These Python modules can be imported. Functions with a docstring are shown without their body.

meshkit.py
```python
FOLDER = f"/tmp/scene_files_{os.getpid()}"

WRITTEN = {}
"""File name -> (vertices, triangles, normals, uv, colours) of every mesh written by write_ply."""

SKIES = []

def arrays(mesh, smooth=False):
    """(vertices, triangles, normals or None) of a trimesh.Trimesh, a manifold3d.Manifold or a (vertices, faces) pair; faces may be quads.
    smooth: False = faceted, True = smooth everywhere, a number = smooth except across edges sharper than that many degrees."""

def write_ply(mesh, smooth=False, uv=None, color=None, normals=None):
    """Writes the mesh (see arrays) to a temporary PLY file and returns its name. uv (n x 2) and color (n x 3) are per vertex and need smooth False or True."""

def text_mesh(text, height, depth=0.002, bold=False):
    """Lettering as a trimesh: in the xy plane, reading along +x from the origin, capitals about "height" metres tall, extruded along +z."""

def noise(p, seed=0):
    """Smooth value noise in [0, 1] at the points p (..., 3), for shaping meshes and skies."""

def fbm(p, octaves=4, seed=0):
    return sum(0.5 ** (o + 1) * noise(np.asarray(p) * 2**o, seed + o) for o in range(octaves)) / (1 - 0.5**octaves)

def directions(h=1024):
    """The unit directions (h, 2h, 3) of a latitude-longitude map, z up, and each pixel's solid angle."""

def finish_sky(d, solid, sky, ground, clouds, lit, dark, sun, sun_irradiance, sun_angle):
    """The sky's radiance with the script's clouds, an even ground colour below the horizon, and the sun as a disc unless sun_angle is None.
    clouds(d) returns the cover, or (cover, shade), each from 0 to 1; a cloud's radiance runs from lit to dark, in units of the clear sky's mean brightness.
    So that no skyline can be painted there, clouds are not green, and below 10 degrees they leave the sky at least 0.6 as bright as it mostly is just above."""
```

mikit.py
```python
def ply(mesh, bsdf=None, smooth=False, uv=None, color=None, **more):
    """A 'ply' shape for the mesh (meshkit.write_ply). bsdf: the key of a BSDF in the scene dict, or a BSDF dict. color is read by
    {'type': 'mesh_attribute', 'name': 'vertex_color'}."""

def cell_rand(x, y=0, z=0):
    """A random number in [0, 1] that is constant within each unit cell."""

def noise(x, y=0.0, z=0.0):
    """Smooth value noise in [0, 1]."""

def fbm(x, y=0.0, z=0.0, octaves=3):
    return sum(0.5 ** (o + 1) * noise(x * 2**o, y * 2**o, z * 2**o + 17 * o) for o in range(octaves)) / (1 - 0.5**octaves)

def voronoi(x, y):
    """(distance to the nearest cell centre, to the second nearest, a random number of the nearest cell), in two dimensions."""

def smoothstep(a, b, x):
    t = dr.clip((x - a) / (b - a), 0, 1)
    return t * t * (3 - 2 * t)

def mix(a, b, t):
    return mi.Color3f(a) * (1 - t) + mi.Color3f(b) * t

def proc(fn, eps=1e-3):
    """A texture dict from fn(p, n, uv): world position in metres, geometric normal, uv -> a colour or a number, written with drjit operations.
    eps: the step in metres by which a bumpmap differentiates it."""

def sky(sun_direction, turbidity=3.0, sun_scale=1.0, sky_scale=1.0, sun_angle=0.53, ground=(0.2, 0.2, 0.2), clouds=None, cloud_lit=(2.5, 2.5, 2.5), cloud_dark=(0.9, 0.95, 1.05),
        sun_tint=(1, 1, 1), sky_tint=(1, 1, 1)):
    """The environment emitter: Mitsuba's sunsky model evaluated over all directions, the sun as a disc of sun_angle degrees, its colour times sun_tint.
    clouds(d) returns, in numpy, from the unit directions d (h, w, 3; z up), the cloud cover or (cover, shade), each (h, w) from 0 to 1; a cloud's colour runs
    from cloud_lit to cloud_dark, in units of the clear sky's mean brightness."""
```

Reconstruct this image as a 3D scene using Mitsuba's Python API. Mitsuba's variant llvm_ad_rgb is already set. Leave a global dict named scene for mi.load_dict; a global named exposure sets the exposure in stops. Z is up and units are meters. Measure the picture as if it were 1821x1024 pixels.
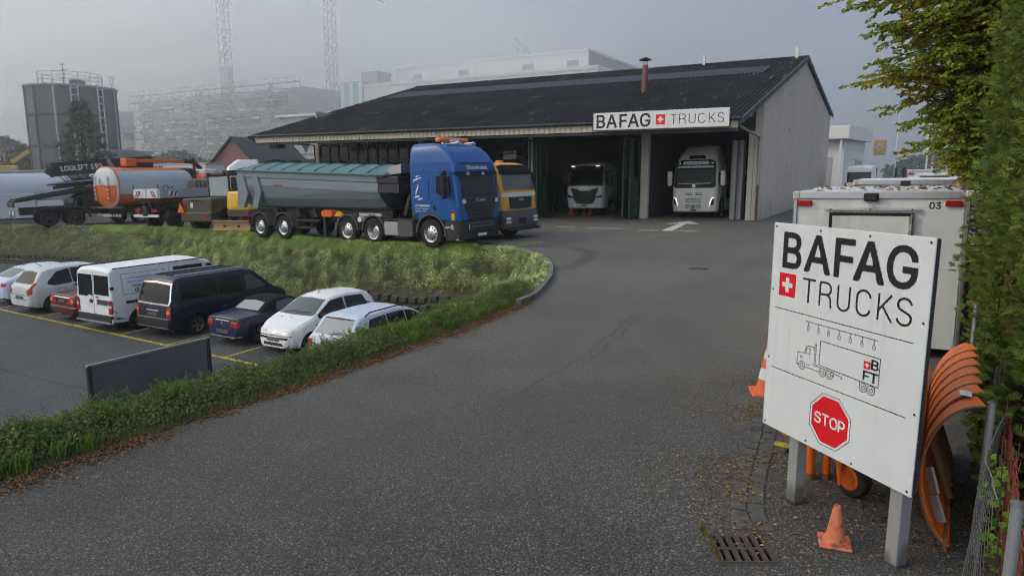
import math, random
import numpy as np
import trimesh, manifold3d as m3
import drjit as dr
import mitsuba as mi
import mikit, meshkit
import shapely
from shapely.geometry import Polygon, LineString, Point, box as sbox
from shapely.ops import unary_union
from shapely import affinity

T = mi.ScalarTransform4f
scene, labels = {}, {}
RNG = np.random.default_rng(7)
CAM_Z = 2.6

# ------------------------------------------------------------------ camera, sky, haze, exposure
exposure = 2.47
PITCH = math.radians(9.417)
scene['camera'] = {'type': 'perspective', 'fov': 73.03, 'fov_axis': 'x', 'near_clip': 0.05, 'far_clip': 3000.0,
    'to_world': T().look_at(origin=[0, 0, CAM_Z], target=[0, math.cos(PITCH), CAM_Z - math.sin(PITCH)], up=[0, 0, 1]),
    'medium': {'type': 'ref', 'id': 'fog'}}


def cloud_fn(d):
    # an even overcast morning, thinner and brighter towards the low sun on the left
    az = -d[..., 0] * 0.95 - d[..., 1] * 0.32
    n = meshkit.fbm(d * np.array([1.6, 1.6, 3.0]) + 5.0, 4, 3)
    shade = np.clip(0.75 - 0.75 * az + 0.35 * (n - 0.5), 0, 1)
    return np.full(d.shape[:2], 0.93), shade


scene['sky'] = mikit.sky([-0.82, -0.06, 0.50], turbidity=4, sun_scale=0.20, sun_angle=14, sky_scale=1.6, ground=(0.12, 0.12, 0.12),
                         clouds=cloud_fn, cloud_lit=(2.25, 2.33, 2.36), cloud_dark=(0.32, 0.43, 0.63), sun_tint=(0.93, 0.97, 1.0))

# fog that lies beyond the yard: thin where the camera stands, thicker with distance and towards the left
FOG_LO, FOG_HI = np.array([-420.0, -70.0, -6.0]), np.array([420.0, 480.0, 74.0])


def fog_grid():
    nx, ny, nz = 84, 56, 10
    x = FOG_LO[0] + (np.arange(nx) + .5) / nx * (FOG_HI[0] - FOG_LO[0])
    y = FOG_LO[1] + (np.arange(ny) + .5) / ny * (FOG_HI[1] - FOG_LO[1])
    z = FOG_LO[2] + (np.arange(nz) + .5) / nz * (FOG_HI[2] - FOG_LO[2])
    Z, Y, X = np.meshgrid(z, y, x, indexing='ij')
    dist = np.hypot(X + 0.25 * Y, Y)
    t = np.clip((dist - 48) / 85, 0, 1)
    t = t * t * (3 - 2 * t)
    left = np.clip((-X / np.maximum(np.hypot(X, Y), 1) + 0.15) * 1.6, 0, 1)
    dens = 0.0009 + t * (0.0058 + 0.0046 * left) * (0.8 + 0.45 * meshkit.fbm(np.stack([X / 90, Y / 90, Z / 40], -1), 3, 11)) * (1 + 0.5 * np.clip(Z / 60, 0, 1))
    return dens.astype(np.float32)


FOG = True
if FOG:
    scene['fog'] = {'type': 'heterogeneous', 'scale': 1.0,
        'sigma_t': {'type': 'gridvolume', 'grid': mi.VolumeGrid(np.ascontiguousarray(fog_grid()[..., None])), 'filter_type': 'trilinear',
                    'to_world': T().translate(FOG_LO.tolist()).scale((FOG_HI - FOG_LO).tolist())},
        'albedo': 0.96, 'phase': {'type': 'hg', 'g': 0.72}}
    scene['haze'] = {'type': 'cube', 'to_world': T().translate(((FOG_LO + FOG_HI) / 2).tolist()).scale(((FOG_HI - FOG_LO) / 2).tolist()),
                     'bsdf': {'type': 'null'}, 'interior': {'type': 'ref', 'id': 'fog'}}
    labels['haze'] = {'label': 'pale morning fog hanging beyond the truck yard', 'category': 'fog', 'kind': 'stuff'}
else:
    del scene['camera']['medium']

# ------------------------------------------------------------------ helpers
def M(key, c, r=0.5, metal=0.0, spec=0.5, coat=0.0):
    if not isinstance(c, dict):
        c = {'type': 'rgb', 'value': [c] * 3 if isinstance(c, (int, float)) else list(c)}
    b = {'type': 'principled', 'base_color': c, 'roughness': r, 'metallic': metal, 'specular': spec}
    if coat:
        b['clearcoat'], b['clearcoat_gloss'] = coat, 0.9
    scene['mat_' + key] = {'type': 'twosided', 'bsdf': b}


def tm(v, f):
    f = np.asarray(f, int)
    if f.ndim == 2 and f.shape[1] == 4:
        f = np.vstack([f[:, [0, 1, 2]], f[:, [0, 2, 3]]])
    return trimesh.Trimesh(np.asarray(v, float).reshape(-1, 3), f.reshape(-1, 3), process=False)


def cat(*ms):
    out = []
    for m in ms:
        out += m if isinstance(m, list) else [m]
    vs, fs, n = [], [], 0
    for m in out:
        vs.append(np.asarray(m.vertices)); fs.append(np.asarray(m.faces) + n); n += len(m.vertices)
    return tm(np.vstack(vs), np.vstack(fs))


BOXF = [[0, 2, 3, 1], [4, 5, 7, 6], [0, 1, 5, 4], [2, 6, 7, 3], [0, 4, 6, 2], [1, 3, 7, 5]]


def bx(x0, x1, y0, y1, z0, z1):
    return tm([[x, y, z] for x in (x0, x1) for y in (y0, y1) for z in (z0, z1)], BOXF)


def hull(p):
    m = m3.Manifold.hull_points(np.asarray(p, float)).to_mesh()
    return tm(m.vert_properties[:, :3], m.tri_verts)


def cb(x0, x1, y0, y1, z0, z1, b=0.02):
    """box with chamfered edges"""
    p = []
    for sx in (0, 1):
        for sy in (0, 1):
            for sz in (0, 1):
                for k in range(3):
                    d = [b] * 3; d[k] = 0
                    p.append([(x0, x1)[sx] + (d[0], -d[0])[sx], (y0, y1)[sy] + (d[1], -d[1])[sy], (z0, z1)[sz] + (d[2], -d[2])[sz]])
    return hull(p)


def mv(m, x=0, y=0, z=0):
    return tm(np.asarray(m.vertices) + [x, y, z], m.faces)


def xf(m, A):
    A = np.asarray(A, float)
    v = np.asarray(m.vertices) @ A[:3, :3].T + A[:3, 3]
    f = np.asarray(m.faces)
    return tm(v, f[:, ::-1] if np.linalg.det(A[:3, :3]) < 0 else f)


def frame(o, u, v):
    u = np.asarray(u, float) / np.linalg.norm(u); v = np.asarray(v, float); v = v - u * (u @ v); v /= np.linalg.norm(v)
    A = np.eye(4); A[:3, 0], A[:3, 1], A[:3, 2], A[:3, 3] = u, v, np.cross(u, v), o
    return A


def on(m, o, u, v):
    """places a mesh made in the xy plane so that x runs along u and y along v"""
    return xf(m, frame(o, u, v))


def rotm(axis, deg):
    return trimesh.transformations.rotation_matrix(math.radians(deg), axis)


def tube(pts, r, n=8, cap=True):
    pts = np.asarray(pts, float)
    r = np.broadcast_to(r, len(pts))
    t = np.gradient(pts, axis=0); t /= np.linalg.norm(t, axis=1, keepdims=True) + 1e-12
    ref = np.array([0, 0, 1.0]) if abs(t[0, 2]) < 0.9 else np.array([1.0, 0, 0])
    a = np.cross(t[0], ref); a /= np.linalg.norm(a)
    V = []
    ang = np.arange(n) * 2 * np.pi / n
    for i in range(len(pts)):
        a = a - t[i] * (a @ t[i]); a /= np.linalg.norm(a) + 1e-12
        b = np.cross(t[i], a)
        V.append(pts[i] + r[i] * (np.cos(ang)[:, None] * a + np.sin(ang)[:, None] * b))
    f = ring_faces(len(pts), n)
    V = np.vstack(V)
    if cap:
        m = len(V); V = np.vstack([V, pts[:1], pts[-1:]]); k = np.arange(n); k1 = (k + 1) % n; e = (len(pts) - 1) * n
        f = np.vstack([f, np.stack([k1, k, k * 0 + m], 1), np.stack([k + e, k1 + e, k * 0 + m + 1], 1)])
    return tm(V, f)


def ring_faces(rows, n):
    k = np.arange(n); k1 = (k + 1) % n
    f = []
    for i in range(rows - 1):
        a, b = i * n, (i + 1) * n
        f += [np.stack([a + k, a + k1, b + k1], 1), np.stack([a + k, b + k1, b + k], 1)]
    return np.vstack(f)


def rod(p, q, r, n=8):
    return tube([p, q], r, n)


def bar(p, q, w, h, up=(0, 0, 1)):
    """rectangular bar from p to q"""
    p, q = np.asarray(p, float), np.asarray(q, float)
    A = frame(p, q - p, np.cross(up, q - p) if np.linalg.norm(np.cross(up, q - p)) > 1e-6 else [0, 1, 0])
    return xf(bx(0, np.linalg.norm(q - p), -w / 2, w / 2, -h / 2, h / 2), A)


def lathe(prof, n=24, axis='y'):
    """profile [(r, h)] turned about an axis"""
    ang = np.arange(n) * 2 * np.pi / n
    V = np.vstack([np.stack([r * np.cos(ang), r * np.sin(ang), np.full(n, h)], 1) for r, h in prof])
    m = tm(V, ring_faces(len(prof), n))
    if axis == 'y':
        m = xf(m, [[1, 0, 0, 0], [0, 0, 1, 0], [0, -1, 0, 0], [0, 0, 0, 1]])
    return m


def polys(g):
    return [p for p in getattr(g, 'geoms', [g]) if isinstance(p, Polygon) and p.area > 1e-9]


def ext(poly, h):
    """extrudes polygons (shapely or points) by h along z"""
    if not hasattr(poly, 'area'):
        poly = Polygon(poly)
    return cat([trimesh.creation.extrude_polygon(p, h, engine='earcut') for p in polys(poly)])


def side(poly, y0, y1):
    """polygon in x, z extruded along y from y0 to y1"""
    return xf(ext(poly, abs(y1 - y0)), [[1, 0, 0, 0], [0, 0, -1, max(y0, y1)], [0, 1, 0, 0], [0, 0, 0, 1]])


def front(poly, x0, x1):
    """polygon in y, z extruded along x from x0 to x1"""
    return xf(ext(poly, abs(x1 - x0)), [[0, 0, 1, min(x0, x1)], [1, 0, 0, 0], [0, 1, 0, 0], [0, 0, 0, 1]])


def loft(S):
    """closed sections (k, n, 3) joined, ends capped by a fan"""
    S = np.asarray(S, float); k, n = S.shape[:2]
    V = np.vstack([S.reshape(-1, 3), S[0].mean(0)[None], S[-1].mean(0)[None]])
    i = np.arange(n); i1 = (i + 1) % n; e = (k - 1) * n
    f = np.vstack([ring_faces(k, n), np.stack([i1, i, i * 0 + k * n], 1), np.stack([i + e, i1 + e, i * 0 + k * n + 1], 1)])
    m = tm(V, f)
    return m if m.volume > 0 else tm(V, f[:, ::-1])


def rrect(x0, x1, hw, rf, rr, n=6):
    """rounded rectangle: front (x1) corner radius rf, rear rr; hw half width in y"""
    P = []
    for cx, cy, r, a0 in ((x1, -hw, rf, -90), (x1, hw, rf, 0), (x0, hw, rr, 90), (x0, -hw, rr, 180)):
        sx, sy = (1 if cx == x1 else -1), (1 if cy > 0 else -1)
        for a in np.radians(a0 + np.linspace(0, 90, n)):
            P.append([cx - sx * r + r * math.cos(a), cy - sy * r + r * math.sin(a)])
    return np.array(P)


def stack(levels, n=6):
    """[(z, x_rear, x_front, half_width, front_radius, rear_radius)] -> lofted body"""
    return loft([np.c_[rrect(x0, x1, hw, rf, rr, n), np.full(4 * n, z)] for z, x0, x1, hw, rf, rr in levels])


def to_man(m):
    m = trimesh.Trimesh(m.vertices, m.faces, process=True)
    return m3.Manifold(m3.Mesh(np.asarray(m.vertices, np.float32), np.asarray(m.faces, np.uint32)))


def from_man(m):
    q = m.to_mesh()
    return tm(q.vert_properties[:, :3], q.tri_verts)


def minus(a, *bs):
    A = to_man(a)
    if A.status() != m3.Error.NoError or A.is_empty():
        return a
    for b in bs:
        A = A - to_man(b)
    return from_man(A)


def cyl(p, q, r, n=24):
    return tube([p, q], r, n)


TREES = {}


def hit(body, axis, sign, P):
    """where a ray along the axis first meets the body (looking along -sign*axis) at the 2D points P; nan if nowhere"""
    P = np.asarray(P, float)
    o = [k for k in range(3) if k != axis]
    if (id(body), axis) not in TREES:
        t = np.asarray(body.vertices)[np.asarray(body.faces)]
        q = t[:, :, o]
        den = (q[:, 1, 1] - q[:, 2, 1]) * (q[:, 0, 0] - q[:, 2, 0]) + (q[:, 2, 0] - q[:, 1, 0]) * (q[:, 0, 1] - q[:, 2, 1])
        t, q, den = (z[np.abs(den) > 1e-12] for z in (t, q, den))
        TREES[id(body), axis] = (shapely.STRtree(shapely.box(q[..., 0].min(1), q[..., 1].min(1), q[..., 0].max(1), q[..., 1].max(1))), t, q, den, body)
    tree, t, q, den, _ = TREES[id(body), axis]
    pi, ti = tree.query(shapely.points(P))
    p, A, B, C, d = P[pi], q[ti, 0], q[ti, 1], q[ti, 2], den[ti]
    w0 = ((B[:, 1] - C[:, 1]) * (p[:, 0] - C[:, 0]) + (C[:, 0] - B[:, 0]) * (p[:, 1] - C[:, 1])) / d
    w1 = ((C[:, 1] - A[:, 1]) * (p[:, 0] - C[:, 0]) + (A[:, 0] - C[:, 0]) * (p[:, 1] - C[:, 1])) / d
    w2 = 1 - w0 - w1
    ok = (w0 > -1e-6) & (w1 > -1e-6) & (w2 > -1e-6)
    best = np.full(len(P), -1e9)
    np.maximum.at(best, pi[ok], sign * (w0 * t[ti, 0, axis] + w1 * t[ti, 1, axis] + w2 * t[ti, 2, axis])[ok])
    return np.where(best < -1e8, np.nan, best * sign)


def dense(poly, step):
    """triangulates a polygon with points no farther apart than step"""
    if not hasattr(poly, 'area'):
        poly = Polygon(poly)
    out = []
    for p in polys(poly):
        v, f = trimesh.creation.triangulate_polygon(p, engine='earcut')
        v3, f = np.c_[v, np.zeros(len(v))], f
        v3, f = trimesh.remesh.subdivide_to_size(v3, f, step, max_iter=12)
        out.append(tm(v3, f))
    return cat(out)


def wrap(body, axis, sign, poly, off=0.004, step=0.12, skirt=0.03):
    """a panel lying off metres proud of the body's surface, cut to a polygon in the other two coordinates"""
    d = dense(poly, step)
    P = np.asarray(d.vertices)[:, :2]
    h = hit(body, axis, sign, P)
    if np.isnan(h).all():
        h = np.zeros(len(P))
    bad = np.isnan(h)
    if bad.any():
        g = np.where(~bad)[0]
        near = np.argmin(((P[bad][:, None] - P[g][None]) ** 2).sum(-1), 1)
        h[bad] = h[g][near]
    o = [k for k in range(3) if k != axis]
    V = np.zeros((len(P), 3)); V[:, o[0]], V[:, o[1]] = P[:, 0], P[:, 1]
    V[:, axis] = h + sign * off
    f = np.asarray(d.faces)
    e = np.sort(f[:, [0, 1, 1, 2, 2, 0]].reshape(-1, 2), 1)
    q, cnt = np.unique(e, axis=0, return_counts=True)
    rim = q[cnt == 1]
    B = V.copy(); B[:, axis] -= sign * skirt
    n = len(V)
    sk = np.vstack([np.c_[rim[:, 0], rim[:, 1], rim[:, 1] + n], np.c_[rim[:, 0], rim[:, 1] + n, rim[:, 0] + n]])
    return tm(np.vstack([V, B]), np.vstack([f, sk]))


def rpoly(pts, r=0.05):
    """polygon with rounded corners"""
    p = Polygon(pts).buffer(0)
    q = p.buffer(-r).buffer(r, quad_segs=3)
    return q if q.area > .6 * p.area else p


# stroke lettering for the two hall signs (centre lines in a box 1 high)
def _arc(cx, cy, rx, ry, a0, a1, n=9):
    return [(cx + rx * math.cos(math.radians(a)), cy + ry * math.sin(math.radians(a))) for a in np.linspace(a0, a1, n)]


GLYPH = {
    'B': (0.62, [[(0, 0), (0, 1)], [(0, 1), (.34, 1)] + _arc(.34, .77, .24, .23, 80, -90) + [(0, .54)], [(0, .54), (.34, .54)] + _arc(.36, .27, .27, .27, 80, -90) + [(0, 0)]]),
    'A': (0.66, [[(0, -.0), (.33, 1)], [(.66, -.0), (.33, 1)], [(.13, .30), (.53, .30)]]),
    'F': (0.52, [[(0, -.06), (0, 1)], [(0, 1), (.56, 1)], [(0, .52), (.48, .52)]]),
    'G': (0.64, [_arc(.32, .68, .32, .33, 8, 180, 10) + _arc(.32, .32, .32, .33, 180, 270, 7) + _arc(.40, .33, .24, .34, 275, 330, 4) + [(.64, .12), (.64, .47)], [(.68, .47), (.36, .47)], [(.64, .2), (.66, -.05)]]),
    'T': (0.60, [[(0, 1), (.6, 1)], [(.3, 1), (.3, -.02)]]),
    'R': (0.58, [[(0, -.02), (0, 1)], [(0, 1), (.32, 1)] + _arc(.32, .75, .24, .25, 80, -90) + [(0, .5)], _arc(.30, .28, .26, .22, 80, 10, 5) + [(.57, .06), (.62, -.02)]]),
    'U': (0.56, [[(0, 1.02), (0, .28)] + _arc(.28, .28, .28, .28, 180, 360, 12) + [(.56, 1.02)]]),
    'C': (0.58, [_arc(.29, .71, .29, .29, 5, 180, 10) + _arc(.29, .29, .29, .29, 180, 355, 10)]),
    'K': (0.58, [[(0, -.02), (0, 1.02)], [(.54, 1.02), (0, .36)], [(.17, .55), (.6, -.02)]]),
    'S': (0.54, [_arc(.27, .75, .26, .25, 10, 180, 9) + _arc(.27, .75, .26, .22, 180, 235, 4) + [(.36, .47)] + _arc(.27, .26, .27, .24, 45, -10, 5) + _arc(.27, .26, .27, .26, -10, -170, 10)]),
}


def strokes(text, height, w, gap, sx=1.0, depth=0.002):
    x, out = 0.0, []
    for ch in text:
        wd, lines = GLYPH[ch]
        g = unary_union([LineString([(x + a * height * sx, w / 2 + b * (height - w)) for a, b in l]).buffer(w / 2, cap_style='flat', join_style='mitre') for l in lines])
        out.append(g.intersection(sbox(-9, 0, 99, height)))
        x += wd * height * sx + gap
    return ext(unary_union(out), depth), x - gap


def lettering(text, h, width=None, bold=False, depth=0.004):
    m = meshkit.text_mesh(text, h, depth, bold)
    v = np.asarray(m.vertices)
    if width:
        v = v * [width / (v[:, 0].max() - v[:, 0].min()), 1, 1]
    return tm(v, m.faces)


# ---- things and parts
USED = {}


def numbered(key):
    n = USED.get(key, -1) + 1
    USED[key] = n
    return key if n == 0 else f'{key}_{n:03d}'


def ident(x=0, y=0, z=0, az=0.0):
    """local x = forward (azimuth az degrees from +y clockwise), y = left, z = up"""
    a = math.radians(az)
    A = np.eye(4)
    A[:3, 0] = [math.sin(a), math.cos(a), 0]
    A[:3, 1] = [-math.cos(a), math.sin(a), 0]
    A[:3, 3] = [x, y, z]
    return A


PLY = {}


def shape(mesh, mat, m, smooth=False, color=None):
    k = (id(mesh), smooth)
    if k not in PLY:
        PLY[k] = (mikit.ply(mesh, None, smooth=smooth, color=color), mesh)
    return {**PLY[k][0], 'bsdf': {'type': 'ref', 'id': 'mat_' + mat}, 'to_world': T(np.asarray(m, float).tolist())}


class Thing:
    def __init__(s, name, label=None, cat_=None, m=None, group=None, kind=None):
        s.key = numbered(name); s.m = np.eye(4) if m is None else m
        d = {}
        if label: d['label'] = label
        if cat_: d['category'] = cat_
        if group: d['group'] = group
        if kind: d['kind'] = kind
        labels[s.key] = d

    def part(s, name, mesh, mat, smooth=False, parent=None, label=None, kind=None, m=None, color=None):
        if isinstance(mesh, (list, tuple)):
            mesh = cat(*mesh)
        key = numbered((parent or s.key) + '__' + name)
        scene[key] = shape(mesh, mat, s.m if m is None else s.m @ m, smooth, color)
        d = {}
        if label: d['label'] = label
        if kind: d['kind'] = kind
        if d: labels[key] = d
        return key


def single(name, mesh, mat, label, cat_, smooth=False, group=None, kind=None, m=None, color=None):
    """a thing that is one mesh"""
    t = Thing(name, label, cat_, m, group, kind)
    if isinstance(mesh, (list, tuple)):
        mesh = cat(*mesh)
    scene[t.key] = shape(mesh, mat, t.m, smooth, color)
    return t


def setting(name, mesh, mat, smooth=False, color=None, kind='structure'):
    key = numbered(name)
    scene[key] = shape(mesh, mat, np.eye(4), smooth, color)
    labels[key] = {'kind': kind}
    return key


def zU(x, y):
    return 0.02 * x - 0.002 * y


LOT = -2.5


# ---- leaves: many small folded faces in one mesh with a colour per vertex
def leaf_mesh(P, N, size, col, rng, aspect=0.5, fold=0.25, tip=None):
    """P (n,3) stalk ends, N (n,3) directions in which the leaves point, size (n,), col (n,3) -> mesh, colours"""
    n = len(P)
    d = N / (np.linalg.norm(N, axis=1, keepdims=True) + 1e-9)
    r = rng.normal(size=(n, 3)) if tip is None else tip
    s = np.cross(d, r); s /= np.linalg.norm(s, axis=1, keepdims=True) + 1e-9
    u = np.cross(s, d)
    L = size[:, None]
    a = P
    b = P + d * L * 0.5 + s * L * aspect * 0.5 + u * L * fold * 0.5
    c = P + d * L
    e = P + d * L * 0.5 - s * L * aspect * 0.5 + u * L * fold * 0.5
    V = np.stack([a, b, c, e], 1).reshape(-1, 3)
    k = np.arange(n)[:, None] * 4
    F = np.stack([k + [0, 1, 2], k + [0, 2, 3]], 1).reshape(-1, 3)
    return tm(V, F), np.repeat(np.clip(col, 0, 1), 4, axis=0)


def blades(P, h, col, rng, lean=0.35, w=0.008):
    """grass blades: bent narrow strips of three faces"""
    n = len(P)
    ang = rng.uniform(0, 2 * np.pi, n)
    d = np.c_[np.cos(ang), np.sin(ang), np.zeros(n)]
    s = np.c_[-np.sin(ang), np.cos(ang), np.zeros(n)]
    ln = (rng.uniform(0.1, 1, n) * lean)[:, None]
    H = h[:, None]; W = (w * rng.uniform(.7, 1.3, n))[:, None]
    z = np.array([0, 0, 1.0])
    mid = P + z * H * .6 + d * H * ln * .35
    V = np.stack([P - s * W, P + s * W, mid + s * W * .8, mid - s * W * .8, P + z * H * (1 - .25 * ln) + d * H * ln * 1.3], 1).reshape(-1, 3)
    k = np.arange(n)[:, None] * 5
    F = np.stack([k + [0, 1, 2], k + [0, 2, 3], k + [3, 2, 4]], 1).reshape(-1, 3)
    return tm(V, F), np.repeat(np.clip(col, 0, 1), 5, axis=0)

# ------------------------------------------------------------------ materials
def speckle(p, s, seed):
    return mikit.cell_rand(p.x / s + 0.37 * dr.floor(p.y / s), p.y / s, seed)


def seg(p, pts, wob=0.05):
    """distance in the ground plane to a polyline, a little wobbly"""
    x = p.x + wob * (mikit.noise(p.x * 2.3, p.y * 2.3, 3.0) - 0.5) * 2
    y = p.y + wob * (mikit.noise(p.x * 2.3, p.y * 2.3, 9.0) - 0.5) * 2
    d = mi.Float(99.0)
    for (ax, ay), (bx_, by_) in zip(pts[:-1], pts[1:]):
        ux, uy = bx_ - ax, by_ - ay
        t = dr.clip(((x - ax) * ux + (y - ay) * uy) / (ux * ux + uy * uy), 0, 1)
        d = dr.minimum(d, dr.sqrt(dr.square(x - ax - t * ux) + dr.square(y - ay - t * uy)))
    return d


def stones(p):
    a, b, c = mikit.voronoi(p.x / 0.0135, p.y / 0.0135)
    return a, b, c


def asphalt(p, n, uv):
    a, b, c = stones(p)
    big = mikit.fbm(p.x * 0.23, p.y * 0.23, 1.0, 3)
    mid = mikit.fbm(p.x * 1.7, p.y * 1.7, 4.0, 2)
    v = 0.029 + 0.065 * c * c * c + 0.030 * mikit.noise(p.x * 130, p.y * 130)
    v += dr.select(c > 0.980, 0.06, 0.0)
    v *= 1 - 0.55 * mikit.smoothstep(0.35, 0.75, a)
    v *= 0.72 + 0.38 * big + 0.24 * mid
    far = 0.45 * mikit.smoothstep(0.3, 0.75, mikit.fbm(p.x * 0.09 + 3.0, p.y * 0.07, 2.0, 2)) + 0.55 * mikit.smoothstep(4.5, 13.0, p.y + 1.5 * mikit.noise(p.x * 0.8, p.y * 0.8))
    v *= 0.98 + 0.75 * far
    stain = mikit.smoothstep(0.60, 0.74, mikit.fbm(p.x * 0.75 + 7.0, p.y * 0.75 + 2.0, 5.0, 3))
    v *= 1 - 0.07 * stain
    wear = mikit.smoothstep(0.55, 0.7, mikit.fbm(p.x * 0.5 - p.y * 0.28, p.y * 0.05, 8.0, 3))
    v *= 1 + 0.08 * wear
    for line, w in SEAMS:
        v *= 1 - 0.42 * (1 - mikit.smoothstep(w * 0.5, w * 1.5, seg(p, line)))
    v *= 1 - 0.35 * (1 - mikit.smoothstep(0.12, 0.36, seg(p, SKID, 0.02)))
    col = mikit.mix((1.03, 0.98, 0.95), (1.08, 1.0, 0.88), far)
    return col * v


SEAMS = [([(0.0, 7.87), (0.51, 8.74), (1.36, 10.41), (2.3, 12.6)], 0.02), ([(1.13, 9.52), (2.44, 12.58), (6.9, 19.5)], 0.025),
         ([(10.5, 33.0), (5.5, 26.6), (3.0, 23.5)], 0.05)]
SKID = [(1.5, 18.9), (2.2, 20.7), (2.65, 22.7), (2.2, 24.3), (1.5, 24.8), (0.4, 25.6)]


def lot_asphalt(p, n, uv):
    c = mikit.voronoi(p.x / 0.03, p.y / 0.03)[2]
    big = mikit.fbm(p.x * 0.35, p.y * 0.35, 2.0, 4)
    v = (0.038 + 0.045 * c * c + 0.02 * mikit.noise(p.x * 70, p.y * 70)) * (0.45 + 1.0 * big)
    v *= 1 - 0.5 * (1 - mikit.smoothstep(0.012, 0.03, seg(p, [(-15.7, 18.8), (-12.8, 17.3), (-9.8, 15.7)])))
    return mi.Color3f(v * 0.98, v, v * 1.03)


def bump_ground(p, n, uv):
    a, b, c = stones(p)
    return (1 - mikit.smoothstep(0.1, 0.7, a)) * 0.5 + 0.5 * mikit.noise(p.x * 110, p.y * 110)


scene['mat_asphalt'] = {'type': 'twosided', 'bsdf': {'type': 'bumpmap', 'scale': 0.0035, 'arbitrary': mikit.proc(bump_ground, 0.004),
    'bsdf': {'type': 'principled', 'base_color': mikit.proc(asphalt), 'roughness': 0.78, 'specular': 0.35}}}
M('lot', mikit.proc(lot_asphalt), 0.75, spec=0.35)


def worn(paint, under, amount):
    def fn(p, n, uv):
        k = mikit.smoothstep(amount - 0.14, amount + 0.14, mikit.fbm(p.x * 9, p.y * 9, 0.0, 4) * 0.75 + 0.25 * mikit.noise(p.x * 70, p.y * 70))
        return mikit.mix(under, paint, k)
    return mikit.proc(fn)


M('yellow_line', worn((0.42, 0.32, 0.02), (0.06, 0.055, 0.03), 0.36), 0.7)
M('white_line', worn((0.50, 0.50, 0.47), (0.12, 0.12, 0.115), 0.35), 0.7)


def soil(p, n, uv):
    a = mikit.fbm(p.x * 3, p.y * 3, p.z * 3, 4)
    return mikit.mix((0.035, 0.036, 0.018), (0.10, 0.095, 0.055), a)


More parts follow.
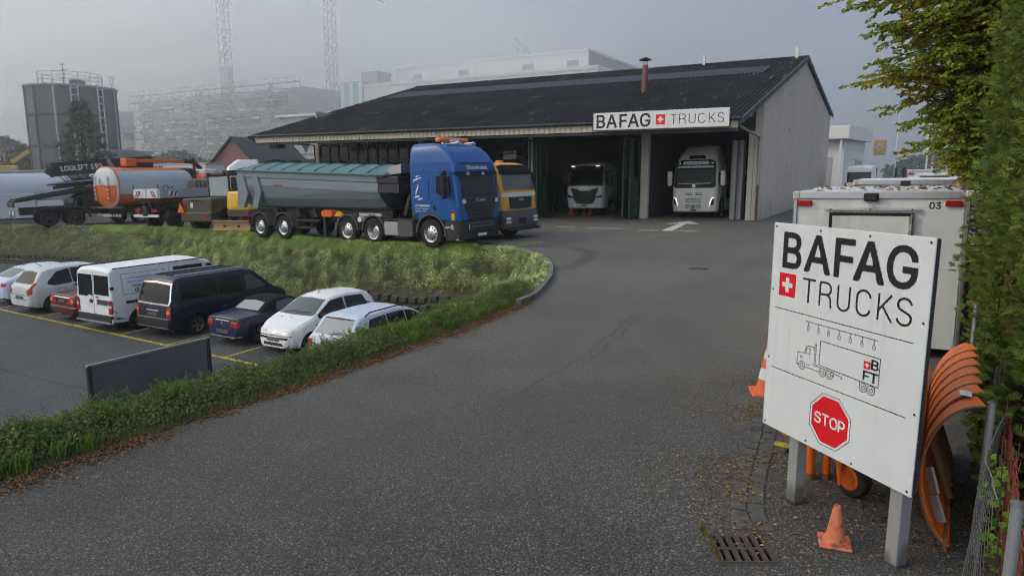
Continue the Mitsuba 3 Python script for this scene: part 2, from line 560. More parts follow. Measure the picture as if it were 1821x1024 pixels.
M('soil', mikit.proc(soil), 0.95, spec=0.1)
M('far_ground', (0.06, 0.065, 0.05), 0.95, spec=0.1)
M('concrete', mikit.proc(lambda p, n, uv: mi.Color3f(1.0, 0.98, 0.93) * (0.07 + 0.13 * mikit.fbm(p.x * 7, p.y * 7, p.z * 7, 4))), 0.85, spec=0.2)
M('block', (0.075, 0.07, 0.06), 0.9, spec=0.2)
scene['mat_leaf'] = {'type': 'principledthin', 'base_color': {'type': 'mesh_attribute', 'name': 'vertex_color'}, 'roughness': 0.5, 'diff_trans': 0.55, 'spec_trans': 0.0, 'eta': 1.35}
scene['mat_litter'] = {'type': 'twosided', 'bsdf': {'type': 'diffuse', 'reflectance': {'type': 'mesh_attribute', 'name': 'vertex_color'}}}

# plain materials
for k, c, r, me, sp in [
    ('black', 0.012, .55, 0, .4), ('rubber', 0.018, .8, 0, .25), ('dark_plastic', 0.028, .5, 0, .4), ('grey_plastic', 0.075, .5, 0, .4), ('chassis', 0.02, .6, 0, .35),
    ('chrome', 0.75, .16, 1, .5), ('alu', 0.58, .34, 1, .5), ('alu_dull', 0.42, .5, 1, .5), ('galva', (.33, .35, .37), .5, .6, .5), ('steel', 0.28, .42, 1, .5),
    ('rust', (.16, .085, .045), .8, .1, .3), ('red_lens', (.33, .010, .010), .12, 0, .6), ('orange_lens', (.75, .17, .01), .15, 0, .6), ('clear_lens', (.55, .56, .56), .1, 0, .6),
    ('plate_white', 0.62, .4, 0, .5), ('sign_red', (.62, .010, .018), .4, 0, .4), ('sign_black', 0.012, .45, 0, .4), ('orange', (.60, .115, .012), .42, 0, .5),
    ('cone_orange', (.60, .135, .055), .6, 0, .4), ('cone_white', 0.6, .5, 0, .4), ('olive', (.060, .055, .036), .6, 0, .4), ('green_door', (.014, .050, .028), .5, 0, .4),
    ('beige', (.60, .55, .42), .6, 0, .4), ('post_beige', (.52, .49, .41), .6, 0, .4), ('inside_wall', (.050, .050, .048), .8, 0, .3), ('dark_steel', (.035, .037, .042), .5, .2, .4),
    ('yellow_paint', (.62, .34, .012), .35, 0, .5), ('tarp', (.075, .155, .18), .6, 0, .35), ('wood', (.30, .19, .10), .8, 0, .3), ('copper', (.17, .065, .045), .5, .3, .5),
    ('light_wall', (.62, .63, .64), .7, 0, .3), ('mid_wall', (.34, .35, .36), .8, 0, .3), ('dark_wall', (.055, .06, .066), .7, 0, .3), ('pink_wall', (.34, .16, .15), .8, 0, .3), ('roof_grey', (.06, .06, .065), .8, 0, .3),
    ('teal', (.20, .42, .46), .3, 0, .5), ('crane_red', (.40, .15, .13), .6, 0, .4), ('scaffold', (.34, .35, .34), .6, 0, .3), ('net', (.42, .45, .42), .9, 0, .2), ('silo', (.10, .105, .115), .55, .1, .4),
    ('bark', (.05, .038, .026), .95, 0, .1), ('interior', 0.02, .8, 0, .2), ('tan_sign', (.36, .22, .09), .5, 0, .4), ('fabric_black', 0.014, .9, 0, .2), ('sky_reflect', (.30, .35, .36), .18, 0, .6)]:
    M(k, c, r, me, sp)
# car paints with a clear coat
for k, c in [('paint_white', (.72, .73, .73)), ('paint_van', (.74, .755, .77)), ('paint_silver', (.50, .51, .53)), ('paint_silver_blue', (.50, .56, .66)), ('paint_navy', (.008, .012, .030)), ('paint_blue', (.007, .013, .052)),
             ('paint_truck_blue', (.002, .072, .27)), ('paint_red', (.075, .008, .012)), ('paint_man', (.60, .30, .035)), ('paint_cream', (.68, .66, .60)), ('paint_orange', (.62, .14, .03)), ('paint_tank', (.43, .48, .53)), ('paint_grey', (.165, .20, .225))]:
    M(k, c, 0.32, 0.0, 0.4, 0.45)
M('glass', (.007, .009, .010), 0.06, 0, 0.35)
M('glass_light', (.065, .080, .082), 0.12, 0, 0.5)  # grey of reflected sky put into the glass colour
M('glass_dew', (.30, .31, .315), 0.45, 0, 0.4)


def dirty_white(p, n, uv):
    a = mikit.fbm(p.x * 1.3, p.y * 1.3, p.z * 0.5, 4)
    b = mikit.noise(p.x * 14, p.y * 14, p.z * 1.1)
    return mikit.mix((.63, .64, .64), (.46, .46, .44), mikit.smoothstep(.35, .8, a * .7 + b * .3))


M('trailer_white', mikit.proc(dirty_white), 0.4, 0, 0.5)

# ------------------------------------------------------------------ ground
EDGE = [(-90, 62), (-45, 48.5), (-27.36, 42.4), (-24.5, 41.2), (-18.05, 37.6), (-13.39, 33.6), (-8.37, 29.4), (-4.5, 26.6), (-2.29, 25.5), (-0.62, 24.85), (0.35, 23.4), (0.92, 21.4), (1.09, 19.4), (0.93, 17.2),
        (0.66, 15.55), (0.41, 14.35), (-0.72, 12.05), (-1.77, 10.1), (-2.75, 8.45), (-3.42, 7.37), (-4.0, 6.55), (-4.55, 5.76), (-6.2, 3.3), (-11, -4)]
EDGE_LINE = LineString(EDGE)
BANK = Polygon(EDGE + [(-90, -4)])
yard_poly = Polygon([(-90, -8), (70, -8), (70, 150), (-90, 150)]).difference(BANK)
DRAIN_C = np.array([1.60, 4.45])
DRAIN = affinity.rotate(sbox(DRAIN_C[0] - .19, DRAIN_C[1] - .195, DRAIN_C[0] + .19, DRAIN_C[1] + .195), -2)
yard_poly = yard_poly.difference(DRAIN)


def flat(poly, fn, step=None):
    ms = []
    for p in polys(poly):
        v, f = trimesh.creation.triangulate_polygon(p, engine='earcut')
        v3 = np.c_[v, np.zeros(len(v))]
        if step:
            v3, f = trimesh.remesh.subdivide_to_size(v3, f, step, max_iter=12)
        v3[:, 2] = fn(v3[:, 0], v3[:, 1])
        m = tm(v3, f)
        if m.face_normals[:, 2].sum() < 0:
            m = tm(v3, np.asarray(f)[:, ::-1])
        ms.append(m)
    return cat(ms)


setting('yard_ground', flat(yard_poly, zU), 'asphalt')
setting('parking_ground', flat(Polygon([(-100, -8), (4, -8), (4, 75), (-100, 75)]).intersection(BANK.buffer(0.5)), lambda x, y: x * 0 + LOT), 'lot')
setting('ground', flat(sbox(-1400, -200, 1400, 1800), lambda x, y: x * 0 - 4.2), 'far_ground')

import shapely


def edge_dist(x, y):
    pts = shapely.points(np.asarray(x).ravel(), np.asarray(y).ravel())
    d = shapely.distance(pts, EDGE_LINE)
    s = shapely.line_locate_point(EDGE_LINE, pts)
    q = shapely.line_interpolate_point(EDGE_LINE, s)
    return d, shapely.get_x(q), shapely.get_y(q)


def bank_height(x, y):
    """height of the planted bank at points inside it, from the distance to the yard's edge"""
    d, ex, ey = edge_dist(x, y)
    strip = 1 - np.clip((ey - 14) / 3.5, 0, 1)
    z0 = zU(ex, ey)
    bumps = meshkit.fbm(np.stack([np.ravel(x) * 1.1, np.ravel(y) * 1.1, d * 0], -1), 3, 5) - 0.5
    mound = strip * 0.11 * np.clip(d / 0.5, 0, 1) * np.clip((1.5 - d) / 0.6, 0, 1)
    flat_top = 0.55 * strip + 0.12
    wide = 1.5 - 0.85 * np.clip((-ex - 15) / 8, 0, 1)
    z = z0 + 0.02 - np.maximum(d - flat_top, 0) * wide + mound + bumps * 0.25 * np.clip(d / 0.5, 0, 1)
    return np.maximum(z, LOT - 0.06), d, ey


gx, gy = np.meshgrid(np.arange(-50, 2, 0.25), np.arange(1, 52, 0.25), indexing='ij')
hz, hd, _ = bank_height(gx, gy)
ins = shapely.contains_xy(BANK.buffer(0.03), gx.ravel(), gy.ravel()) & (hd < 6)
hz = np.where(shapely.contains_xy(BANK, gx.ravel(), gy.ravel()), hz, zU(gx.ravel(), gy.ravel()) - 0.03)
idx = np.arange(gx.size).reshape(gx.shape)
quad = np.stack([idx[:-1, :-1], idx[1:, :-1], idx[1:, 1:], idx[:-1, 1:]], -1).reshape(-1, 4)
quad = quad[ins[quad].any(1)]
bank_v = np.c_[gx.ravel(), gy.ravel(), hz]
used, inv = np.unique(quad, return_inverse=True)
setting('embankment', tm(bank_v[used], inv.reshape(-1, 4)), 'soil', smooth=True)


def strip(p, q, w, fn, lift=0.004):
    p, q = np.asarray(p, float), np.asarray(q, float)
    u = (q - p) / np.linalg.norm(q - p); n = np.array([-u[1], u[0]]) * w / 2
    v = np.array([p - n, q - n, q + n, p + n])
    return tm(np.c_[v, fn(v[:, 0], v[:, 1]) + lift], [[0, 1, 2], [0, 2, 3]])


lotz = lambda x, y: np.asarray(x) * 0 + LOT
row_a, row_b = np.array([-27.5, 30.71]), np.array([-6.21, 17.66])
row_dir = (row_b - row_a) / np.linalg.norm(row_b - row_a)
bay_dir = np.array([math.sin(math.radians(27)), math.cos(math.radians(27))])
setting('road_marking', strip(row_a, row_b, 0.13, lotz), 'yellow_line')
for x, y in [(-25.06, 29.21), (-22.4, 27.61), (-19.73, 25.94), (-17.14, 24.34), (-14.83, 22.84), (-12.62, 21.53), (-10.42, 20.22), (-8.10, 18.81)]:
    p = np.array([x, y])
    setting('road_marking', strip(p + bay_dir * 0.07, p + bay_dir * 5.0, 0.10, lotz), 'yellow_line')
for p, q in [((1.25, 26.57), (-3.2, 27.2)), ((1.25, 26.57), (-0.2, 25.1)), ((0.32, 27.6), (-3.6, 30.0))]:
    setting('road_marking', strip(p, q, 0.12, zU, 0.005), 'yellow_line')
# the white arrow in front of the right bay, and a second one by the hall's corner
ARW = Polygon([(-.24, -3.0), (.24, -3.0), (.2, 1.2), (.85, 1.0), (0, 3.4), (-.85, 1.0), (-.2, 1.2)])
for (x, y, az, s) in [(8.05, 33.5, 23, 1.0), (14.5, 33.4, 40, 0.8)]:
    g = affinity.translate(affinity.rotate(affinity.scale(ARW, s, s, origin=(0, 0)), -az, origin=(0, 0)), x, y)
    setting('road_marking', flat(g, lambda x, y: zU(x, y) + .005), 'white_line')
setting('road_marking', strip((2.42, 6.42), (2.78, 6.1), 0.12, zU, 0.005), 'yellow_line')
# covers in the yard
M('iron', (.052, .046, .042), .6, .3, .4)
M('cover_pale', (.19, .18, .165), .8, 0, .3)


def cover(x, y, r, rim, lid, label, group=None):
    t = Thing('manhole_cover', label, 'manhole cover', ident(x, y, zU(x, y), 0), group)
    t.part('rim', lathe([(r, .004), (r, .012), (r * .86, .012), (r * .86, .004)], 28, 'z'), rim)
    t.part('lid', lathe([(.001, .008), (r * .8, .008), (r * .84, .004)], 28, 'z'), lid)


cover(5.01, 18.44, .36, 'cover_pale', 'iron', 'round iron manhole cover alone in the middle of the drive')
for nm, x, y in [('first', 2.64, 34.0), ('second', 3.95, 32.93), ('third', 4.83, 32.36), ('fourth', 6.1, 31.05), ('fifth', 7.7, 30.3)]:
    cover(x, y, .5, 'cover_pale', 'cover_pale', nm + ' from the left of the pale round covers in a row before the hall', 'pale covers in a row before the hall')
# kerb stones round the planted corner
kt = Thing('kerb', 'grey concrete kerb curving round the planted corner', 'kerb')
s0, s1 = EDGE_LINE.project(Point(0.35, 23.4)), EDGE_LINE.project(Point(0.1, 13.7))
k = int((s1 - s0) / 0.9)
for i in range(k):
    a, b = (EDGE_LINE.interpolate(s0 + (s1 - s0) * (i + o) / k) for o in (0.008, 0.992))
    m = bar([a.x, a.y, 0.0], [b.x, b.y, 0.0], 0.12, 0.22)
    kt.part('kerb_stone', mv(m, 0.03, 0, zU(a.x, a.y)), 'concrete')

# ------------------------------------------------------------------ the truck hall
HM = ident(12.76, 35.96, 0, 120.26)     # local x to the right along the front, y into the hall
RS = (10.05 - 5.0) / (12.9 + 5.3)


def roof_z(v):
    return 5.0 + (v + 5.3) * RS if v < 12.9 else 10.05 - (v - 12.9) * 0.156


def roof_mat(p, n, uv):
    a = mikit.fbm(p.x * 0.9, p.y * 0.9, p.z * 0.9, 4)
    lx = p.x * 0.864 - p.y * 0.504
    lv = p.x * 0.504 + p.y * 0.864
    b = mikit.noise(lx * 5.6, lv * 1.1)
    c = mikit.cell_rand(lx / 1.05, lv / 1.6)
    v = (0.009 + 0.018 * a + 0.007 * c) * (0.55 + 0.7 * mikit.smoothstep(-0.4, 0.8, dr.cos((lx - 12.76 * 0.864 + 35.96 * 0.504 + 32.1) / 0.25 * 6.2832)))
    moss = mikit.smoothstep(0.80, 0.90, b) * mikit.smoothstep(0.45, 0.65, a)
    return mikit.mix(mi.Color3f(1.05, 1.0, 0.98) * v, (0.13, 0.12, 0.08), moss * 0.75)


M('roof', mikit.proc(roof_mat), 0.85, 0, 0.25)


def gable_mat(p, n, uv):
    lv = p.x * 0.504 + p.y * 0.864
    s = mikit.fbm(lv * 3.0, p.z * 0.12, 0.0, 4)
    low = 1 - mikit.smoothstep(0.2, 2.2, p.z + 1.5 * mikit.noise(lv * 6.0, p.z * 0.4))
    return mi.Color3f(1.10, 1.0, 0.92) * (0.36 + 0.13 * s) * (1 - 0.35 * low)


M('gable', mikit.proc(gable_mat), 0.8, 0, 0.25)

hall = Thing('truck_hall', 'long hall with a dark corrugated gable roof and open truck bays', 'hall', HM)


def corrugated(x0, x1, v0, v1, lift, amp=0.05, period=0.25, n=6):
    xs = np.arange(x0, x1 + 1e-6, period / n)
    w = amp * np.cos((xs - x0) / period * 2 * np.pi)
    V, F = [], []
    k = len(xs)
    for v, l in ((v0, lift), (v1, lift + 0.012)) if v1 < v0 else ((v0, lift + .012), (v1, lift)):
        V.append(np.c_[xs, np.full(k, v), roof_z(v) + w + l])
    i = np.arange(k - 1)
    F = np.vstack([np.stack([i, i + 1, i + 1 + k], 1), np.stack([i, i + 1 + k, i + k], 1)])
    return tm(np.vstack(V), F)


courses = np.linspace(-5.45, 12.9, 8)
rf = hall.part('roof', bx(-32.1, 0.08, 12.95, 29.2, 0, .02) if False else tm([[-32.1, 12.9, 10.03], [.1, 12.9, 10.03], [.1, 29.25, 7.48], [-32.1, 29.25, 7.48]], [[0, 1, 2, 3]]), 'roof')
for v0, v1 in zip(courses[:-1], courses[1:]):
    hall.part('roof_sheet', corrugated(-32.1, 0.1, v0 - 0.1, v1, 0.03), 'roof', parent=rf, smooth=60)
M('skylight', (.075, .075, .082), .5, 0, .4)
hall.part('skylight', corrugated(-31.0, -1.5, 7.2, 9.9, 0.06), 'skylight', parent=rf, smooth=60)
hall.part('ridge_cap', [tube([[-32.15, 12.9, 10.1], [.15, 12.9, 10.1]], .09, 10)], 'roof', parent=rf, smooth=60)
for p_, q_, w_ in (([.14, -5.4, 4.93], [.14, 12.9, 9.98], .26), ([.14, 12.9, 9.98], [.14, 29.2, 7.44], .26), ([-32.14, -5.4, 4.93], [-32.14, 12.9, 9.98], .2)):
    hall.part('verge', bar(p_, q_, .1, w_), 'roof_grey', parent=rf)
hall.part('soffit', tm([[-32, -5.2, 4.93], [0, -5.2, 4.93], [0, 12.8, 9.9], [-32, 12.8, 9.9]], [[0, 1, 2, 3]]), 'interior', parent=rf)
# canopy rafters
for x in np.linspace(-31.6, -0.35, 7):
    hall.part('rafter', bar([x, -5.05, 4.72], [x, -0.1, 6.08], .16, .3), 'alu_dull' if x > -1 else 'dark_steel')
# gable end
gp = [(0.0, -.6), (28.8, -.6), (28.8, 7.36), (12.9, 9.88), (0.0, 6.28)]
for va, vb in ((0, 7.9), (7.93, 19.6), (19.63, 28.8)):
    pl = Polygon(gp).intersection(sbox(va, -1, vb, 12))
    ribs = [pl]
    m = front(pl, -.18, -.012)
    rb = []
    for v in np.arange(va + .06, vb, .145):
        g = Polygon(gp).intersection(sbox(v, -.6, v + .075, 12))
        if g.area > 0: rb.append(front(g, -.013, .006))
    hall.part('wall_panel', [m] + rb, 'gable')
hall.part('bolt', [cyl([0, v, z], [.03, v, z], .06, 8) for v, z in ((7.9, 3.0), (7.9, 5.2), (7.9, 7.2), (19.6, 4.0), (19.6, 7.4))], 'dark_steel', kind='stuff')
# other outer walls and the header above the bays
hall.part('wall', bx(-31.4, -31.25, 0, 28.8, -1.2, 7.0), 'mid_wall')
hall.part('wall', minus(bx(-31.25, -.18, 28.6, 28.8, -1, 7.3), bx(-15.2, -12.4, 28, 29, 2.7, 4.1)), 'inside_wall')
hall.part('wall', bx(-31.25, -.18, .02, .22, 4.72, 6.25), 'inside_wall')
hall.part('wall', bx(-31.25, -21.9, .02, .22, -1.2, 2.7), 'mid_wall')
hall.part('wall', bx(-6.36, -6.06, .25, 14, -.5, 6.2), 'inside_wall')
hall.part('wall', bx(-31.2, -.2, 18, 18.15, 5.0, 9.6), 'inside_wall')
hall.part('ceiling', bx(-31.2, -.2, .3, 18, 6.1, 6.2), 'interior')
# posts between the bays
hall.part('post', [bx(-.66, -.40, -.05, .25, -.3, 4.72), bx(-.38, -.16, -.02, .25, -.3, 6.1)], 'post_beige')
hall.part('post', bx(-6.42, -6.0, -.05, .25, -.3, 4.72), 'post_beige')
hall.part('post', bx(-13.6, -13.3, -.05, .25, -.3, 4.72), 'post_beige')
hall.part('post', bx(-21.98, -21.7, -.05, .25, -.8, 4.72), 'post_beige')
hall.part('post', bx(-31.5, -31.15, -.08, .25, -1.2, 4.8), 'beige')
# glazing band at the left
xs = np.linspace(-31.1, -22.0, 11)
wf = hall.part('window_frame', [bx(x - .05, x + .05, .0, .2, 2.7, 4.72) for x in xs] + [bx(-31.1, -22, .0, .2, z - .04, z + .04) for z in (2.72, 3.55, 4.68)], 'dark_steel')
for i in range(10):
    for z0, z1 in ((2.77, 3.5), (3.6, 4.63)):
        hall.part('pane', bx(xs[i] + .06, xs[i + 1] - .06, .09, .11, z0, z1), 'glass', parent=wf)
# folded green bay doors: narrow leaves standing like an accordion
for x0, n_, w in ((-6.5, 4, .20), (-12.3, 5, .23)):
    d = hall.part('bay_door', bx(x0 - n_ * w, x0, -.02, .02, 4.58, 4.7), 'green_door')
    for i in range(n_):
        xa = x0 - i * w
        ya, yb = (-.1, -1.0) if i % 2 == 0 else (-1.0, -.1)
        leaf = [bar([xa, ya, .12 + .1], [xa - w * .8, yb, .12 + .1], .05, .16), bar([xa, ya, 4.5], [xa - w * .8, yb, 4.5], .05, .12), bar([xa, ya, 2.3], [xa - w * .8, yb, 2.3], .05, .12),
                bar([xa, ya, .1], [xa, ya, 4.55], .06, .06), bar([xa - w * .8, yb, .1], [xa - w * .8, yb, 4.55], .06, .06), bar([xa, ya, 1.2], [xa - w * .8, yb, 1.2], .03, 2.1)]
        hall.part('door_leaf', leaf, 'green_door', parent=d)
# grey folded door inside the right bay
for i in range(4):
    hall.part('door_leaf', bx(-1.15 - .17 * i, -1.02 - .17 * i, .5 + .25 * (i % 2), 1.2 + .25 * (i % 2), .1, 4.3), 'mid_wall')
# fascia of ribbed cream sheet, gutter, downpipes
fz0, fz1 = 4.60, 4.93
fas = []
for x in np.arange(-31.6, -.15, .30):
    fas += [bx(x, x + .19, -5.27, -5.2, fz0, fz1), bx(x + .19, x + .30, -5.215, -5.2, fz0, fz1)]
hall.part('fascia', fas, 'beige')
hall.part('gutter', [tube([[-32.0, -5.42, 4.99], [.05, -5.42, 4.99]], .085, 10)], 'dark_steel', smooth=60)
hall.part('beam', bx(-31.6, -.15, -5.15, -4.95, 4.45, 4.62), 'dark_steel')
hall.part('downpipe', [tube([[-.02, -5.35, 4.9], [-.05, -5.1, 4.66], [-.15, -.25, 4.42], [-.1, -.12, 4.2], [-.1, -.12, 2.0]], .06, 8)], 'alu_dull', smooth=60)
hall.part('downpipe', [tube([[-.1, -.12, 2.0], [-.1, -.12, 0.1]], .065, 8)], 'rust', smooth=60)
hall.part('downpipe', [tube([[-31.9, -5.3, 4.9], [-31.9, -5.1, 4.7], [-31.4, -.2, 4.6], [-31.4, -.15, 0]], .06, 8)], 'dark_steel', smooth=60)
# chimney and ridge vents
ch = hall.part('chimney', lathe([(.17, 7.1), (.165, 8.85), (.0, 8.85)], 16, 'z').apply_translation([-7.43, 2.96, 0]), 'copper', smooth=40)
hall.part('chimney_cap', [mv(lathe([(.36, 9.13), (.36, 9.17), (.05, 9.3), (.0, 9.3)], 16, 'z'), -7.43, 2.96)] + [rod([-7.43 + .13 * c, 2.96 + .13 * s, 8.8], [-7.43 + .16 * c, 2.96 + .16 * s, 9.15], .015, 5) for c, s in ((1, 0), (-1, 0), (0, 1), (0, -1))], 'black', parent=ch)
hall.part('vent_pipe', bx(-6.76, -6.59, 12.8, 12.97, 10, 10.7), 'light_wall')
hall.part('vent_pipe', bx(-.68, -.5, 12.8, 12.97, 10, 10.75), 'light_wall')
# camera and flood lamp
hall.part('security_camera', [cb(-.62, -.34, -1.3, -1.12, 5.36, 5.48, .02), rod([-.45, -1.2, 5.48], [-.4, -1.2, 5.7], .02)], 'light_wall')
fl = Thing('flood_lamp', 'black flood lamp under the left end of the hall roof', 'lamp', HM)
fl.part('housing', cb(-31.6, -30.6, -4.2, -3.6, 4.26, 4.56, .04), 'dark_steel')
fl.part('arm', tube([[-31.1, -3.9, 4.56], [-31.1, -3.9, 4.95]], .04), 'dark_steel')
# the long sign on the eave
sg = Thing('hall_sign', 'long white sign on the hall roof edge with bold black and thin lettering', 'sign', HM)
sx0, sx1, sz0, sz1 = -6.9, -0.4, 4.64, 5.46
sg.part('board', cb(sx0, sx1, -5.62, -5.5, sz0, sz1, .015), 'plate_white')
sg.part('frame', [bx(sx0 - .03, sx1 + .03, -5.6, -5.48, sz1, sz1 + .03), bx(sx0 - .03, sx1 + .03, -5.6, -5.48, sz0 - .03, sz0), bx(sx0 - .03, sx0, -5.6, -5.48, sz0, sz1), bx(sx1, sx1 + .03, -5.6, -5.48, sz0, sz1)], 'dark_steel')
for x in np.linspace(sx0 + .3, sx1 - .3, 5):
    sg.part('bracket', bar([x, -5.48, 4.9], [x, -5.2, 4.9], .05, .05), 'steel')
W_, H_ = sx1 - sx0, sz1 - sz0


def hall_letter(ch, f0, f1, z0, z1, w):
    """letters from fractions of the board's length; w None for the heavy printed ones"""
    if w is None:
        m = lettering(ch, .1, None, True, .002)
    else:
        m, _ = strokes(ch, z1 - z0, w, 0)
    v = np.asarray(m.vertices); v = v - [v[:, 0].min(), v[:, 1].min(), 0]
    x0, x1 = sx0 + f0 * W_, sx0 + f1 * W_
    v = v * [(x1 - x0) / v[:, 0].max(), (z1 - z0) / v[:, 1].max(), 1]
    sg.part('lettering', on(tm(v, m.faces), [x0, -5.621, z0], [1, 0, 0], [0, 0, 1]), 'sign_black')


for ch, f0, f1 in (('B', .025, .095), ('A', .103, .190), ('F', .207, .268), ('A', .272, .360), ('G', .365, .445)):
    hall_letter(ch, f0, f1, sz0 + .12 * H_, sz0 + .89 * H_, None)
for ch, f0, f1 in (('T', .590, .640), ('R', .653, .705), ('U', .722, .770), ('C', .787, .840), ('K', .862, .910), ('S', .922, .966)):
    hall_letter(ch, f0, f1, sz0 + .22 * H_, sz0 + .76 * H_, .034)
q0, q1 = sx0 + .485 * W_, sx0 + .552 * W_
qz = sz0 + .22 * H_
qs = q1 - q0
em = sg.part('emblem', bx(q0, q1, -5.625, -5.618, qz, qz + qs * 1.05), 'sign_red')
cx_, cz_ = (q0 + q1) / 2, qz + qs * .525
sg.part('cross', [bx(cx_ - qs * .32, cx_ + qs * .32, -5.628, -5.62, cz_ - qs * .1, cz_ + qs * .1), bx(cx_ - qs * .1, cx_ + qs * .1, -5.6285, -5.62, cz_ - qs * .32, cz_ + qs * .32)], 'plate_white', parent=em)
# orange stands along the wall of the middle bay
for i in range(4):
    x = -11.9 + i * .42
    st = Thing('axle_stand', ['first', 'second', 'third', 'fourth'][i] + ' from the left of the orange stands inside the middle bay', 'stand', HM @ ident(x, 2.6 + .05 * i, -.0, 0))
    st.part('post', stack([(.12, -.1, .1, .1, .02, .02), (.5, -.06, .06, .06, .02, .02), (1.25, -.05, .05, .05, .02, .02)], 3), 'orange')
    st.part('base', cb(-.16, .16, -.16, .16, .0, .14, .02), 'orange')
    st.part('head', cb(-.09, .09, -.09, .09, 1.25, 1.33, .015), 'rust')

# ------------------------------------------------------------------ buildings and cranes in the fog
def tilt(x, y, az, dz=0.0):
    """standing on the sloping yard"""
    n = np.array([-0.02, 0.002, 1.0]); n /= np.linalg.norm(n)
    a = math.radians(az)
    f = np.array([math.sin(a), math.cos(a), 0]); f -= n * (f @ n); f /= np.linalg.norm(f)
    A = np.eye(4); A[:3, 0], A[:3, 1], A[:3, 2], A[:3, 3] = f, np.cross(n, f), n, (x, y, zU(x, y) + dz)
    return A


# silo
silo = Thing('silo', 'dark grey panelled silo tower with a railed flat top', 'silo', ident(-58.6, 95, 0, 0))
NS, R, ZT = 12, 5.1, 13.7
ang = np.radians(10 + np.arange(NS) * 360 / NS)
pts = [(R * math.cos(a), R * math.sin(a)) for a in ang]
for i in range(NS):
    (xa, ya), (xb, yb) = pts[i], pts[(i + 1) % NS]
    for z0, z1 in ((-3, 2.2), (2.24, 6.1), (6.14, 10.0), (10.04, 13.5)):
        silo.part('panel', bar([xa * .985 + xb * .015, ya * .985 + yb * .015, (z0 + z1) / 2], [xb * .985 + xa * .015, yb * .985 + ya * .015, (z0 + z1) / 2], .16, z1 - z0), 'silo')
    silo.part('rib', bar([xa * 1.02, ya * 1.02, -3], [xa * 1.02, ya * 1.02, 13.6], .22, .22), 'dark_wall' if i % 3 else 'mid_wall')
silo.part('core', lathe([(R * .93, -3), (R * .93, 13.4)], 18, 'z'), 'dark_wall')
for z in (2.2, 6.1, 10.0):
    silo.part('ring', lathe([(R * 1.0, z - .1), (R * 1.03, z - .1), (R * 1.03, z + .1), (R * 1.0, z + .1)], 36, 'z'), 'dark_wall')
silo.part('roof', lathe([(R * .5, 13.5), (R * 1.06, 13.55), (R * 1.06, 13.75), (0.01, 14.1)], 36, 'z'), 'mid_wall')
rr = silo.part('railing', [tube([[3.7 * math.cos(a), 3.7 * math.sin(a), z] for a in np.linspace(0, 2 * np.pi, 25)], .035, 5) for z in (14.5, 15.0, 15.45)] +
               [rod([3.7 * math.cos(a), 3.7 * math.sin(a), 13.9], [3.7 * math.cos(a), 3.7 * math.sin(a), 15.45], .035, 5) for a in np.linspace(0, 2 * np.pi, 17)[:-1]], 'mid_wall', kind='stuff')
silo.part('roof_hatch', cb(-.3, 1.3, -1.2, 0, 13.9, 14.8, .05), 'dark_wall')
silo.part('antenna', [rod([0.2, 1.0, 14], [0.2, 1.0, 17], .05, 5), rod([.2, .4, 16.2], [.2, 1.6, 16.0], .04, 5), rod([.2, .6, 16.7], [.2, 1.3, 16.8], .04, 5)], 'dark_wall')
for k, (yy, ww) in enumerate(((5.2, .8), (1.9, .7))):     # pale ladder shafts on the side towards the yard
    th = math.radians(200 - 0) if k == 0 else math.radians(225)
    th = math.radians(248 if k else 215)
    cx, cy = R * 1.05 * math.cos(th), R * 1.05 * math.sin(th)
    tx, ty = -math.sin(th), math.cos(th)
    ld = silo.part('ladder', [rod([cx + s * tx * ww / 2, cy + s * ty * ww / 2, -2.5], [cx + s * tx * ww / 2, cy + s * ty * ww / 2, 13.6], .07, 5) for s in (-1, 1)] +
                   [rod([cx - tx * ww / 2, cy - ty * ww / 2, z], [cx + tx * ww / 2, cy + ty * ww / 2, z], .04, 4) for z in np.arange(-2, 13.5, .9)], 'light_wall', kind='stuff')
silo.part('base_wall', [bx(-9.5, 4.5, -7.4, -7.0, -4, 5.2)], 'mid_wall')
silo.part('base_platform', [bx(-9.8, 5.2, -7.6, -5.6, 5.2, 5.6)], 'mid_wall')

# the building inside scaffolding; parallel to the hall
SB = ident(-51, 170, 0, 120.26)
sb = Thing('scaffolded_building', 'long building under construction wrapped in pale scaffolding', 'building', SB)
NL, LH = 13, 2.0
sb.part('core', bx(-65, -.8, 1.6, 17, -4, 23.0), 'dark_wall')
for i in range(7):
    z = -2.5 + i * 4.0
    sb.part('floor_slab', bx(-65.4, -.4, .9, 17.4, z - .1, z + 1.3), 'mid_wall')
for i in range(6):
    z = -2 + i * 4.0
    for k in range(13):
        if (k * 7 + i * 5) % 9 < 2:
            sb.part('wall_bay', bx(-64.8 + k * 5, -64.8 + k * 5 + 4.2, 1.35, 1.6, z + .5, z + 3.5), 'net')
sb.part('end_wall', bx(-.8, -.45, 1.3, 17, -4, 23.2), 'mid_wall')
sc = Thing('scaffolding', 'pale steel scaffolding round the foggy unfinished building', 'scaffold', SB)
xs = np.arange(-66.5, .6, 2.57)
sc.part('standard', [bx(x - .022, x + .022, y - .022, y + .022, -4, 25.2) for x in xs for y in (-1.0, .4)], 'scaffold', kind='stuff')
for i in range(14):
    z = -2 + i * LH
    sc.part('deck', bx(-66.8, .8, -1.0, .35, z - .07, z + .07), 'scaffold')
    sc.part('ledger', [bx(-66.8, .8, -1.06, -1.0, z + h - .05, z + h + .05) for h in (1.0,)], 'scaffold', kind='stuff')
    if i < 13:
        for x in (-61, -35, -9):
            sc.part('stair', bar([x, -1.5, z], [x + 2.4, -1.5, z + LH], .5, .12), 'scaffold')
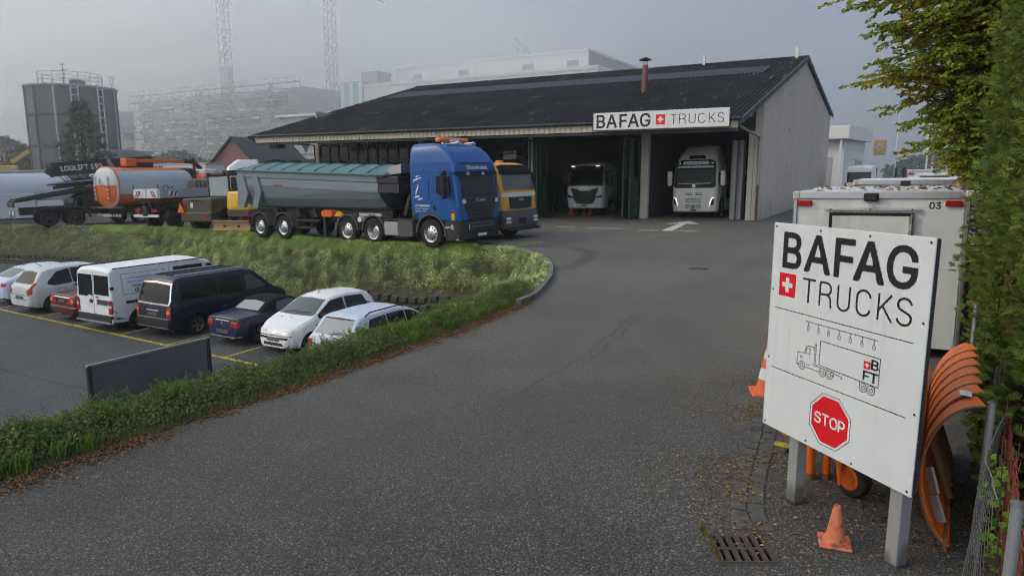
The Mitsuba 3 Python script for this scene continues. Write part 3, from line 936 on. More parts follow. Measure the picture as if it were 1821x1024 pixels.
sc.part('toe_board', [bx(x, x + 2.4, -1.1, -1.05, z, z + .35) for x, z in [(xs[int(a)], -2 + LH * b) for a, b in zip(RNG.integers(0, len(xs) - 1, 90), RNG.integers(0, 14, 90))]], 'light_wall', kind='stuff')
sc.part('end_standard', [bx(2.6 - .04, 2.6 + .04, y - .04, y + .04, -4, 24) for y in np.arange(9, 20, 2.0)] + [bx(.2, 2.6, y - .04, y + .04, z, z + .08) for y in np.arange(9, 20, 2.0) for z in np.arange(0, 24, 2)] + [bx(2.5, 2.6, 9, 19, z, z + .14) for z in np.arange(0, 25, 2)], 'scaffold', kind='stuff')


def crane(x, y, w, label, zb=-3, zt=58, cab=None):
    t = Thing('tower_crane', label, 'crane', ident(x, y, 0, 12))
    h = w / 2
    for sx in (-h, h):
        for sy in (-h, h):
            t.part('mast_leg', bx(sx - .085, sx + .085, sy - .085, sy + .085, zb, zt), 'crane_red')
    br = []
    z = zb
    while z < zt - w:
        for s in (-h, h):
            br += [bar([-h, s, z], [h, s, z + w], .10, .10), bar([s, h, z], [s, -h, z + w], .10, .10), bar([-h, s, z], [h, s, z], .07, .07), bar([s, -h, z], [s, h, z], .07, .07)]
        z += w
    t.part('lattice', br, 'crane_red', kind='stuff')
    t.part('jib', [bar([-14, 0, zt + 1], [40, 0, zt + 1], .5, .8)], 'crane_red')
    if cab:
        t.part('mast_sleeve', cb(-h * 1.15, h * 1.15, -h * 1.15, h * 1.15, cab[0], cab[1], .05), 'mid_wall')


crane(-78, 196, 2.2, 'left tower crane with a red lattice mast vanishing into the fog', cab=(20, 31))
crane(-51.5, 205, 2.4, 'right tower crane with a red lattice mast behind the scaffolding')
crane(3.9, 320, 3.0, 'faintest tower crane, a pale red mast high above the white factory')

# white factory behind the hall, parallel to it
fc = Thing('factory', 'white factory block with a stepped flat roof behind the hall', 'building', ident(14.8, 140, 0, 120.26))
for k, (xa, xb) in enumerate(((-48, -38.5), (-38.45, -26), (-25.95, -10.1), (-10.05, 0))):
    fc.part('facade_panel', bx(xa, xb, 0, .5, 12, 26.2), 'light_wall')
    fc.part('louvre', bx(xb - 4.5, xb - 2.0, -.12, .02, 23.4, 24.5), 'mid_wall')
fc.part('block', bx(-48, -.05, .5, 27, -4, 26.0), 'mid_wall')
fc.part('parapet', bx(-48.2, .2, -.2, 27.2, 26.0, 26.4), 'light_wall')
fc.part('lower_roof', bx(-56, 6, -9, -.2, 21.2, 21.8), 'light_wall')
fc.part('lower_block', bx(-50, 6, -8.8, -.2, -4, 21.2), 'light_wall')
fc.part('roof_house', cb(-52, -47.5, -7, -2, 21.8, 24.8, .05), 'mid_wall')
gl = fc.part('glass_stair', bx(-56.5, -50.1, -9.2, -1, -4, 22.6), 'teal')
for i in range(5):
    fc.part('glass_pane', bx(-56.3 + i * 1.3, -56.3 + i * 1.3 + 1.15, -9.28, -9.2, 10, 22.3), 'teal' if i % 2 else 'light_wall', parent=gl)

# striped white building left behind the hall
sbm = ident(-18.6, 84, 0, 120.26)
st = Thing('striped_building', 'white building clad in slanting stripes with diamond windows', 'building', sbm)
st.part('wall', bx(-13, 9, .1, 12, -3, 9.6), 'mid_wall')
face = sbox(-13, 5.0, 9, 9.6)
for k in range(74):
    x = -20 + k * .42
    g = Polygon([(x, 4.6), (x + .21, 4.6), (x + 4.4 + .21, 10), (x + 4.4, 10)]).intersection(face)
    if g.area > .05:
        st.part('cladding_strip', xf(ext(g, .08), frame([0, .02, 0], [1, 0, 0], [0, 0, 1])), 'light_wall')
st.part('lower_wall', bx(-13, 9, -.2, .1, -3, 4.3), 'light_wall')
st.part('cornice', bx(-13.2, 9.2, -.35, .2, 9.55, 9.85), 'light_wall')
for x in (-11.0, -8.2, -5.4):
    st.part('diamond_window', xf(ext(Polygon([(-.75, 0), (0, -1.0), (.75, 0), (0, 1.0)]), .1), frame([x, -.02, 6.1], [1, 0, 0], [0, 0, 1])), 'dark_wall')
st.part('awning', bx(-13.3, 9.3, -1.4, -.2, 4.3, 4.75), 'light_wall')

# pink gabled shed
pk = Thing('shed', 'pink wooden shed with a grey gable roof', 'shed', ident(-29.3, 74, 0, 100))
pk.part('wall', front([(-2.9, -3), (2.9, -3), (2.9, 3.1), (0, 6.1), (-2.9, 3.1)], -10, 0) if False else xf(side([(-2.9, -3), (2.9, -3), (2.9, 3.1), (0, 6.1), (-2.9, 3.1)], 0, 12), rotm([0, 0, 1], 0)), 'pink_wall')
for s in (-1, 1):
    pk.part('roof', tm([[0, -.4, 6.4], [s * 3.5, -.4, 2.75], [s * 3.5, 12.4, 2.75], [0, 12.4, 6.4], [0, -.4, 6.2], [s * 3.5, -.4, 2.55], [s * 3.5, 12.4, 2.55], [0, 12.4, 6.2]],
                       [[0, 1, 2, 3], [7, 6, 5, 4], [0, 4, 5, 1], [1, 5, 6, 2], [2, 6, 7, 3]]), 'roof_grey')
pk.part('door', cb(-1.5, 1.2, -.06, 0, -2, 1.9, .01), 'light_wall')


def block_house(name, x, y, az, w, d, z, label, floors, mat='mid_wall'):
    t = Thing(name, label, 'building', ident(x, y, 0, az))
    t.part('wall', bx(-w, 0, 0, d, -4, z), mat)
    t.part('roof_edge', bx(-w - .2, .2, -.2, d + .2, z, z + .4), 'mid_wall')
    for i in range(floors):
        zz = z - 2.4 - i * 3.0
        for k in range(int(w / 3)):
            t.part('window', bx(-w + 1 + k * 3, -w + 2.7 + k * 3, -.05, .02, zz, zz + 1.4), 'dark_wall')
    return t


block_house('apartment_building', -96, 128, 62, 26, 12, 11.4, 'pale apartment block in the fog at the left edge behind trees', 3, 'beige')
b2 = block_house('office_building', -80, 150, 62, 12, 14, 12.0, 'grey flat-roofed block between the silo and the scaffolding', 3)
b2.part('roof_house', cb(-8, 0, 3, 9, 12, 15.5, .1), 'mid_wall')
mst = Thing('radio_mast', 'thin radio mast on the grey block beside the silo', 'mast', ident(-84, 150, 0, 0))
mst.part('pole', rod([0, 0, 13], [0, 0, 22.5], .12, 6), 'mid_wall')
mst.part('antenna_panel', [cb(-.3, .3, -.4, .4, 20.6, 22.6, .05)], 'light_wall')

# ---- right of the hall: dealer building, banner poles, lamp
db = Thing('dealer_building', 'small white flat-roofed workshop building beyond the hall', 'building', ident(33.2, 70, 0, 38.5))
db.part('wall', bx(0, 8.4, .2, 10, -1, 5.9), 'light_wall')
for i in range(6):
    db.part('wall_panel', bx(1.2, 8.3, .1, .2, .2 + i * .95, 1.1 + i * .95), 'light_wall')
db.part('fascia', bx(-1.2, 8.8, -.5, 10.5, 5.9, 7.2), 'light_wall')
for k in range(4):
    db.part('fascia_panel', bx(-1.28, -1.2, -.4 + k * 2.6, 2.1 + k * 2.6, 5.95, 7.15), 'plate_white')
db.part('gate', bx(-.06, .02, 1.2, 4.4, -.5, 4.2), 'mid_wall')
db.part('door', bx(4.4, 7.2, .02, .1, -.5, 3.9), 'mid_wall')
db.part('post', bx(-1.0, -.8, .2, .4, -.5, 5.9), 'light_wall')
ds = Thing('dealer_sign', 'tan square sign with a pale diamond emblem on the white workshop', 'sign', ident(39.9, 79.0, 0, 38.5))
ds.part('panel', cb(1.3, 1.45, -1.55, -.3, 4.6, 6.3, .03), 'tan_sign')
dm = Polygon([(0, .55), (.38, 0), (0, -.55), (-.38, 0)]).difference(Polygon([(0, .22), (.15, 0), (0, -.22), (-.15, 0)]))
ds.part('emblem', xf(ext(dm, .05), frame([1.29, -.93, 5.45], [0, -1, 0], [0, 0, 1])), 'alu')
lp = Thing('street_lamp', 'tall thin street lamp standing beyond the parked cars', 'lamp', ident(40.9, 75, 0, 0))
lp.part('pole', tube([[0, 0, 0], [0, 0, 9.0], [.1, 0, 9.25], [.6, 0, 9.3]], [.09, .05, .04, .04], 8), 'light_wall')
lp.part('lamp_head', cb(-.35, .35, -.12, .12, 9.2, 9.36, .04).apply_translation([.1, 0, 0]), 'light_wall')
for k, (x, mt, lb) in enumerate(((35.4, 'light_wall', 'white banner pole with a small box near its top'), (35.9, 'tan_sign', 'banner pole with a rolled tan flag'))):
    bp = Thing('banner_pole', lb, 'pole', ident(x, 60, .4, 0))
    bp.part('pole', rod([0, 0, 0], [0, 0, 6.2], .07, 8), 'light_wall')
    bp.part('flag' if k else 'box', lathe([(.05, 3.0), (.12, 3.3), (.10, 5.9), (.04, 6.1)], 8, 'z') if k else cb(-.15, .15, -.12, .12, 4.6, 5.4, .02), mt)
for i, (x, y) in enumerate(((29.6, 58), (31.1, 60), (33.4, 61), (34.2, 61.3), (31.6, 56.5))):
    single('bollard', lathe([(.12, -.2), (.12, 2.5), (.0, 2.55)], 10, 'z'), 'dark_steel', ['first', 'second', 'third', 'fourth', 'fifth'][i] + ' dark post among the cars right of the hall', 'post', group='dark posts by the cars', m=ident(x, y, zU(x, y), 0))

# ------------------------------------------------------------------ wheels and cars
def wheel_parts(R, w, kind):
    tyre = lathe([(R * .60, -w * .46), (R * .80, -w * .5), (R * .94, -w * .47), (R, -w * .36), (R, w * .36), (R * .94, w * .47), (R * .80, w * .5), (R * .60, w * .46)], 32)
    if kind == 'car':
        rim = [lathe([(R * .62, w * .47), (R * .58, w * .44), (R * .55, w * .30), (R * .62, w * .30)], 28), lathe([(.001, w * .42), (R * .14, w * .40), (R * .16, w * .3)], 16)]
        for k in range(5):
            rim.append(xf(hull([[R * .10, w * y, z] for y in (.30, .40) for z in (-R * .09, R * .09)] + [[R * .60, w * y, z] for y in (.30, .42) for z in (-R * .13, R * .13)]), rotm([0, 1, 0], 72 * k + 10)))
        back = lathe([(.001, w * .12), (R * .62, w * .12)], 24)
    else:                               # truck wheel: dished steel disc with ten holes and a hub
        s = .30 if kind == 'front' else -.05
        rim = [lathe([(R * .62, w * .48), (R * .585, w * .46), (R * .565, w * s), (R * .50, w * (s + .03)), (R * .30, w * (s + .14)), (R * .27, w * (s + .16)), (R * .27, w * .02)], 32),
               lathe([(.001, w * (s + .34)), (R * .13, w * (s + .32)), (R * .17, w * (s + .2)), (R * .27, w * (s + .13))], 20)]
        hol = []
        for k in range(10):
            a = math.radians(36 * k)
            hol.append(xf(lathe([(R * .06, w * (s + .135)), (.001, w * (s + .14))], 8), trimesh.transformations.translation_matrix([R * .43 * math.cos(a), 0, R * .43 * math.sin(a)])))
            rim.append(xf(lathe([(.014, w * s), (.014, w * (s + .24)), (.001, w * (s + .24))], 6), trimesh.transformations.translation_matrix([R * .22 * math.cos(a), 0, R * .22 * math.sin(a)])))
        back = cat(hol)
    return tyre, cat(rim), back


WK = {}


def add_wheel(t, x, y, R=.31, w=.2, kind='car', rim='alu'):
    """a wheel whose outer face lies at |y|"""
    k = (R, w, kind)
    if k not in WK: WK[k] = wheel_parts(*k)
    s = 1 if y > 0 else -1
    m = ident(x, y - s * w / 2, R, 90) if s > 0 else ident(x, y - s * w / 2, R, 270)
    key = numbered(t.key + '__wheel')
    t.part('tyre', WK[k][0], 'rubber', smooth=35, parent=key, m=m)
    t.part('rim', WK[k][1], rim, smooth=35, parent=key, m=m)
    t.part('rim_back' if kind == 'car' else 'rim_hole', WK[k][2], 'black', parent=key, m=m, kind=None if kind == 'car' else 'stuff')


def interp(pts, x):
    p = np.array(pts, float)
    return np.interp(x, p[:, 0], p[:, 1])


def car_body(top, belt, plan, low, inset=.30, crown=.035, arches=(), x0=None, x1=None, step=.06):
    X0 = top[0][0] if x0 is None else x0
    X1 = top[-1][0] if x1 is None else x1
    xs = np.unique(np.round(np.r_[np.arange(X0, X1, step), X1, [p[0] for p in top if X0 <= p[0] <= X1], [p[0] for p in plan if X0 <= p[0] <= X1]], 4))
    k = 3
    zt = interp(top, xs)
    # light smoothing of the outline so that it has no hard kinks
    zs = np.array([np.mean(interp(top, np.clip(x + np.linspace(-.05, .05, 5), X0, X1))) for x in xs])
    zt = np.where((xs > X0 + .1) & (xs < X1 - .1), zs, zt)
    zb = np.minimum(interp(belt, xs), zt - .035)
    h = interp(plan, xs); zl = np.minimum(interp(low, xs), zb - .05)
    S = []
    for a in range(len(xs)):
        H, L, B, Z = h[a], zl[a], zb[a], zt[a]
        g = Z - B
        sh = H * .965
        wr = max(sh - inset * g - .02, .3 * H)
        r = min(.07, g * .4)
        half = [(0, L), (H * .8, L), (H * .93, L + .03), (H * .985, L + .3 * (B - L)), (H, L + .62 * (B - L)), (H * .992, L + .86 * (B - L)), (sh, B),
                (sh + (wr - sh) * .35, B + (g - r) * .35), (sh + (wr - sh) * .72, B + (g - r) * .72), (wr, B + g - r), (wr - r * .5, B + g - r * .3), (wr - r * 1.6, Z), (wr * .5, Z + crown * .7), (0, Z + crown)]
        ring = half + [(-y, z) for y, z in half[-2:0:-1]]
        S.append([(xs[a], y, z) for y, z in ring])
    m = loft(S)
    if arches:
        m = minus(m, *[cyl([ax, -2, az], [ax, 2, az], r, 28) for ax, az, r in arches])
    return m


def sym(p):
    """mirrors a half outline given for y >= 0 (y, z)"""
    return [(-y, z) for y, z in p] + [(y, z) for y, z in p[::-1]]


def make_car(label, m, s, name='parked_car', category='car', group=None):
    t = Thing(name, label, category, m, group)
    R = s.get('R', .31); a0, a1 = s['axles']
    L = s['top'][-1][0]; HW = max(p[1] for p in s['plan'])
    body = car_body(s['top'], s['belt'], s['plan'], s['low'], s.get('inset', .3), s.get('crown', .035), [(a0, R, R + .055), (a1, R, R + .055)])
    t.part('body', body, s['paint'], smooth=38)
    t.part('underbody', [cb(.25, L - .25, -HW * .72, HW * .72, .17, min(.62, R * 2), .03)], 'black')
    for x in (a0, a1):
        for y in (-1, 1):
            add_wheel(t, x, y * (HW - .035), R, .2, 'car', s.get('rim', 'alu'))
    full = s.get('wrap_on', body)
    gm = s.get('glass', 'glass')
    for sgn in (-1, 1):
        for w in s.get('side', []):
            poly = rpoly(w, .025)
            k = t.part('side_window_frame', wrap(body, 1, sgn, poly.buffer(.022), .004), 'dark_plastic', smooth=30)
            t.part('side_window', wrap(body, 1, sgn, poly, .010, skirt=.008), gm, smooth=30)
        for w in s.get('seams', []):
            t.part('door_seam', wrap(body, 1, sgn, LineString(w).buffer(.007), .003, skirt=.004), 'black')
        for w in s.get('side_trim', []):
            t.part('side_trim', wrap(body, 1, sgn, Polygon(w), .012), s.get('trim', 'dark_plastic'))
        for x, z in s.get('handles', []):
            t.part('door_handle', wrap(body, 1, sgn, rpoly([(x - .09, z - .018), (x + .09, z - .018), (x + .09, z + .018), (x - .09, z + .018)], .01), .022), s.get('handle_mat', s['paint']))
        if 'mirror' in s:
            x, z = s['mirror']
            y = hit(body, 1, sgn, [[x, z]])[0]
            t.part('mirror', mv(xf(hull([[-.07, 0, -.04], [.07, 0, -.05], [-.05, .02, .05], [.05, .02, .06], [-.1, .19, -.07], [.06, .19, -.06], [-.09, .2, .07], [.03, .2, .07]]), np.diag([1, sgn, 1, 1])), x, y, z), s.get('mirror_mat', s['paint']), smooth=40)
    for f, sgn in (('rear', -1), ('front', 1)):
        for nm, poly, mat, off in s.get(f, []):
            p = poly if hasattr(poly, 'area') else rpoly(poly, .02)
            t.part(nm, wrap(body, 0, sgn, p, off, step=.08), mat, smooth=30)
    for nm, poly, mat, off in s.get('roof', []):
        t.part(nm, wrap(body, 2, 1, poly if hasattr(poly, 'area') else Polygon(poly), off), mat, smooth=30)
    for p in s.get('extra', []):
        t.part(*p)
    return t, body


def both(nm, p, mat, off):
    return [(nm, p, mat, off), (nm, [(-y, z) for y, z in p], mat, off)]


def plate(z, w=.26, h=.06, y=0):
    return ('number_plate', [(y - w, z - h), (y + w, z - h), (y + w, z + h), (y - w, z + h)], 'grey_plastic', .012)


ROW = np.array([-8.10, 18.81]); RD = np.array([row_dir[0], row_dir[1]])
BAY_AZ = 30.0
BD = np.array([math.sin(math.radians(BAY_AZ)), math.cos(math.radians(BAY_AZ))])


def bay(lat, off, L, away=True, daz=0.0):
    """frame of a parked car: lat metres along the row from the mark, nearest end off metres behind the line"""
    p = ROW + RD * lat + BD * (off if away else off + L)
    return ident(p[0], p[1], LOT, (BAY_AZ if away else BAY_AZ + 180) + daz)


# --- silver people carrier
mpv = dict(paint='paint_silver', axles=(.78, 3.5), R=.33,
    top=[(0, .45), (.02, .78), (.06, .98), (.16, 1.06), (.52, 1.53), (.72, 1.60), (1.4, 1.655), (2.3, 1.64), (2.85, 1.52), (3.75, 1.05), (4.25, .84), (4.44, .68), (4.5, .42)],
    belt=[(0, .98), (2, 1.0), (3.7, .98), (4.5, .8)], plan=[(0, .62), (.05, .72), (.2, .82), (.7, .895), (3.6, .9), (4.1, .85), (4.38, .7), (4.5, .55)], low=[(0, .30), (.3, .22), (4.2, .2), (4.5, .28)],
    side=[[(.62, 1.08), (.66, 1.16), (1.02, 1.47), (1.45, 1.55), (1.45, 1.06), (.86, 1.03)], [(1.52, 1.06), (1.52, 1.555), (2.25, 1.55), (2.25, 1.05)], [(2.32, 1.05), (2.32, 1.54), (2.75, 1.46), (3.45, 1.10), (3.45, 1.04)]],
    seams=[[(1.48, 1.0), (1.5, .36)], [(2.28, 1.0), (2.26, .3)], [(3.4, 1.0), (3.3, .3)], [(.95, .88), (1.2, .88), (1.2, .72), (.95, .72), (.95, .88)]], handles=[(1.75, .93), (2.5, .92)], mirror=(3.25, 1.08),
    rear=[('rear_window', sym([(.0, 1.10), (.56, 1.10), (.62, 1.18), (.47, 1.50), (0, 1.53)]), 'glass', .006)] + both('tail_lamp', [(.60, .70), (.76, .78), (.74, 1.12), (.66, 1.16), (.64, .95), (.50, .86)], 'red_lens', .015) +
    both('lamp_cluster', [(.38, .84), (.50, .87), (.56, .95), (.44, .96)], 'clear_lens', .012) + [plate(.60), ('bumper_line', sym([(0, .69), (.7, .71), (.7, .73), (0, .71)]), 'grey_plastic', .006), ('hatch_seam', sym([(0, .54), (.5, .54), (.5, .555), (0, .555)]), 'black', .003)],
    front=[('windscreen', sym([(0, 1.08), (.68, 1.08), (.56, 1.48), (0, 1.5)]), 'glass', .006)] + both('headlamp', [(.5, .68), (.72, .72), (.72, .84), (.55, .82)], 'clear_lens', .01))
c, bd = make_car('silver people carrier with tall red tail lamps beside the white delivery van', bay(-11.75, .05, 4.5), mpv)
c.part('antenna', rod([.95, .1, 1.62], [.65, .1, 1.85], .012, 5), 'black')
# --- silver coupe at the left edge
coupe = dict(paint='paint_silver_blue', axles=(.8, 3.35), R=.32,
    top=[(0, .45), (.03, .85), (.1, .98), (.3, 1.04), (1.05, 1.38), (1.7, 1.45), (2.3, 1.43), (3.2, 1.0), (4.0, .82), (4.25, .64), (4.3, .42)],
    belt=[(0, .95), (2, .96), (3.2, .95), (4.3, .75)], plan=[(0, .6), (.1, .74), (.6, .87), (3.4, .88), (3.9, .82), (4.2, .68), (4.3, .5)], low=[(0, .3), (.3, .22), (4, .2), (4.3, .28)],
    side=[[(.85, 1.06), (1.25, 1.33), (1.5, 1.36), (1.5, 1.02)], [(1.58, 1.02), (1.58, 1.36), (2.2, 1.35), (2.95, 1.0)]], seams=[[(1.54, .98), (1.5, .35)], [(2.85, .95), (2.8, .3)]], handles=[(1.75, .88)], mirror=(2.75, 1.02),
    rear=[('rear_window', sym([(0, 1.08), (.55, 1.08), (.48, 1.34), (0, 1.36)]), 'glass_light', .006)] + both('tail_lamp', [(.45, .75), (.72, .78), (.72, .9), (.5, .9)], 'red_lens', .012) + [plate(.55)],
    front=[('windscreen', sym([(0, 1.04), (.62, 1.04), (.55, 1.38), (0, 1.4)]), 'glass_light', .006)])
c, bd = make_car('silver coupe with a small rear side window, leftmost in the lower row', bay(-14.4, .35, 4.3), coupe)
c.part('antenna', rod([1.15, .0, 1.43], [.9, 0, 1.62], .012, 5), 'black')
# --- dark red saloon half hidden
saloon = dict(paint='paint_red', axles=(.9, 3.5), R=.3,
    top=[(0, .45), (.02, .82), (.08, .92), (.85, .96), (1.4, 1.32), (1.8, 1.38), (2.5, 1.38), (3.2, .98), (4.25, .82), (4.42, .65), (4.45, .42)],
    belt=[(0, .86), (2, .9), (3.2, .9), (4.45, .75)], plan=[(0, .72), (.1, .8), (.5, .845), (3.8, .85), (4.3, .75), (4.45, .65)], low=[(0, .3), (.3, .2), (4.2, .2), (4.45, .28)],
    side=[[(1.1, .96), (1.45, 1.27), (2.0, 1.31), (2.0, .95)], [(2.07, .95), (2.07, 1.31), (2.5, 1.3), (3.0, .97)]], seams=[[(2.03, .9), (2.0, .3)]], mirror=(2.9, 1.0),
    rear=[('rear_window', sym([(0, .99), (.55, .99), (.48, 1.28), (0, 1.3)]), 'glass_light', .006)] + both('tail_lamp', [(.34, .66), (.72, .66), (.72, .84), (.34, .84)], 'red_lens', .012) + both('indicator', [(.56, .69), (.73, .69), (.73, .81), (.56, .81)], 'orange_lens', .017) +
    [plate(.72, .2, .05), ('bumper_strip', sym([(0, .50), (.78, .50), (.78, .56), (0, .56)]), 'chrome', .015), ('boot_trim', sym([(0, .85), (.5, .85), (.5, .875), (0, .875)]), 'chrome', .008)],
    front=[('windscreen', sym([(0, 1.02), (.6, 1.02), (.52, 1.3), (0, 1.32)]), 'glass', .006)])
make_car('dark red saloon with orange and red lamps half hidden by the white delivery van', bay(-8.95, .15, 4.45), saloon)
# --- white delivery van
def squash(spec, kx, kz):
    """the same car a little shorter and lower"""
    d = dict(spec)
    for k in ('top', 'belt', 'low'): d[k] = [(x * kx, z * kz) for x, z in spec[k]]
    d['plan'] = [(x * kx, y) for x, y in spec['plan']]
    for k in ('side', 'seams', 'side_trim'): d[k] = [[(x * kx, z * kz) for x, z in p] for p in spec[k]]
    d['handles'] = [(x * kx, z * kz) for x, z in spec['handles']]
    d['mirror'] = (spec['mirror'][0] * kx, spec['mirror'][1] * kz)
    d['axles'] = tuple(x * kx for x in spec['axles'])
    for f in ('rear', 'front'): d[f] = [(n, affinity.scale(q, 1, kz, origin=(0, 0)) if hasattr(q, 'area') else [(y, z * kz) for y, z in q], m, o) for n, q, m, o in spec[f]]
    return d


van = dict(paint='paint_van', axles=(1.0, 4.15), R=.34, inset=.07, crown=.05,
    top=[(0, .40), (.01, 1.2), (.04, 2.08), (.14, 2.20), (3.6, 2.24), (4.1, 2.12), (4.95, 1.32), (5.35, 1.05), (5.45, .8), (5.48, .4)],
    belt=[(0, 1.25), (4.8, 1.25), (5.48, .95)], plan=[(0, .93), (.04, .975), (.5, .99), (4.5, .985), (5.0, .93), (5.35, .8), (5.48, .65)], low=[(0, .34), (1, .3), (5.2, .26), (5.48, .3)],
    side=[[(2.5, 1.42), (2.5, 2.02), (3.72, 2.02), (3.72, 1.42)], [(3.92, 1.4), (3.92, 2.0), (4.15, 1.98), (4.8, 1.42), (4.8, 1.36)]],
    seams=[[(2.3, 2.08), (2.3, .45)], [(3.82, 2.08), (3.82, .45)], [(.45, 2.0), (2.1, 2.0), (2.1, 1.3), (.45, 1.3), (.45, 2.0)]],
    side_trim=[[(.5, .98), (2.1, .98), (2.1, 1.08), (.5, 1.08)]], handles=[(3.65, 1.2)], handle_mat='dark_plastic', mirror=(4.7, 1.42), mirror_mat='black',
    rear=[('rear_window', [(-.82, 1.30), (-.05, 1.30), (-.05, 1.98), (-.82, 1.98)], 'glass', .008), ('rear_window', [(.05, 1.22), (.05, 1.98), (.82, 1.98), (.82, 1.22), (.35, 1.22), (.22, 1.30)][::-1], 'glass', .008),
          ('door_seam', sbox(-.008, .5, .008, 2.1), 'black', .004), ('bumper', sym([(0, .38), (.95, .38), (.95, .62), (0, .62)]), 'dark_plastic', .03), ('step', sym([(0, .36), (.9, .36), (.9, .41), (0, .41)]), 'galva', .10),
          ('number_plate', [(-.12 - .62, .96), (-.16, .96), (-.16, 1.14), (-.74, 1.14)], 'grey_plastic', .012), ('door_handle', [(.06, 1.0), (.22, 1.0), (.22, 1.12), (.06, 1.12)], 'black', .02), ('door_handle', [(-.28, 1.2), (-.12, 1.2), (-.12, 1.24), (-.28, 1.24)], 'black', .02)] +
         both('tail_lamp', [(.80, .68), (.97, .68), (.97, 1.14), (.86, 1.16), (.80, 1.08)], 'red_lens', .03) + both('reversing_lamp', [(.82, .88), (.95, .88), (.95, .98), (.82, .98)], 'clear_lens', .036),
    front=[('windscreen', sym([(0, 1.36), (.85, 1.36), (.78, 2.02), (0, 2.05)]), 'glass', .006)])
van2_src = van
van = squash(van, .92, .94)
c, bd = make_car('white delivery van with blue and black lettering on its side', bay(-6.42, -.05, 5.48, True, -1.5), van, 'delivery_van', 'van')
for sgn in (-1, 1):
    c.part('roof_rail', tube([[.15, sgn * .90, 2.085], [3.5, sgn * .90, 2.10]], .022, 6), 'black')
    c.part('hinge', cb(.0, .09, sgn * .96 - .03, sgn * .96 + .06, 1.43, 1.52, .01), 'black')


def side_text(t, body, text, x, z, h, w, mat, sgn=-1, bold=False):
    mt = lettering(text, h, w, bold, .003)
    y = hit(body, 1, sgn, [[x + w / 2, z + h / 2]])[0]
    o = [x, y + sgn * .004, z]
    t.part('lettering', on(mt, o, [1, 0, 0], [0, 0, 1]), mat)


M('letter_blue', (.05, .22, .55), .5)
side_text(c, bd, 'Lieferwagen & Kleinbusse', .60, 1.70, .07, 1.1, 'letter_blue')
side_text(c, bd, 'www.autogivet.ch', .60, 1.57, .09, 1.1, 'letter_blue')
side_text(c, bd, 'mieten ! Ab Fr.', .72, 1.43, .09, .95, 'sign_black')
side_text(c, bd, 'GIVET', .80, 1.26, .12, .75, 'sign_black', bold=True)
y_ = hit(bd, 1, -1, [[2.85, 1.62]])[0]
c.part('emblem', on(ext(affinity.scale(Point(0, 0).buffer(.25), 2.0, 1), .003), [2.87, y_ - .014, 1.55], [1, 0, 0], [0, 0, 1]), 'plate_white')
c.part('lettering', on(lettering('ACC', .2, .6, True, .003), [2.57, y_ - .018, 1.46], [1, 0, 0], [0, 0, 1]), 'letter_blue')
# --- dark blue minivan
mini = dict(paint='paint_navy', axles=(.95, 3.75), R=.33, inset=.12,
    top=[(0, .42), (.02, .8), (.07, 1.08), (.24, 1.72), (.34, 1.84), (.6, 1.90), (2.9, 1.90), (3.3, 1.80), (4.1, 1.15), (4.65, .95), (4.86, .72), (4.9, .42)],
    belt=[(0, 1.1), (4, 1.1), (4.9, .85)], plan=[(0, .80), (.06, .87), (.3, .91), (3.9, .915), (4.4, .86), (4.75, .72), (4.9, .58)], low=[(0, .30), (.4, .24), (4.5, .22), (4.9, .3)],
    side=[[(.45, 1.18), (.5, 1.70), (1.75, 1.74), (1.75, 1.17)], [(1.84, 1.17), (1.84, 1.74), (2.75, 1.74), (2.75, 1.16)]],
    seams=[[(1.8, 1.1), (1.8, .4)], [(2.82, 1.78), (2.82, .4)], [(3.9, 1.05), (3.85, .35)]], side_trim=[[(.45, .74), (3.4, .74), (3.4, .80), (.45, .80)]], trim='black', handles=[(2.65, .98), (3.0, .98)], mirror=(3.75, 1.2),
    rear=[('rear_window_frame', sym([(0, 1.05), (.80, 1.05), (.82, 1.2), (.74, 1.73), (0, 1.76)]), 'chrome', .004), ('rear_window', sym([(0, 1.10), (.74, 1.10), (.76, 1.2), (.69, 1.68), (0, 1.71)]), 'glass', .012),
          ('chrome_strip', sym([(0, .86), (.3, .86), (.3, .89), (0, .89)]), 'chrome', .012), ('bumper_strip', sym([(0, .62), (.78, .62), (.78, .66), (0, .66)]), 'chrome', .015), ('bumper', sym([(0, .36), (.82, .36), (.82, .60), (0, .60)]), 'black', .03),
          ('bumper_edge', sym([(0, .345), (.8, .345), (.8, .37), (0, .37)]), 'chrome', .035), plate(.76, .24, .05)] + both('tail_lamp', [(.70, .66), (.86, .66), (.86, 1.02), (.72, 1.02)], 'red_lens', .012) + both('indicator', [(.71, .80), (.86, .80), (.86, .90), (.71, .90)], 'orange_lens', .016),
    front=[('windscreen', sym([(0, 1.18), (.74, 1.18), (.66, 1.76), (0, 1.78)]), 'glass', .006)])
c, bd = make_car('dark blue minivan with chrome trim between the white van and the convertible', bay(-3.98, .42, 4.9), mini, 'minivan', 'van')
for sgn in (-1, 1):
    c.part('side_window', wrap(bd, 1, sgn, rpoly([(2.90, 1.18), (2.90, 1.70), (3.18, 1.68), (3.78, 1.2)], .03), .008), 'glass_light')
    for k in range(3):
        c.part('roof_rib', tube([[.5, sgn * (.12 + .2 * k), 1.935], [2.9, sgn * (.12 + .2 * k), 1.935]], .018, 6), 'paint_silver_blue' if k == 2 else 'paint_navy')
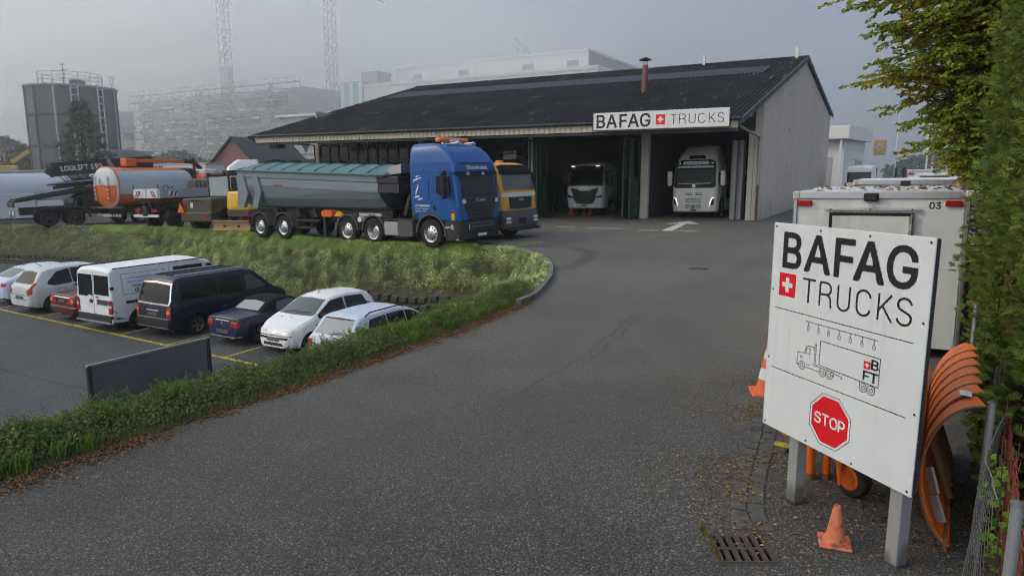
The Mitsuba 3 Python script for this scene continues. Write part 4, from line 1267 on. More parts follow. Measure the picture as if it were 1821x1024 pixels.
# --- blue convertible with a black soft top
conv = dict(paint='paint_blue', axles=(.78, 3.1), R=.30,
    top=[(0, .42), (.02, .70), (.06, .84), (.2, .88), (.9, .91), (1.9, .90), (2.7, .88), (3.5, .74), (3.86, .58), (3.92, .4)],
    belt=[(0, .8), (1, .84), (2.7, .82), (3.92, .6)], plan=[(0, .60), (.06, .70), (.3, .79), (.8, .815), (3.1, .82), (3.6, .74), (3.92, .5)], low=[(0, .28), (.3, .2), (3.6, .18), (3.92, .26)],
    seams=[[(1.35, .82), (1.4, .3)], [(2.6, .8), (2.5, .28)]], handles=[(1.55, .72)], mirror=(2.45, .92),
    rear=[('boot_lip', sym([(0, .815), (.58, .81), (.58, .83), (0, .84)]), 'black', .03), ('bumper_line', sym([(0, .55), (.7, .56), (.7, .575), (0, .565)]), 'black', .004), ('valance', sym([(0, .27), (.7, .3), (.7, .33), (0, .30)]), 'chrome', .012), plate(.45),
          ('badge', Point(0, .70).buffer(.04), 'chrome', .012), ('bright_strip', sym([(0, .775), (.3, .77), (.3, .79), (0, .795)]), 'chrome', .006)] + both('tail_lamp', Polygon([(.42, .64), (.68, .64), (.69, .73), (.45, .75)]).buffer(.03).exterior.coords[:-1], 'red_lens', .02),
    front=both('headlamp', [(.45, .52), (.66, .55), (.62, .64), (.5, .62)], 'clear_lens', .01))
c, bd = make_car('dark blue convertible with a closed black soft top', bay(-1.17, .87, 3.92), conv, 'convertible', 'car')
c.part('exhaust', cyl([-.06, -.5, .30], [.2, -.5, .30], .035, 10), 'chrome')
ST = dict(top=[(.82, .90), (.92, .96), (1.28, 1.18), (1.5, 1.255), (1.85, 1.275), (2.15, 1.24), (2.3, 1.2)], belt=[(.8, .90), (2.4, .88)], plan=[(.82, .70), (1.2, .77), (2.3, .78)], low=[(.8, .84), (2.4, .82)])
soft = car_body(ST['top'], ST['belt'], ST['plan'], ST['low'], .34, .02)
c.part('soft_top', soft, 'fabric_black', smooth=35)
ws = car_body([(2.3, 1.2), (2.72, .92)], ST['belt'], [(2.3, .78), (2.8, .78)], ST['low'], .34, .02)
c.part('windscreen', ws, 'glass_light', smooth=30)
c.part('rear_window', wrap(soft, 0, -1, rpoly(sym([(0, .975), (.52, .965), (.45, 1.17), (0, 1.20)]), .03), .006), 'glass_dew')
for sgn in (-1, 1):
    c.part('side_window', wrap(soft, 1, sgn, rpoly([(1.42, .92), (1.55, 1.15), (2.0, 1.2), (2.26, 1.14), (2.28, .92)], .03), .006), 'glass_light')
# --- white hatchback facing the camera
hatch = dict(paint='paint_white', axles=(.72, 3.1), R=.29, crown=.04,
    top=[(0, .42), (.02, .75), (.06, .98), (.14, 1.04), (.42, 1.38), (.65, 1.45), (1.5, 1.49), (1.95, 1.46), (2.25, 1.38), (2.98, 1.0), (3.35, .88), (3.66, .72), (3.76, .58), (3.80, .36)],
    belt=[(0, .92), (1.5, .94), (3, .92), (3.8, .62)], plan=[(0, .62), (.06, .72), (.35, .80), (.9, .825), (3.0, .83), (3.4, .78), (3.65, .66), (3.76, .56), (3.80, .48)], low=[(0, .28), (.3, .2), (3.5, .18), (3.8, .22)],
    side=[[(.62, 1.0), (.80, 1.34), (1.55, 1.38), (1.55, .98)], [(1.66, .98), (1.66, 1.38), (2.15, 1.34), (2.75, 1.02), (2.75, .96)]],
    seams=[[(1.6, 1.42), (1.6, .3)], [(2.72, .93), (2.66, .3)]], handles=[(1.82, .86)], mirror=(2.62, 1.02), mirror_mat='black',
    rear=[('rear_window', sym([(0, 1.06), (.56, 1.06), (.48, 1.36), (0, 1.38)]), 'glass', .006), plate(.6)] + both('tail_lamp', [(.60, .98), (.72, .95), (.60, 1.36), (.53, 1.36)], 'red_lens', .014),
    front=[('windscreen', sym([(0, 1.03), (.66, 1.03), (.69, 1.06), (.53, 1.39), (0, 1.42)]), 'glass_light', .006), ('bumper_gap', sym([(0, .545), (.62, .55), (.66, .57), (0, .565)]), 'black', .004), ('grille', [(.20, .455), (.55, .465), (.55, .525), (.20, .515)], 'black', .008), ('grille', [(-.55, .465), (-.20, .455), (-.20, .515), (-.55, .525)], 'black', .008),
           ('lower_grille', sym([(0, .27), (.40, .28), (.36, .36), (0, .36)]), 'dark_plastic', .008), ('number_plate', [(-.25, .40), (.25, .40), (.25, .51), (-.25, .51)], 'grey_plastic', .014), ('badge', Point(0, .64).buffer(.035), 'chrome', .01)] +
    both('headlamp', [(.30, .62), (.60, .63), (.66, .70), (.62, .735), (.33, .69)], 'clear_lens', .012))
c, bd = make_car('white hatchback facing the camera beside the convertible', bay(.95, .98, 3.8, False), hatch)
for y0 in (-.45, .05):
    c.part('wiper', tube([[2.93, y0, 1.08], [2.86, y0 + .48, 1.13]], .010, 5), 'black')
c.part('antenna', rod([2.0, .0, 1.5], [1.93, 0, 1.58], .012, 5), 'black')
for y0 in (-.3, .1):
    c.part('washer_nozzle', cb(3.15, 3.19, y0 - .02, y0 + .02, .955, .985, .006), 'black')
for sgn in (-1, 1):
    c.part('side_indicator', wrap(bd, 1, sgn, Point(2.9, .78).buffer(.03), .012), 'black')
# --- silver-blue estate partly behind the hedge
est = dict(paint='paint_silver_blue', axles=(.85, 3.4), R=.31,
    top=[(0, .42), (.02, .75), (.06, .96), (.14, 1.02), (.5, 1.42), (.68, 1.47), (1.6, 1.50), (2.3, 1.48), (2.65, 1.38), (3.4, 1.0), (4.1, .84), (4.32, .66), (4.38, .42)],
    belt=[(0, .93), (2, .95), (3.4, .94), (4.38, .72)], plan=[(0, .64), (.06, .74), (.4, .83), (.9, .86), (3.5, .865), (4.0, .8), (4.28, .65), (4.38, .5)], low=[(0, .28), (.3, .2), (4.1, .18), (4.38, .25)],
    side=[[(.66, 1.0), (.86, 1.35), (1.45, 1.39), (1.45, .99)], [(1.52, .99), (1.52, 1.39), (2.2, 1.39), (2.2, .98)], [(2.28, .98), (2.28, 1.38), (2.58, 1.32), (3.15, 1.02)]],
    seams=[[(1.48, .95), (1.48, .3)], [(2.24, .95), (2.2, .3)]], handles=[(1.7, .87), (2.4, .87)], mirror=(2.95, 1.02),
    rear=[('rear_window', sym([(0, 1.05), (.60, 1.05), (.50, 1.38), (0, 1.40)]), 'glass_dew', .006), ('spoiler_shadow', sym([(0, 1.40), (.5, 1.39), (.5, 1.41), (0, 1.425)]), 'black', .012), ('brake_lamp', sym([(0, 1.39), (.18, 1.388), (.18, 1.40), (0, 1.405)]), 'red_lens', .018), plate(.62)] +
    both('tail_lamp', [(.56, .68), (.74, .70), (.72, .90), (.58, .90)], 'red_lens', .015) + both('indicator', [(.60, .72), (.75, .73), (.74, .78), (.60, .78)], 'orange_lens', .02),
    front=[('windscreen', sym([(0, 1.05), (.66, 1.05), (.56, 1.4), (0, 1.42)]), 'glass', .006)])
c, bd = make_car('pale silver estate with black roof rails behind the hedge', bay(3.84, .30, 4.38), est)
for sgn in (-1, 1):
    c.part('roof_rail', tube([[.75, sgn * .60, 1.47], [.95, sgn * .60, 1.545], [2.1, sgn * .60, 1.55], [2.3, sgn * .60, 1.49]], .018, 6), 'black')
c.part('wiper', tube([[.06, .0, 1.06], [.16, -.35, 1.12]], .012, 5), 'black')

# --- beyond the trailers on the right: high white van, off-road car, dark hatchback
van2 = dict(van);  van2.update(inset=.05, top=[(0, .40), (.01, 1.2), (.04, 2.55), (.14, 2.68), (3.6, 2.74), (4.1, 2.5), (4.95, 1.32), (5.35, 1.05), (5.45, .8), (5.48, .4)], side=[], seams=[],
    rear=[('rear_window', [(-.82, 1.5), (.82, 1.5), (.82, 2.25), (-.82, 2.25)], 'glass', .008), ('bumper', sym([(0, .38), (.95, .38), (.95, .95), (0, .95)]), 'dark_plastic', .03), ('number_plate', [(-.5, 1.12), (.1, 1.12), (.1, 1.3), (-.5, 1.3)], 'grey_plastic', .012)] + both('tail_lamp', [(.84, .98), (.97, .98), (.97, 1.5), (.84, 1.5)], 'red_lens', .03))
make_car('high-roofed white van standing behind the hall corner', tilt(26.3, 53, 31), van2, 'delivery_van', 'van')
suv = dict(paint='paint_silver', axles=(.8, 3.5), R=.36, top=[(0, .5), (.03, 1.0), (.1, 1.15), (.25, 1.75), (.5, 1.85), (2.3, 1.87), (2.7, 1.75), (3.2, 1.2), (4.3, 1.1), (4.45, .9), (4.5, .5)],
    belt=[(0, 1.12), (3.2, 1.12), (4.5, 1.0)], plan=[(0, .75), (.1, .86), (.6, .9), (4, .9), (4.4, .82), (4.5, .75)], low=[(0, .4), (.4, .35), (4.2, .35), (4.5, .4)],
    side=[[(.45, 1.2), (.5, 1.7), (1.4, 1.74), (1.4, 1.2)], [(1.5, 1.2), (1.5, 1.74), (2.4, 1.72), (2.9, 1.22)]], front=[('windscreen', sym([(0, 1.25), (.74, 1.25), (.68, 1.72), (0, 1.75)]), 'glass_light', .006), ('grille', sym([(0, .75), (.45, .75), (.45, 1.0), (0, 1.0)]), 'black', .01)] + both('headlamp', [(.5, .8), (.78, .82), (.78, 1.0), (.5, 1.0)], 'clear_lens', .012))
c, bd = make_car('pale off-road car with a roof rack facing the yard', tilt(33.4, 66.0, 212), suv)
for y0 in (-.7, .7):
    c.part('roof_rail', tube([[.4, y0, 1.95], [2.3, y0, 1.95]], .03, 6), 'black')
for x0 in (.6, 1.3, 2.0):
    c.part('rack_bar', tube([[x0, -.75, 1.97], [x0, .75, 1.97]], .025, 6), 'black')
dk = dict(hatch); dk.update(paint='paint_navy')
make_car('dark blue hatchback in front of the pale off-road car', tilt(31.4, 61.5, 212), dk)

# ------------------------------------------------------------------ trucks
def arc_fender(x, z, r, y0, y1, a0=20, a1=160, th=.035):
    P = [(x + r * math.cos(math.radians(a)), z + r * math.sin(math.radians(a))) for a in np.linspace(a0, a1, 15)]
    return side(LineString(P).buffer(th / 2, cap_style='flat'), y0, y1)


def wrap_text(body, axis, sign, text, u0, v0, h, width=None, bold=False, off=.006, mirror=False):
    """lettering laid on a body's surface; u, v are the two other coordinates"""
    m = lettering(text, h, width, bold, .004)
    v = np.asarray(m.vertices).copy()
    U = u0 + (-v[:, 0] if mirror else v[:, 0]); Vv = v0 + v[:, 1]
    hh = hit(body, axis, sign, np.c_[U, Vv])
    hh = np.where(np.isnan(hh), np.nanmedian(hh), hh)
    o = [k for k in range(3) if k != axis]
    W = np.zeros((len(v), 3)); W[:, o[0]], W[:, o[1]] = U, Vv
    W[:, axis] = hh + sign * (off + v[:, 2])
    return tm(W, m.faces)


def truck_cab(t, s):
    body = stack(s['levels'], 7)
    if s.get('arch'):
        x, z, r = s['arch']
        body = minus(body, cyl([x, -2, z], [x, 2, z], r, 32))
    ck = t.part('cab', body, s['paint'], smooth=32)
    for nm, poly, mat, off in s.get('front', []):
        t.part(nm, wrap(body, 0, 1, poly if hasattr(poly, 'area') else rpoly(poly, .03), off, step=.12), mat, smooth=30)
    for sgn in (-1, 1):
        for nm, poly, mat, off in s.get('side', []):
            t.part(nm, wrap(body, 1, sgn, poly if hasattr(poly, 'area') else rpoly(poly, .03), off, step=.15), mat, smooth=30)
        if 'mirror' in s:
            x, z, h, mt = s['mirror']
            t.part('mirror', cb(x - .08, x + .06, sgn * 1.48 - .13, sgn * 1.48 + .13, z, z + h, .04), mt)
            for dz in (h * .87, .11):
                t.part('mirror_arm', tube([[x - .02, sgn * 1.2, z + dz], [x, sgn * 1.4, z + dz]], .025, 6), 'black')
    return ck, body


def slots(y0, y1, zs, h):
    return [sbox(y0, z, y1, z + h) for z in zs]


# ---- blue tractor unit
TM = tilt(-2.26, 26.43, 125.0)
bt = Thing('tractor_truck', 'bright blue high-roofed tractor unit with an orange light bar and white side emblem', 'truck', TM)
S = dict(paint='paint_truck_blue', arch=(0, .52, .74),
    levels=[(.98, -.92, 1.36, 1.20, .14, .06), (1.05, -.95, 1.39, 1.235, .16, .08), (1.85, -.95, 1.37, 1.25, .17, .08), (2.55, -.95, 1.22, 1.245, .17, .08), (2.71, -.95, 1.18, 1.245, .17, .08), (2.73, -.95, 1.27, 1.245, .18, .08), (3.08, -.95, 1.20, 1.24, .20, .08), (3.12, -.95, 1.15, 1.235, .20, .08), (3.42, -.95, .94, 1.20, .22, .10), (3.62, -.94, .66, 1.15, .24, .12), (3.73, -.93, .36, 1.09, .24, .14), (3.775, -.88, .05, 1.0, .24, .16)],
    front=[('windscreen', sym([(0, 1.83), (1.02, 1.83), (1.06, 1.95), (1.0, 2.60), (0, 2.62)]), 'glass', .012), ('grille', sym([(0, .98), (.66, .98), (.74, 1.2), (1.0, 1.70), (.98, 1.79), (0, 1.79)]), 'dark_plastic', .03)] + [('grille_slot', p, 'black', .036) for p in slots(-.62, .62, (1.05, 1.17, 1.29, 1.41), .05)] +
          [('sun_visor', sym([(0, 2.60), (1.1, 2.60), (1.12, 2.72), (0, 2.72)]), 'black', .06), ('visor_edge', sym([(0, 3.06), (.86, 3.04), (.86, 3.09), (0, 3.11)]), 'paint_truck_blue', .05)] + both('headlamp_cover', [(.86, 1.62), (1.04, 1.6), (1.06, 1.74), (.9, 1.76)], 'clear_lens', .04),
    side=[('side_window', [(.34, 1.98), (.34, 2.6), (.98, 2.58), (1.02, 1.92), (.72, 1.86)], 'glass', .01), ('sleeper_panel', [(-.50, 1.9), (-.50, 2.52), (-.02, 2.52), (-.02, 1.78), (-.4, 1.82)], 'paint_truck_blue', .02), ('door_seam', LineString([(.2, 2.66), (.2, 1.75), (-.08, 1.55), (-.08, 1.02)]).buffer(.008), 'black', .004),
          ('door_seam', LineString([(1.1, 2.66), (1.14, 1.1)]).buffer(.007), 'black', .004), ('cab_seam', LineString([(-.9, 2.74), (1.0, 2.74)]).buffer(.008), 'black', .004), ('cab_seam', LineString([(-.28, 2.74), (-.1, 3.3)]).buffer(.006), 'black', .004), ('door_handle', [(.16, 1.42), (.30, 1.34), (.30, 1.46), (.2, 1.58), (.16, 1.58)], 'black', .02), ('lower_trim', [(-.9, .99), (-.62, .99), (-.62, 1.25), (-.9, 1.22)], 'dark_plastic', .012)],
    mirror=(.92, 1.80, .78, 'black'))
ck, cabm = truck_cab(bt, S)
for sgn in (-1, 1):
    bt.part('small_mirror', cb(.84, .98, sgn * 1.48 - .12, sgn * 1.48 + .12, 2.6, 2.78, .03), 'black')
bt.part('lettering', wrap_text(cabm, 0, 1, 'Zimmermann', -.62, 2.82, .14, 1.24, True), 'plate_white')
bt.part('lettering', on(lettering('SCANIA', .09, .62, True), [1.405, -.31, 1.66], [0, 1, 0], [0, 0, 1]), 'alu')
for sgn in (-1, 1):
    mir = sgn > 0
    for k, (tx, h, w, z) in enumerate((('Zimmermann', .09, .72, 1.50), ('AG 4702 Oensingen', .055, .66, 1.40), ('062 396 22 20', .055, .5, 1.31))):
        u0 = (-.72 + (.75 if mir else 0))
        bt.part('lettering', wrap_text(cabm, 1, sgn, tx, u0 + (w - .72 if mir else 0), z, h, w, k == 0, mirror=mir), 'plate_white')
    for poly in ([(-.80, 2.40), (-.62, 2.47), (-.40, 2.50), (-.34, 2.56), (-.56, 2.54), (-.74, 2.48)], [(-.66, 2.56), (-.5, 2.60), (-.44, 2.64), (-.6, 2.62)], [(-.38, 2.42), (-.55, 2.28), (-.66, 2.05), (-.69, 1.86), (-.60, 2.05), (-.48, 2.26)], [(-.80, 1.82), (-.6, 1.90), (-.36, 1.92), (-.24, 1.98), (-.28, 1.9), (-.5, 1.84)], [(-.62, 1.76), (-.45, 1.8), (-.24, 1.88), (-.28, 1.8), (-.45, 1.74)]):
        bt.part('side_emblem', wrap(cabm, 1, sgn, Polygon(poly), .006, skirt=.004), 'plate_white')
    bt.part('vignette', wrap(cabm, 1, sgn, sbox(1.0, 1.02, 1.16, 1.36), .012), 'yellow_paint')
    bt.part('vignette_top', wrap(cabm, 1, sgn, sbox(1.0, 1.27, 1.16, 1.36), .016), 'red_lens')
    # bumper corner with lamps, steps and the wheel arch
    bt.part('bumper_corner', stack([(.30, .72, 1.34, 1.22, .25, .05), (.36, .70, 1.42, 1.24, .3, .05), (.97, .66, 1.42, 1.24, .3, .05)], 6) if sgn < 0 else cb(.8, 1.0, -.4, .4, .4, .9, .02), 'dark_plastic', smooth=32)
    bt.part('headlamp', hull([[1.30, sgn * .98, .68], [1.43, sgn * .72, .68], [1.43, sgn * .72, .86], [1.32, sgn * 1.0, .88], [1.0, sgn * 1.265, .70], [1.0, sgn * 1.265, .86], [1.2, sgn * 1.2, .68], [1.2, sgn * 1.2, .87]]), 'clear_lens', smooth=30)
    bt.part('side_indicator', cb(.74, .84, sgn * 1.25 - .012, sgn * 1.25 + .012, .70, .78, .005), 'orange_lens')
    bt.part('wheel_arch', arc_fender(0, .52, .70, sgn * .85, sgn * 1.265, -8, 178, .06), 'grey_plastic', smooth=40)
    bt.part('mud_flap', cb(-.70, -.67, sgn * .85, sgn * 1.24, .28, .7, .005), 'rubber')
    bt.part('step', [cb(.72, 1.3, sgn * 1.2 - .02, sgn * 1.2 + .02, .30, .36, .01)], 'alu_dull')
    bt.part('entry_step', cb(.72, 1.06, sgn * 1.12, sgn * 1.255, .74, .80, .01), 'alu_dull')
for y0 in (-.75, .1):
    bt.part('wiper', tube([[1.41, y0, 1.84], [1.385, y0 + .62, 1.98]], .012, 5), 'black')
bt.part('lower_grille', [cb(1.40, 1.445, -.66, .66, .52, .66, .02)], 'black')
for z in (.72, .84):
    bt.part('grille_bar', cb(1.40, 1.445, -.64, .64, z, z + .07, .015), 'grey_plastic')
bt.part('number_plate', cb(1.43, 1.45, -.26, .26, .40, .50, .005), 'plate_white')
for y0 in (-.62, .28):
    bt.part('visor_lamp', cb(1.19, 1.27, y0, y0 + .17, 2.6, 2.72, .02), 'clear_lens')
lb = bt.part('light_bar', cb(-.02, .26, -.85, .85, 3.82, 3.99, .05), 'orange_lens')
bt.part('light_bar_centre', cb(-.03, .27, -.30, .30, 3.815, 3.95, .03), 'plate_white', parent=lb)
for y0 in (-.6, .5):
    bt.part('bracket', rod([.12, y0, 3.66], [.12, y0, 3.82], .03, 6), 'chrome', parent=lb)
for y0 in (-.45, .40):
    bt.part('air_horn', lathe([(.02, -.3), (.022, .25), (.05, .42), (.07, .5), (.05, .48)], 12, 'z').apply_transform(rotm([0, 1, 0], 90)).apply_translation([.35, y0, 3.78]), 'chrome', smooth=40)
bt.part('roof_rail', tube([[.45, -.75, 3.74], [.45, .75, 3.74]], .025, 8), 'chrome')
for y0, h in ((-.8, .75), (.7, .9)):
    bt.part('antenna', rod([.35, y0, 3.6], [.0, y0, 3.6 + h], .012, 5), 'black')
bt.part('cab_back', cb(-1.0, -.93, -1.1, 1.1, 1.0, 2.9, .02), 'chassis')
for y in (-1.25, 1.25):
    add_wheel(bt, 0, y, .52, .34, 'front')
    add_wheel(bt, -3.0, y, .52, .36, 'rear')
    add_wheel(bt, -4.5, y, .52, .36, 'front')
    sg_ = 1 if y > 0 else -1
    for x in (-3.0, -4.5):
        bt.part('fender', arc_fender(x, .52, .62, sg_ * .75, sg_ * 1.26, 2, 178, .05), 'grey_plastic', smooth=40)
    bt.part('mud_flap', cb(-5.16, -5.13, sg_ * .75, sg_ * 1.25, .2, .6, .005), 'rubber')
    bt.part('fuel_tank', cb(-1.62, -.86, sg_ * .75, sg_ * 1.22, .38, .98, .08), 'grey_plastic')
    bt.part('tool_box', cb(-2.36, -1.66, sg_ * .75, sg_ * 1.23, .40, .92, .03), 'alu')
    bt.part('marker_lamp', cb(-2.2, -2.1, sg_ * 1.23, sg_ * 1.245, .78, .84, .005), 'orange_lens')
    bt.part('marker_lamp', cb(-1.86, -1.76, sg_ * 1.23, sg_ * 1.245, .78, .84, .005), 'orange_lens')
    bt.part('catwalk', cb(-2.38, -.85, sg_ * .72, sg_ * 1.25, .97, 1.02, .01), 'dark_plastic')
    bt.part('air_tank', cyl([-3.75, sg_ * 1.0, .96], [-3.75, sg_ * 1.24, .96], .11, 16), 'plate_white', smooth=40)
    bt.part('chassis_rail', bx(-5.1, .9, sg_ * .40, sg_ * .48, .68, .98), 'chassis')
bt.part('fifth_wheel', cb(-4.3, -3.2, -.45, .45, 1.0, 1.16, .05), 'chassis')
bt.part('hoses', [tube([[-1.0, y0, 1.9], [-1.4, y0 + .1, 1.3], [-2.0, y0, 1.4]], .03, 6) for y0 in (-.3, -.1, .15)], 'black')

# ---- tipper semitrailer
tt = Thing('tipper_trailer', 'grey half-pipe tipper trailer with a teal roll tarpaulin behind the blue cab', 'trailer', TM)
XR, XF = -11.65, -2.15
ztop = lambda x: 2.66 + (x - XF) / (XR - XF) * .36


def tub_ring(x, z0, zt, k=1.0):
    P = [(1.24, zt), (1.27, zt - .06), (1.27, zt - .26), (1.22, zt - .30), (1.24, zt - .62), (1.08, z0 + .46), (.78, z0 + .12), (.5, z0)]
    P = [(y * k, z) for y, z in P]
    return [(x, y, z) for y, z in P] + [(x, -y, z) for y, z in P[::-1]]


xs_ = [(XR, 1.36), (XR + .2, 1.32), (XF - .9, 1.28), (XF - .5, 1.34)]
tt.part('tub', loft([tub_ring(x, z0, ztop(x)) for x, z0 in xs_]), 'paint_grey')
fr = loft([tub_ring(XF - .5, 1.36, ztop(XF) - .02, .985), tub_ring(XF + .05, 1.9, ztop(XF) - .02, .95), tub_ring(XF + .5, 2.3, ztop(XF) - .04, .9)])
tt.part('tub_front', fr, 'dark_steel')
for sgn in (-1, 1):
    tt.part('top_rail', bar([XR, sgn * 1.27, ztop(XR)], [XF - .1, sgn * 1.27, ztop(XF)], .09, .10), 'paint_grey')
    tt.part('rear_frame', side([(XR - .12, 1.36), (XR + .40, 1.36), (XR + .75, 2.0), (XR + .50, ztop(XR) - .2), (XR - .05, ztop(XR) - .2), (XR + .02, 2.1)][0:6], sgn * 1.16, sgn * 1.31) , 'paint_grey')
    tt.part('rear_rib', side([(XR + 1.0, 1.34), (XR + 1.42, 1.34), (XR + 1.75, 2.05), (XR + 1.55, ztop(XR) - .25), (XR + 1.1, ztop(XR) - .25), (XR + 1.33, 2.05)], sgn * 1.12, sgn * 1.32), 'paint_grey')
    tt.part('seam_strip', bar([XR + 1.7, sgn * 1.235, 2.36], [XF - .6, sgn * 1.235, 2.02], .03, .025), 'paint_grey')
    tt.part('lettering', on(lettering('SCHWARZMUELLER', .07, .62, True), [XR + 2.6, sgn * 1.262, 2.30] if sgn < 0 else [XR + 3.2, sgn * 1.262, 2.3], [1 if sgn < 0 else -1, 0, 0], [0, 0, 1]), 'red_lens')
    # understructure
    tt.part('chassis_beam', bx(XR + .3, XF - .4, sgn * .45, sgn * .58, .95, 1.28), 'chassis')
    for x in (-8.6, -10.25):
        add_wheel(tt, x, sgn * 1.25, .52, .38, 'front')
        tt.part('fender', arc_fender(x, .52, .63, sgn * .78, sgn * 1.27, 5, 175, .04), 'grey_plastic', smooth=40)
    guard = tt.part('side_guard', bar([-7.7, sgn * 1.2, .86], [-6.2, sgn * 1.2, .86], .04, .1), 'chassis')
    tt.part('guard_rail', bar([-7.7, sgn * 1.2, .55], [-6.6, sgn * 1.2, .55], .04, .1), 'chassis', parent=guard)
    for x in (-7.68, -7.2, -6.7):
        tt.part('guard_post', bar([x, sgn * 1.19, .5], [x, sgn * 1.19, 1.0], .06, .05), 'chassis', parent=guard)
    tt.part('landing_leg', [bx(-6.15, -6.0, sgn * 1.0 - .07, sgn * 1.0 + .07, .25, 1.25), bx(-6.25, -5.9, sgn * 1.0 - .12, sgn * 1.0 + .12, .2, .26)], 'chassis')
    for x in (-9.4, -7.9, -6.8):
        tt.part('cross_bracket', side([(x, .98), (x + .3, .98), (x + .12, 1.34), (x, 1.34)], sgn * .6, sgn * 1.05), 'chassis')
    tt.part('extinguisher_box', cb(-5.95, -5.3, sgn * 1.05, sgn * 1.25, 1.04, 1.30, .06), 'red_lens' if sgn > 0 else 'orange')
    tt.part('box_catch', cb(-5.8, -5.45, sgn * 1.25, sgn * 1.27, 1.12, 1.2, .01), 'rust')
    tt.part('wheel_chock', side([(-5.25, 1.06), (-4.65, 1.06), (-5.0, 1.28)], sgn * 1.1, sgn * 1.25), 'yellow_paint')
    tt.part('marker_board', cb(-3.75, -2.5, sgn * 1.2, sgn * 1.24, 1.10, 1.22, .01), 'alu')
    for k in range(3):
        tt.part('reflector', cb(-3.6 + .38 * k, -3.44 + .38 * k, sgn * 1.24, sgn * 1.25, 1.125, 1.195, .003), 'orange_lens' if k % 2 else 'clear_lens')
tt.part('axle_bogie', [bx(-10.6, -8.2, -.4, .4, .45, .95), cyl([-8.6, -1, .52], [-8.6, 1, .52], .09, 10), cyl([-10.25, -1, .52], [-10.25, 1, .52], .09, 10)], 'chassis')
tt.part('tail_lamp_bar', cb(-11.95, -11.85, -1.15, 1.15, .78, .95, .02), 'red_lens')
tt.part('lift_ram', cyl([-2.4, 0, 1.1], [-1.9, 0, 2.5], .12, 14), 'steel')
# the tarpaulin: arched over bows, sagging between them
N1, N2 = 110, 14
V = []
for i in range(N1):
    u = i / (N1 - 1); x = XR + .15 + u * (XF - XR - .1)
    for j in range(N2):
        q = -1 + 2 * j / (N2 - 1)
        bow = (abs(((u * 9) % 1) - .5) * 2)
        arch_ = .32 * (1 - q * q) * (.86 + .14 * bow) * min(1, u / .05 + .35)
        z = ztop(x) + .06 + arch_ + .018 * meshkit.noise([[x * 5, q * 3, 0]])[0] - (.07 if abs(q) > .95 else 0)
        V.append((x, q * 1.30, z))
V = np.array(V); I = np.arange(N1 * N2).reshape(N1, N2)
tarpf = np.stack([I[:-1, :-1], I[1:, :-1], I[1:, 1:], I[:-1, 1:]], -1).reshape(-1, 4)
tt.part('tarpaulin', tm(V, tarpf), 'tarp', smooth=50)
for k in range(10):
    x = XR + .15 + k / 9 * (XF - XR - .1)
    tt.part('bow', tube([[x, q * 1.31, ztop(x) + .075 + .325 * (1 - q * q) * (1 if k else .4)] for q in np.linspace(-1, 1, 11)], .022, 6), 'tarp')
tt.part('tarp_roll', tube([[XR + .1, -1.32, ztop(XR) + .02], [XF, -1.32, ztop(XF) + .02]], .05, 10), 'tarp', smooth=40)
tt.part('front_shield', side([(XF - .1, ztop(XF)), (XF + .75, ztop(XF) + .08), (XF + .75, ztop(XF) + .42), (XF + .1, ztop(XF) + .30)], -1.2, 1.2), 'alu_dull')

# ---- yellow truck behind it
ym = Thing('yellow_truck', 'mustard yellow truck with a white band and dark bumper beside the blue cab', 'truck', tilt(-.75, 29.28, 126))
S = dict(paint='paint_man', arch=(0, .55, .75),
    levels=[(1.05, -.75, 1.36, 1.18, .15, .08), (1.15, -.78, 1.40, 1.21, .18, .1), (1.9, -.78, 1.38, 1.22, .2, .1), (2.80, -.78, 1.12, 1.18, .22, .1), (3.0, -.76, .95, 1.12, .3, .12), (3.08, -.6, .6, .95, .3, .15)],
    front=[('windscreen', sym([(0, 1.98), (1.04, 1.98), (1.08, 2.1), (1.0, 2.74), (0, 2.76)]), 'glass_light', .012), ('sun_visor', sym([(0, 2.62), (1.12, 2.62), (1.06, 2.94), (.8, 3.0), (0, 3.0)]), 'fabric_black', .07), ('band', sym([(0, 1.72), (1.19, 1.72), (1.19, 1.88), (0, 1.88)]), 'plate_white', .012),
           ('grille', sym([(0, 1.22), (.74, 1.24), (.80, 1.70), (0, 1.70)]), 'dark_plastic', .02)] + [('grille_slot', p, 'black', .028) for p in slots(-.7, .7, (1.3, 1.4, 1.5, 1.6), .035)],
    side=[('side_window', [(.15, 2.0), (.15, 2.68), (.88, 2.66), (.98, 1.95)], 'glass', .01), ('band', [(-.7, 1.72), (1.25, 1.72), (1.25, 1.88), (-.7, 1.88)], 'plate_white', .01), ('door_seam', LineString([(.05, 2.8), (.05, 1.1)]).buffer(.008), 'black', .005), ('door_seam', LineString([(1.08, 2.7), (1.12, 1.1)]).buffer(.008), 'black', .005), ('door_handle', [(.1, 1.6), (.28, 1.6), (.28, 1.67), (.1, 1.67)], 'black', .02)],
    mirror=(.95, 1.95, .75, 'black'))
ck, cm_ = truck_cab(ym, S)
ym.part('bumper', stack([(.42, .78, 1.36, 1.18, .18, .05), (.5, .74, 1.50, 1.22, .22, .05), (1.0, .70, 1.48, 1.24, .22, .05), (1.18, .72, 1.42, 1.22, .2, .05)], 6), 'grey_plastic', smooth=32)
ym.part('lower_bar', cb(1.25, 1.62, -1.15, 1.15, .36, .46, .03), 'black')
ym.part('number_plate', cb(1.49, 1.51, -.26, .26, .62, .86, .01), 'black')
ym.part('badge', on(lettering('MAN', .1, .34, True), [1.425, -.17, 1.55], [0, 1, 0], [0, 0, 1]), 'alu')
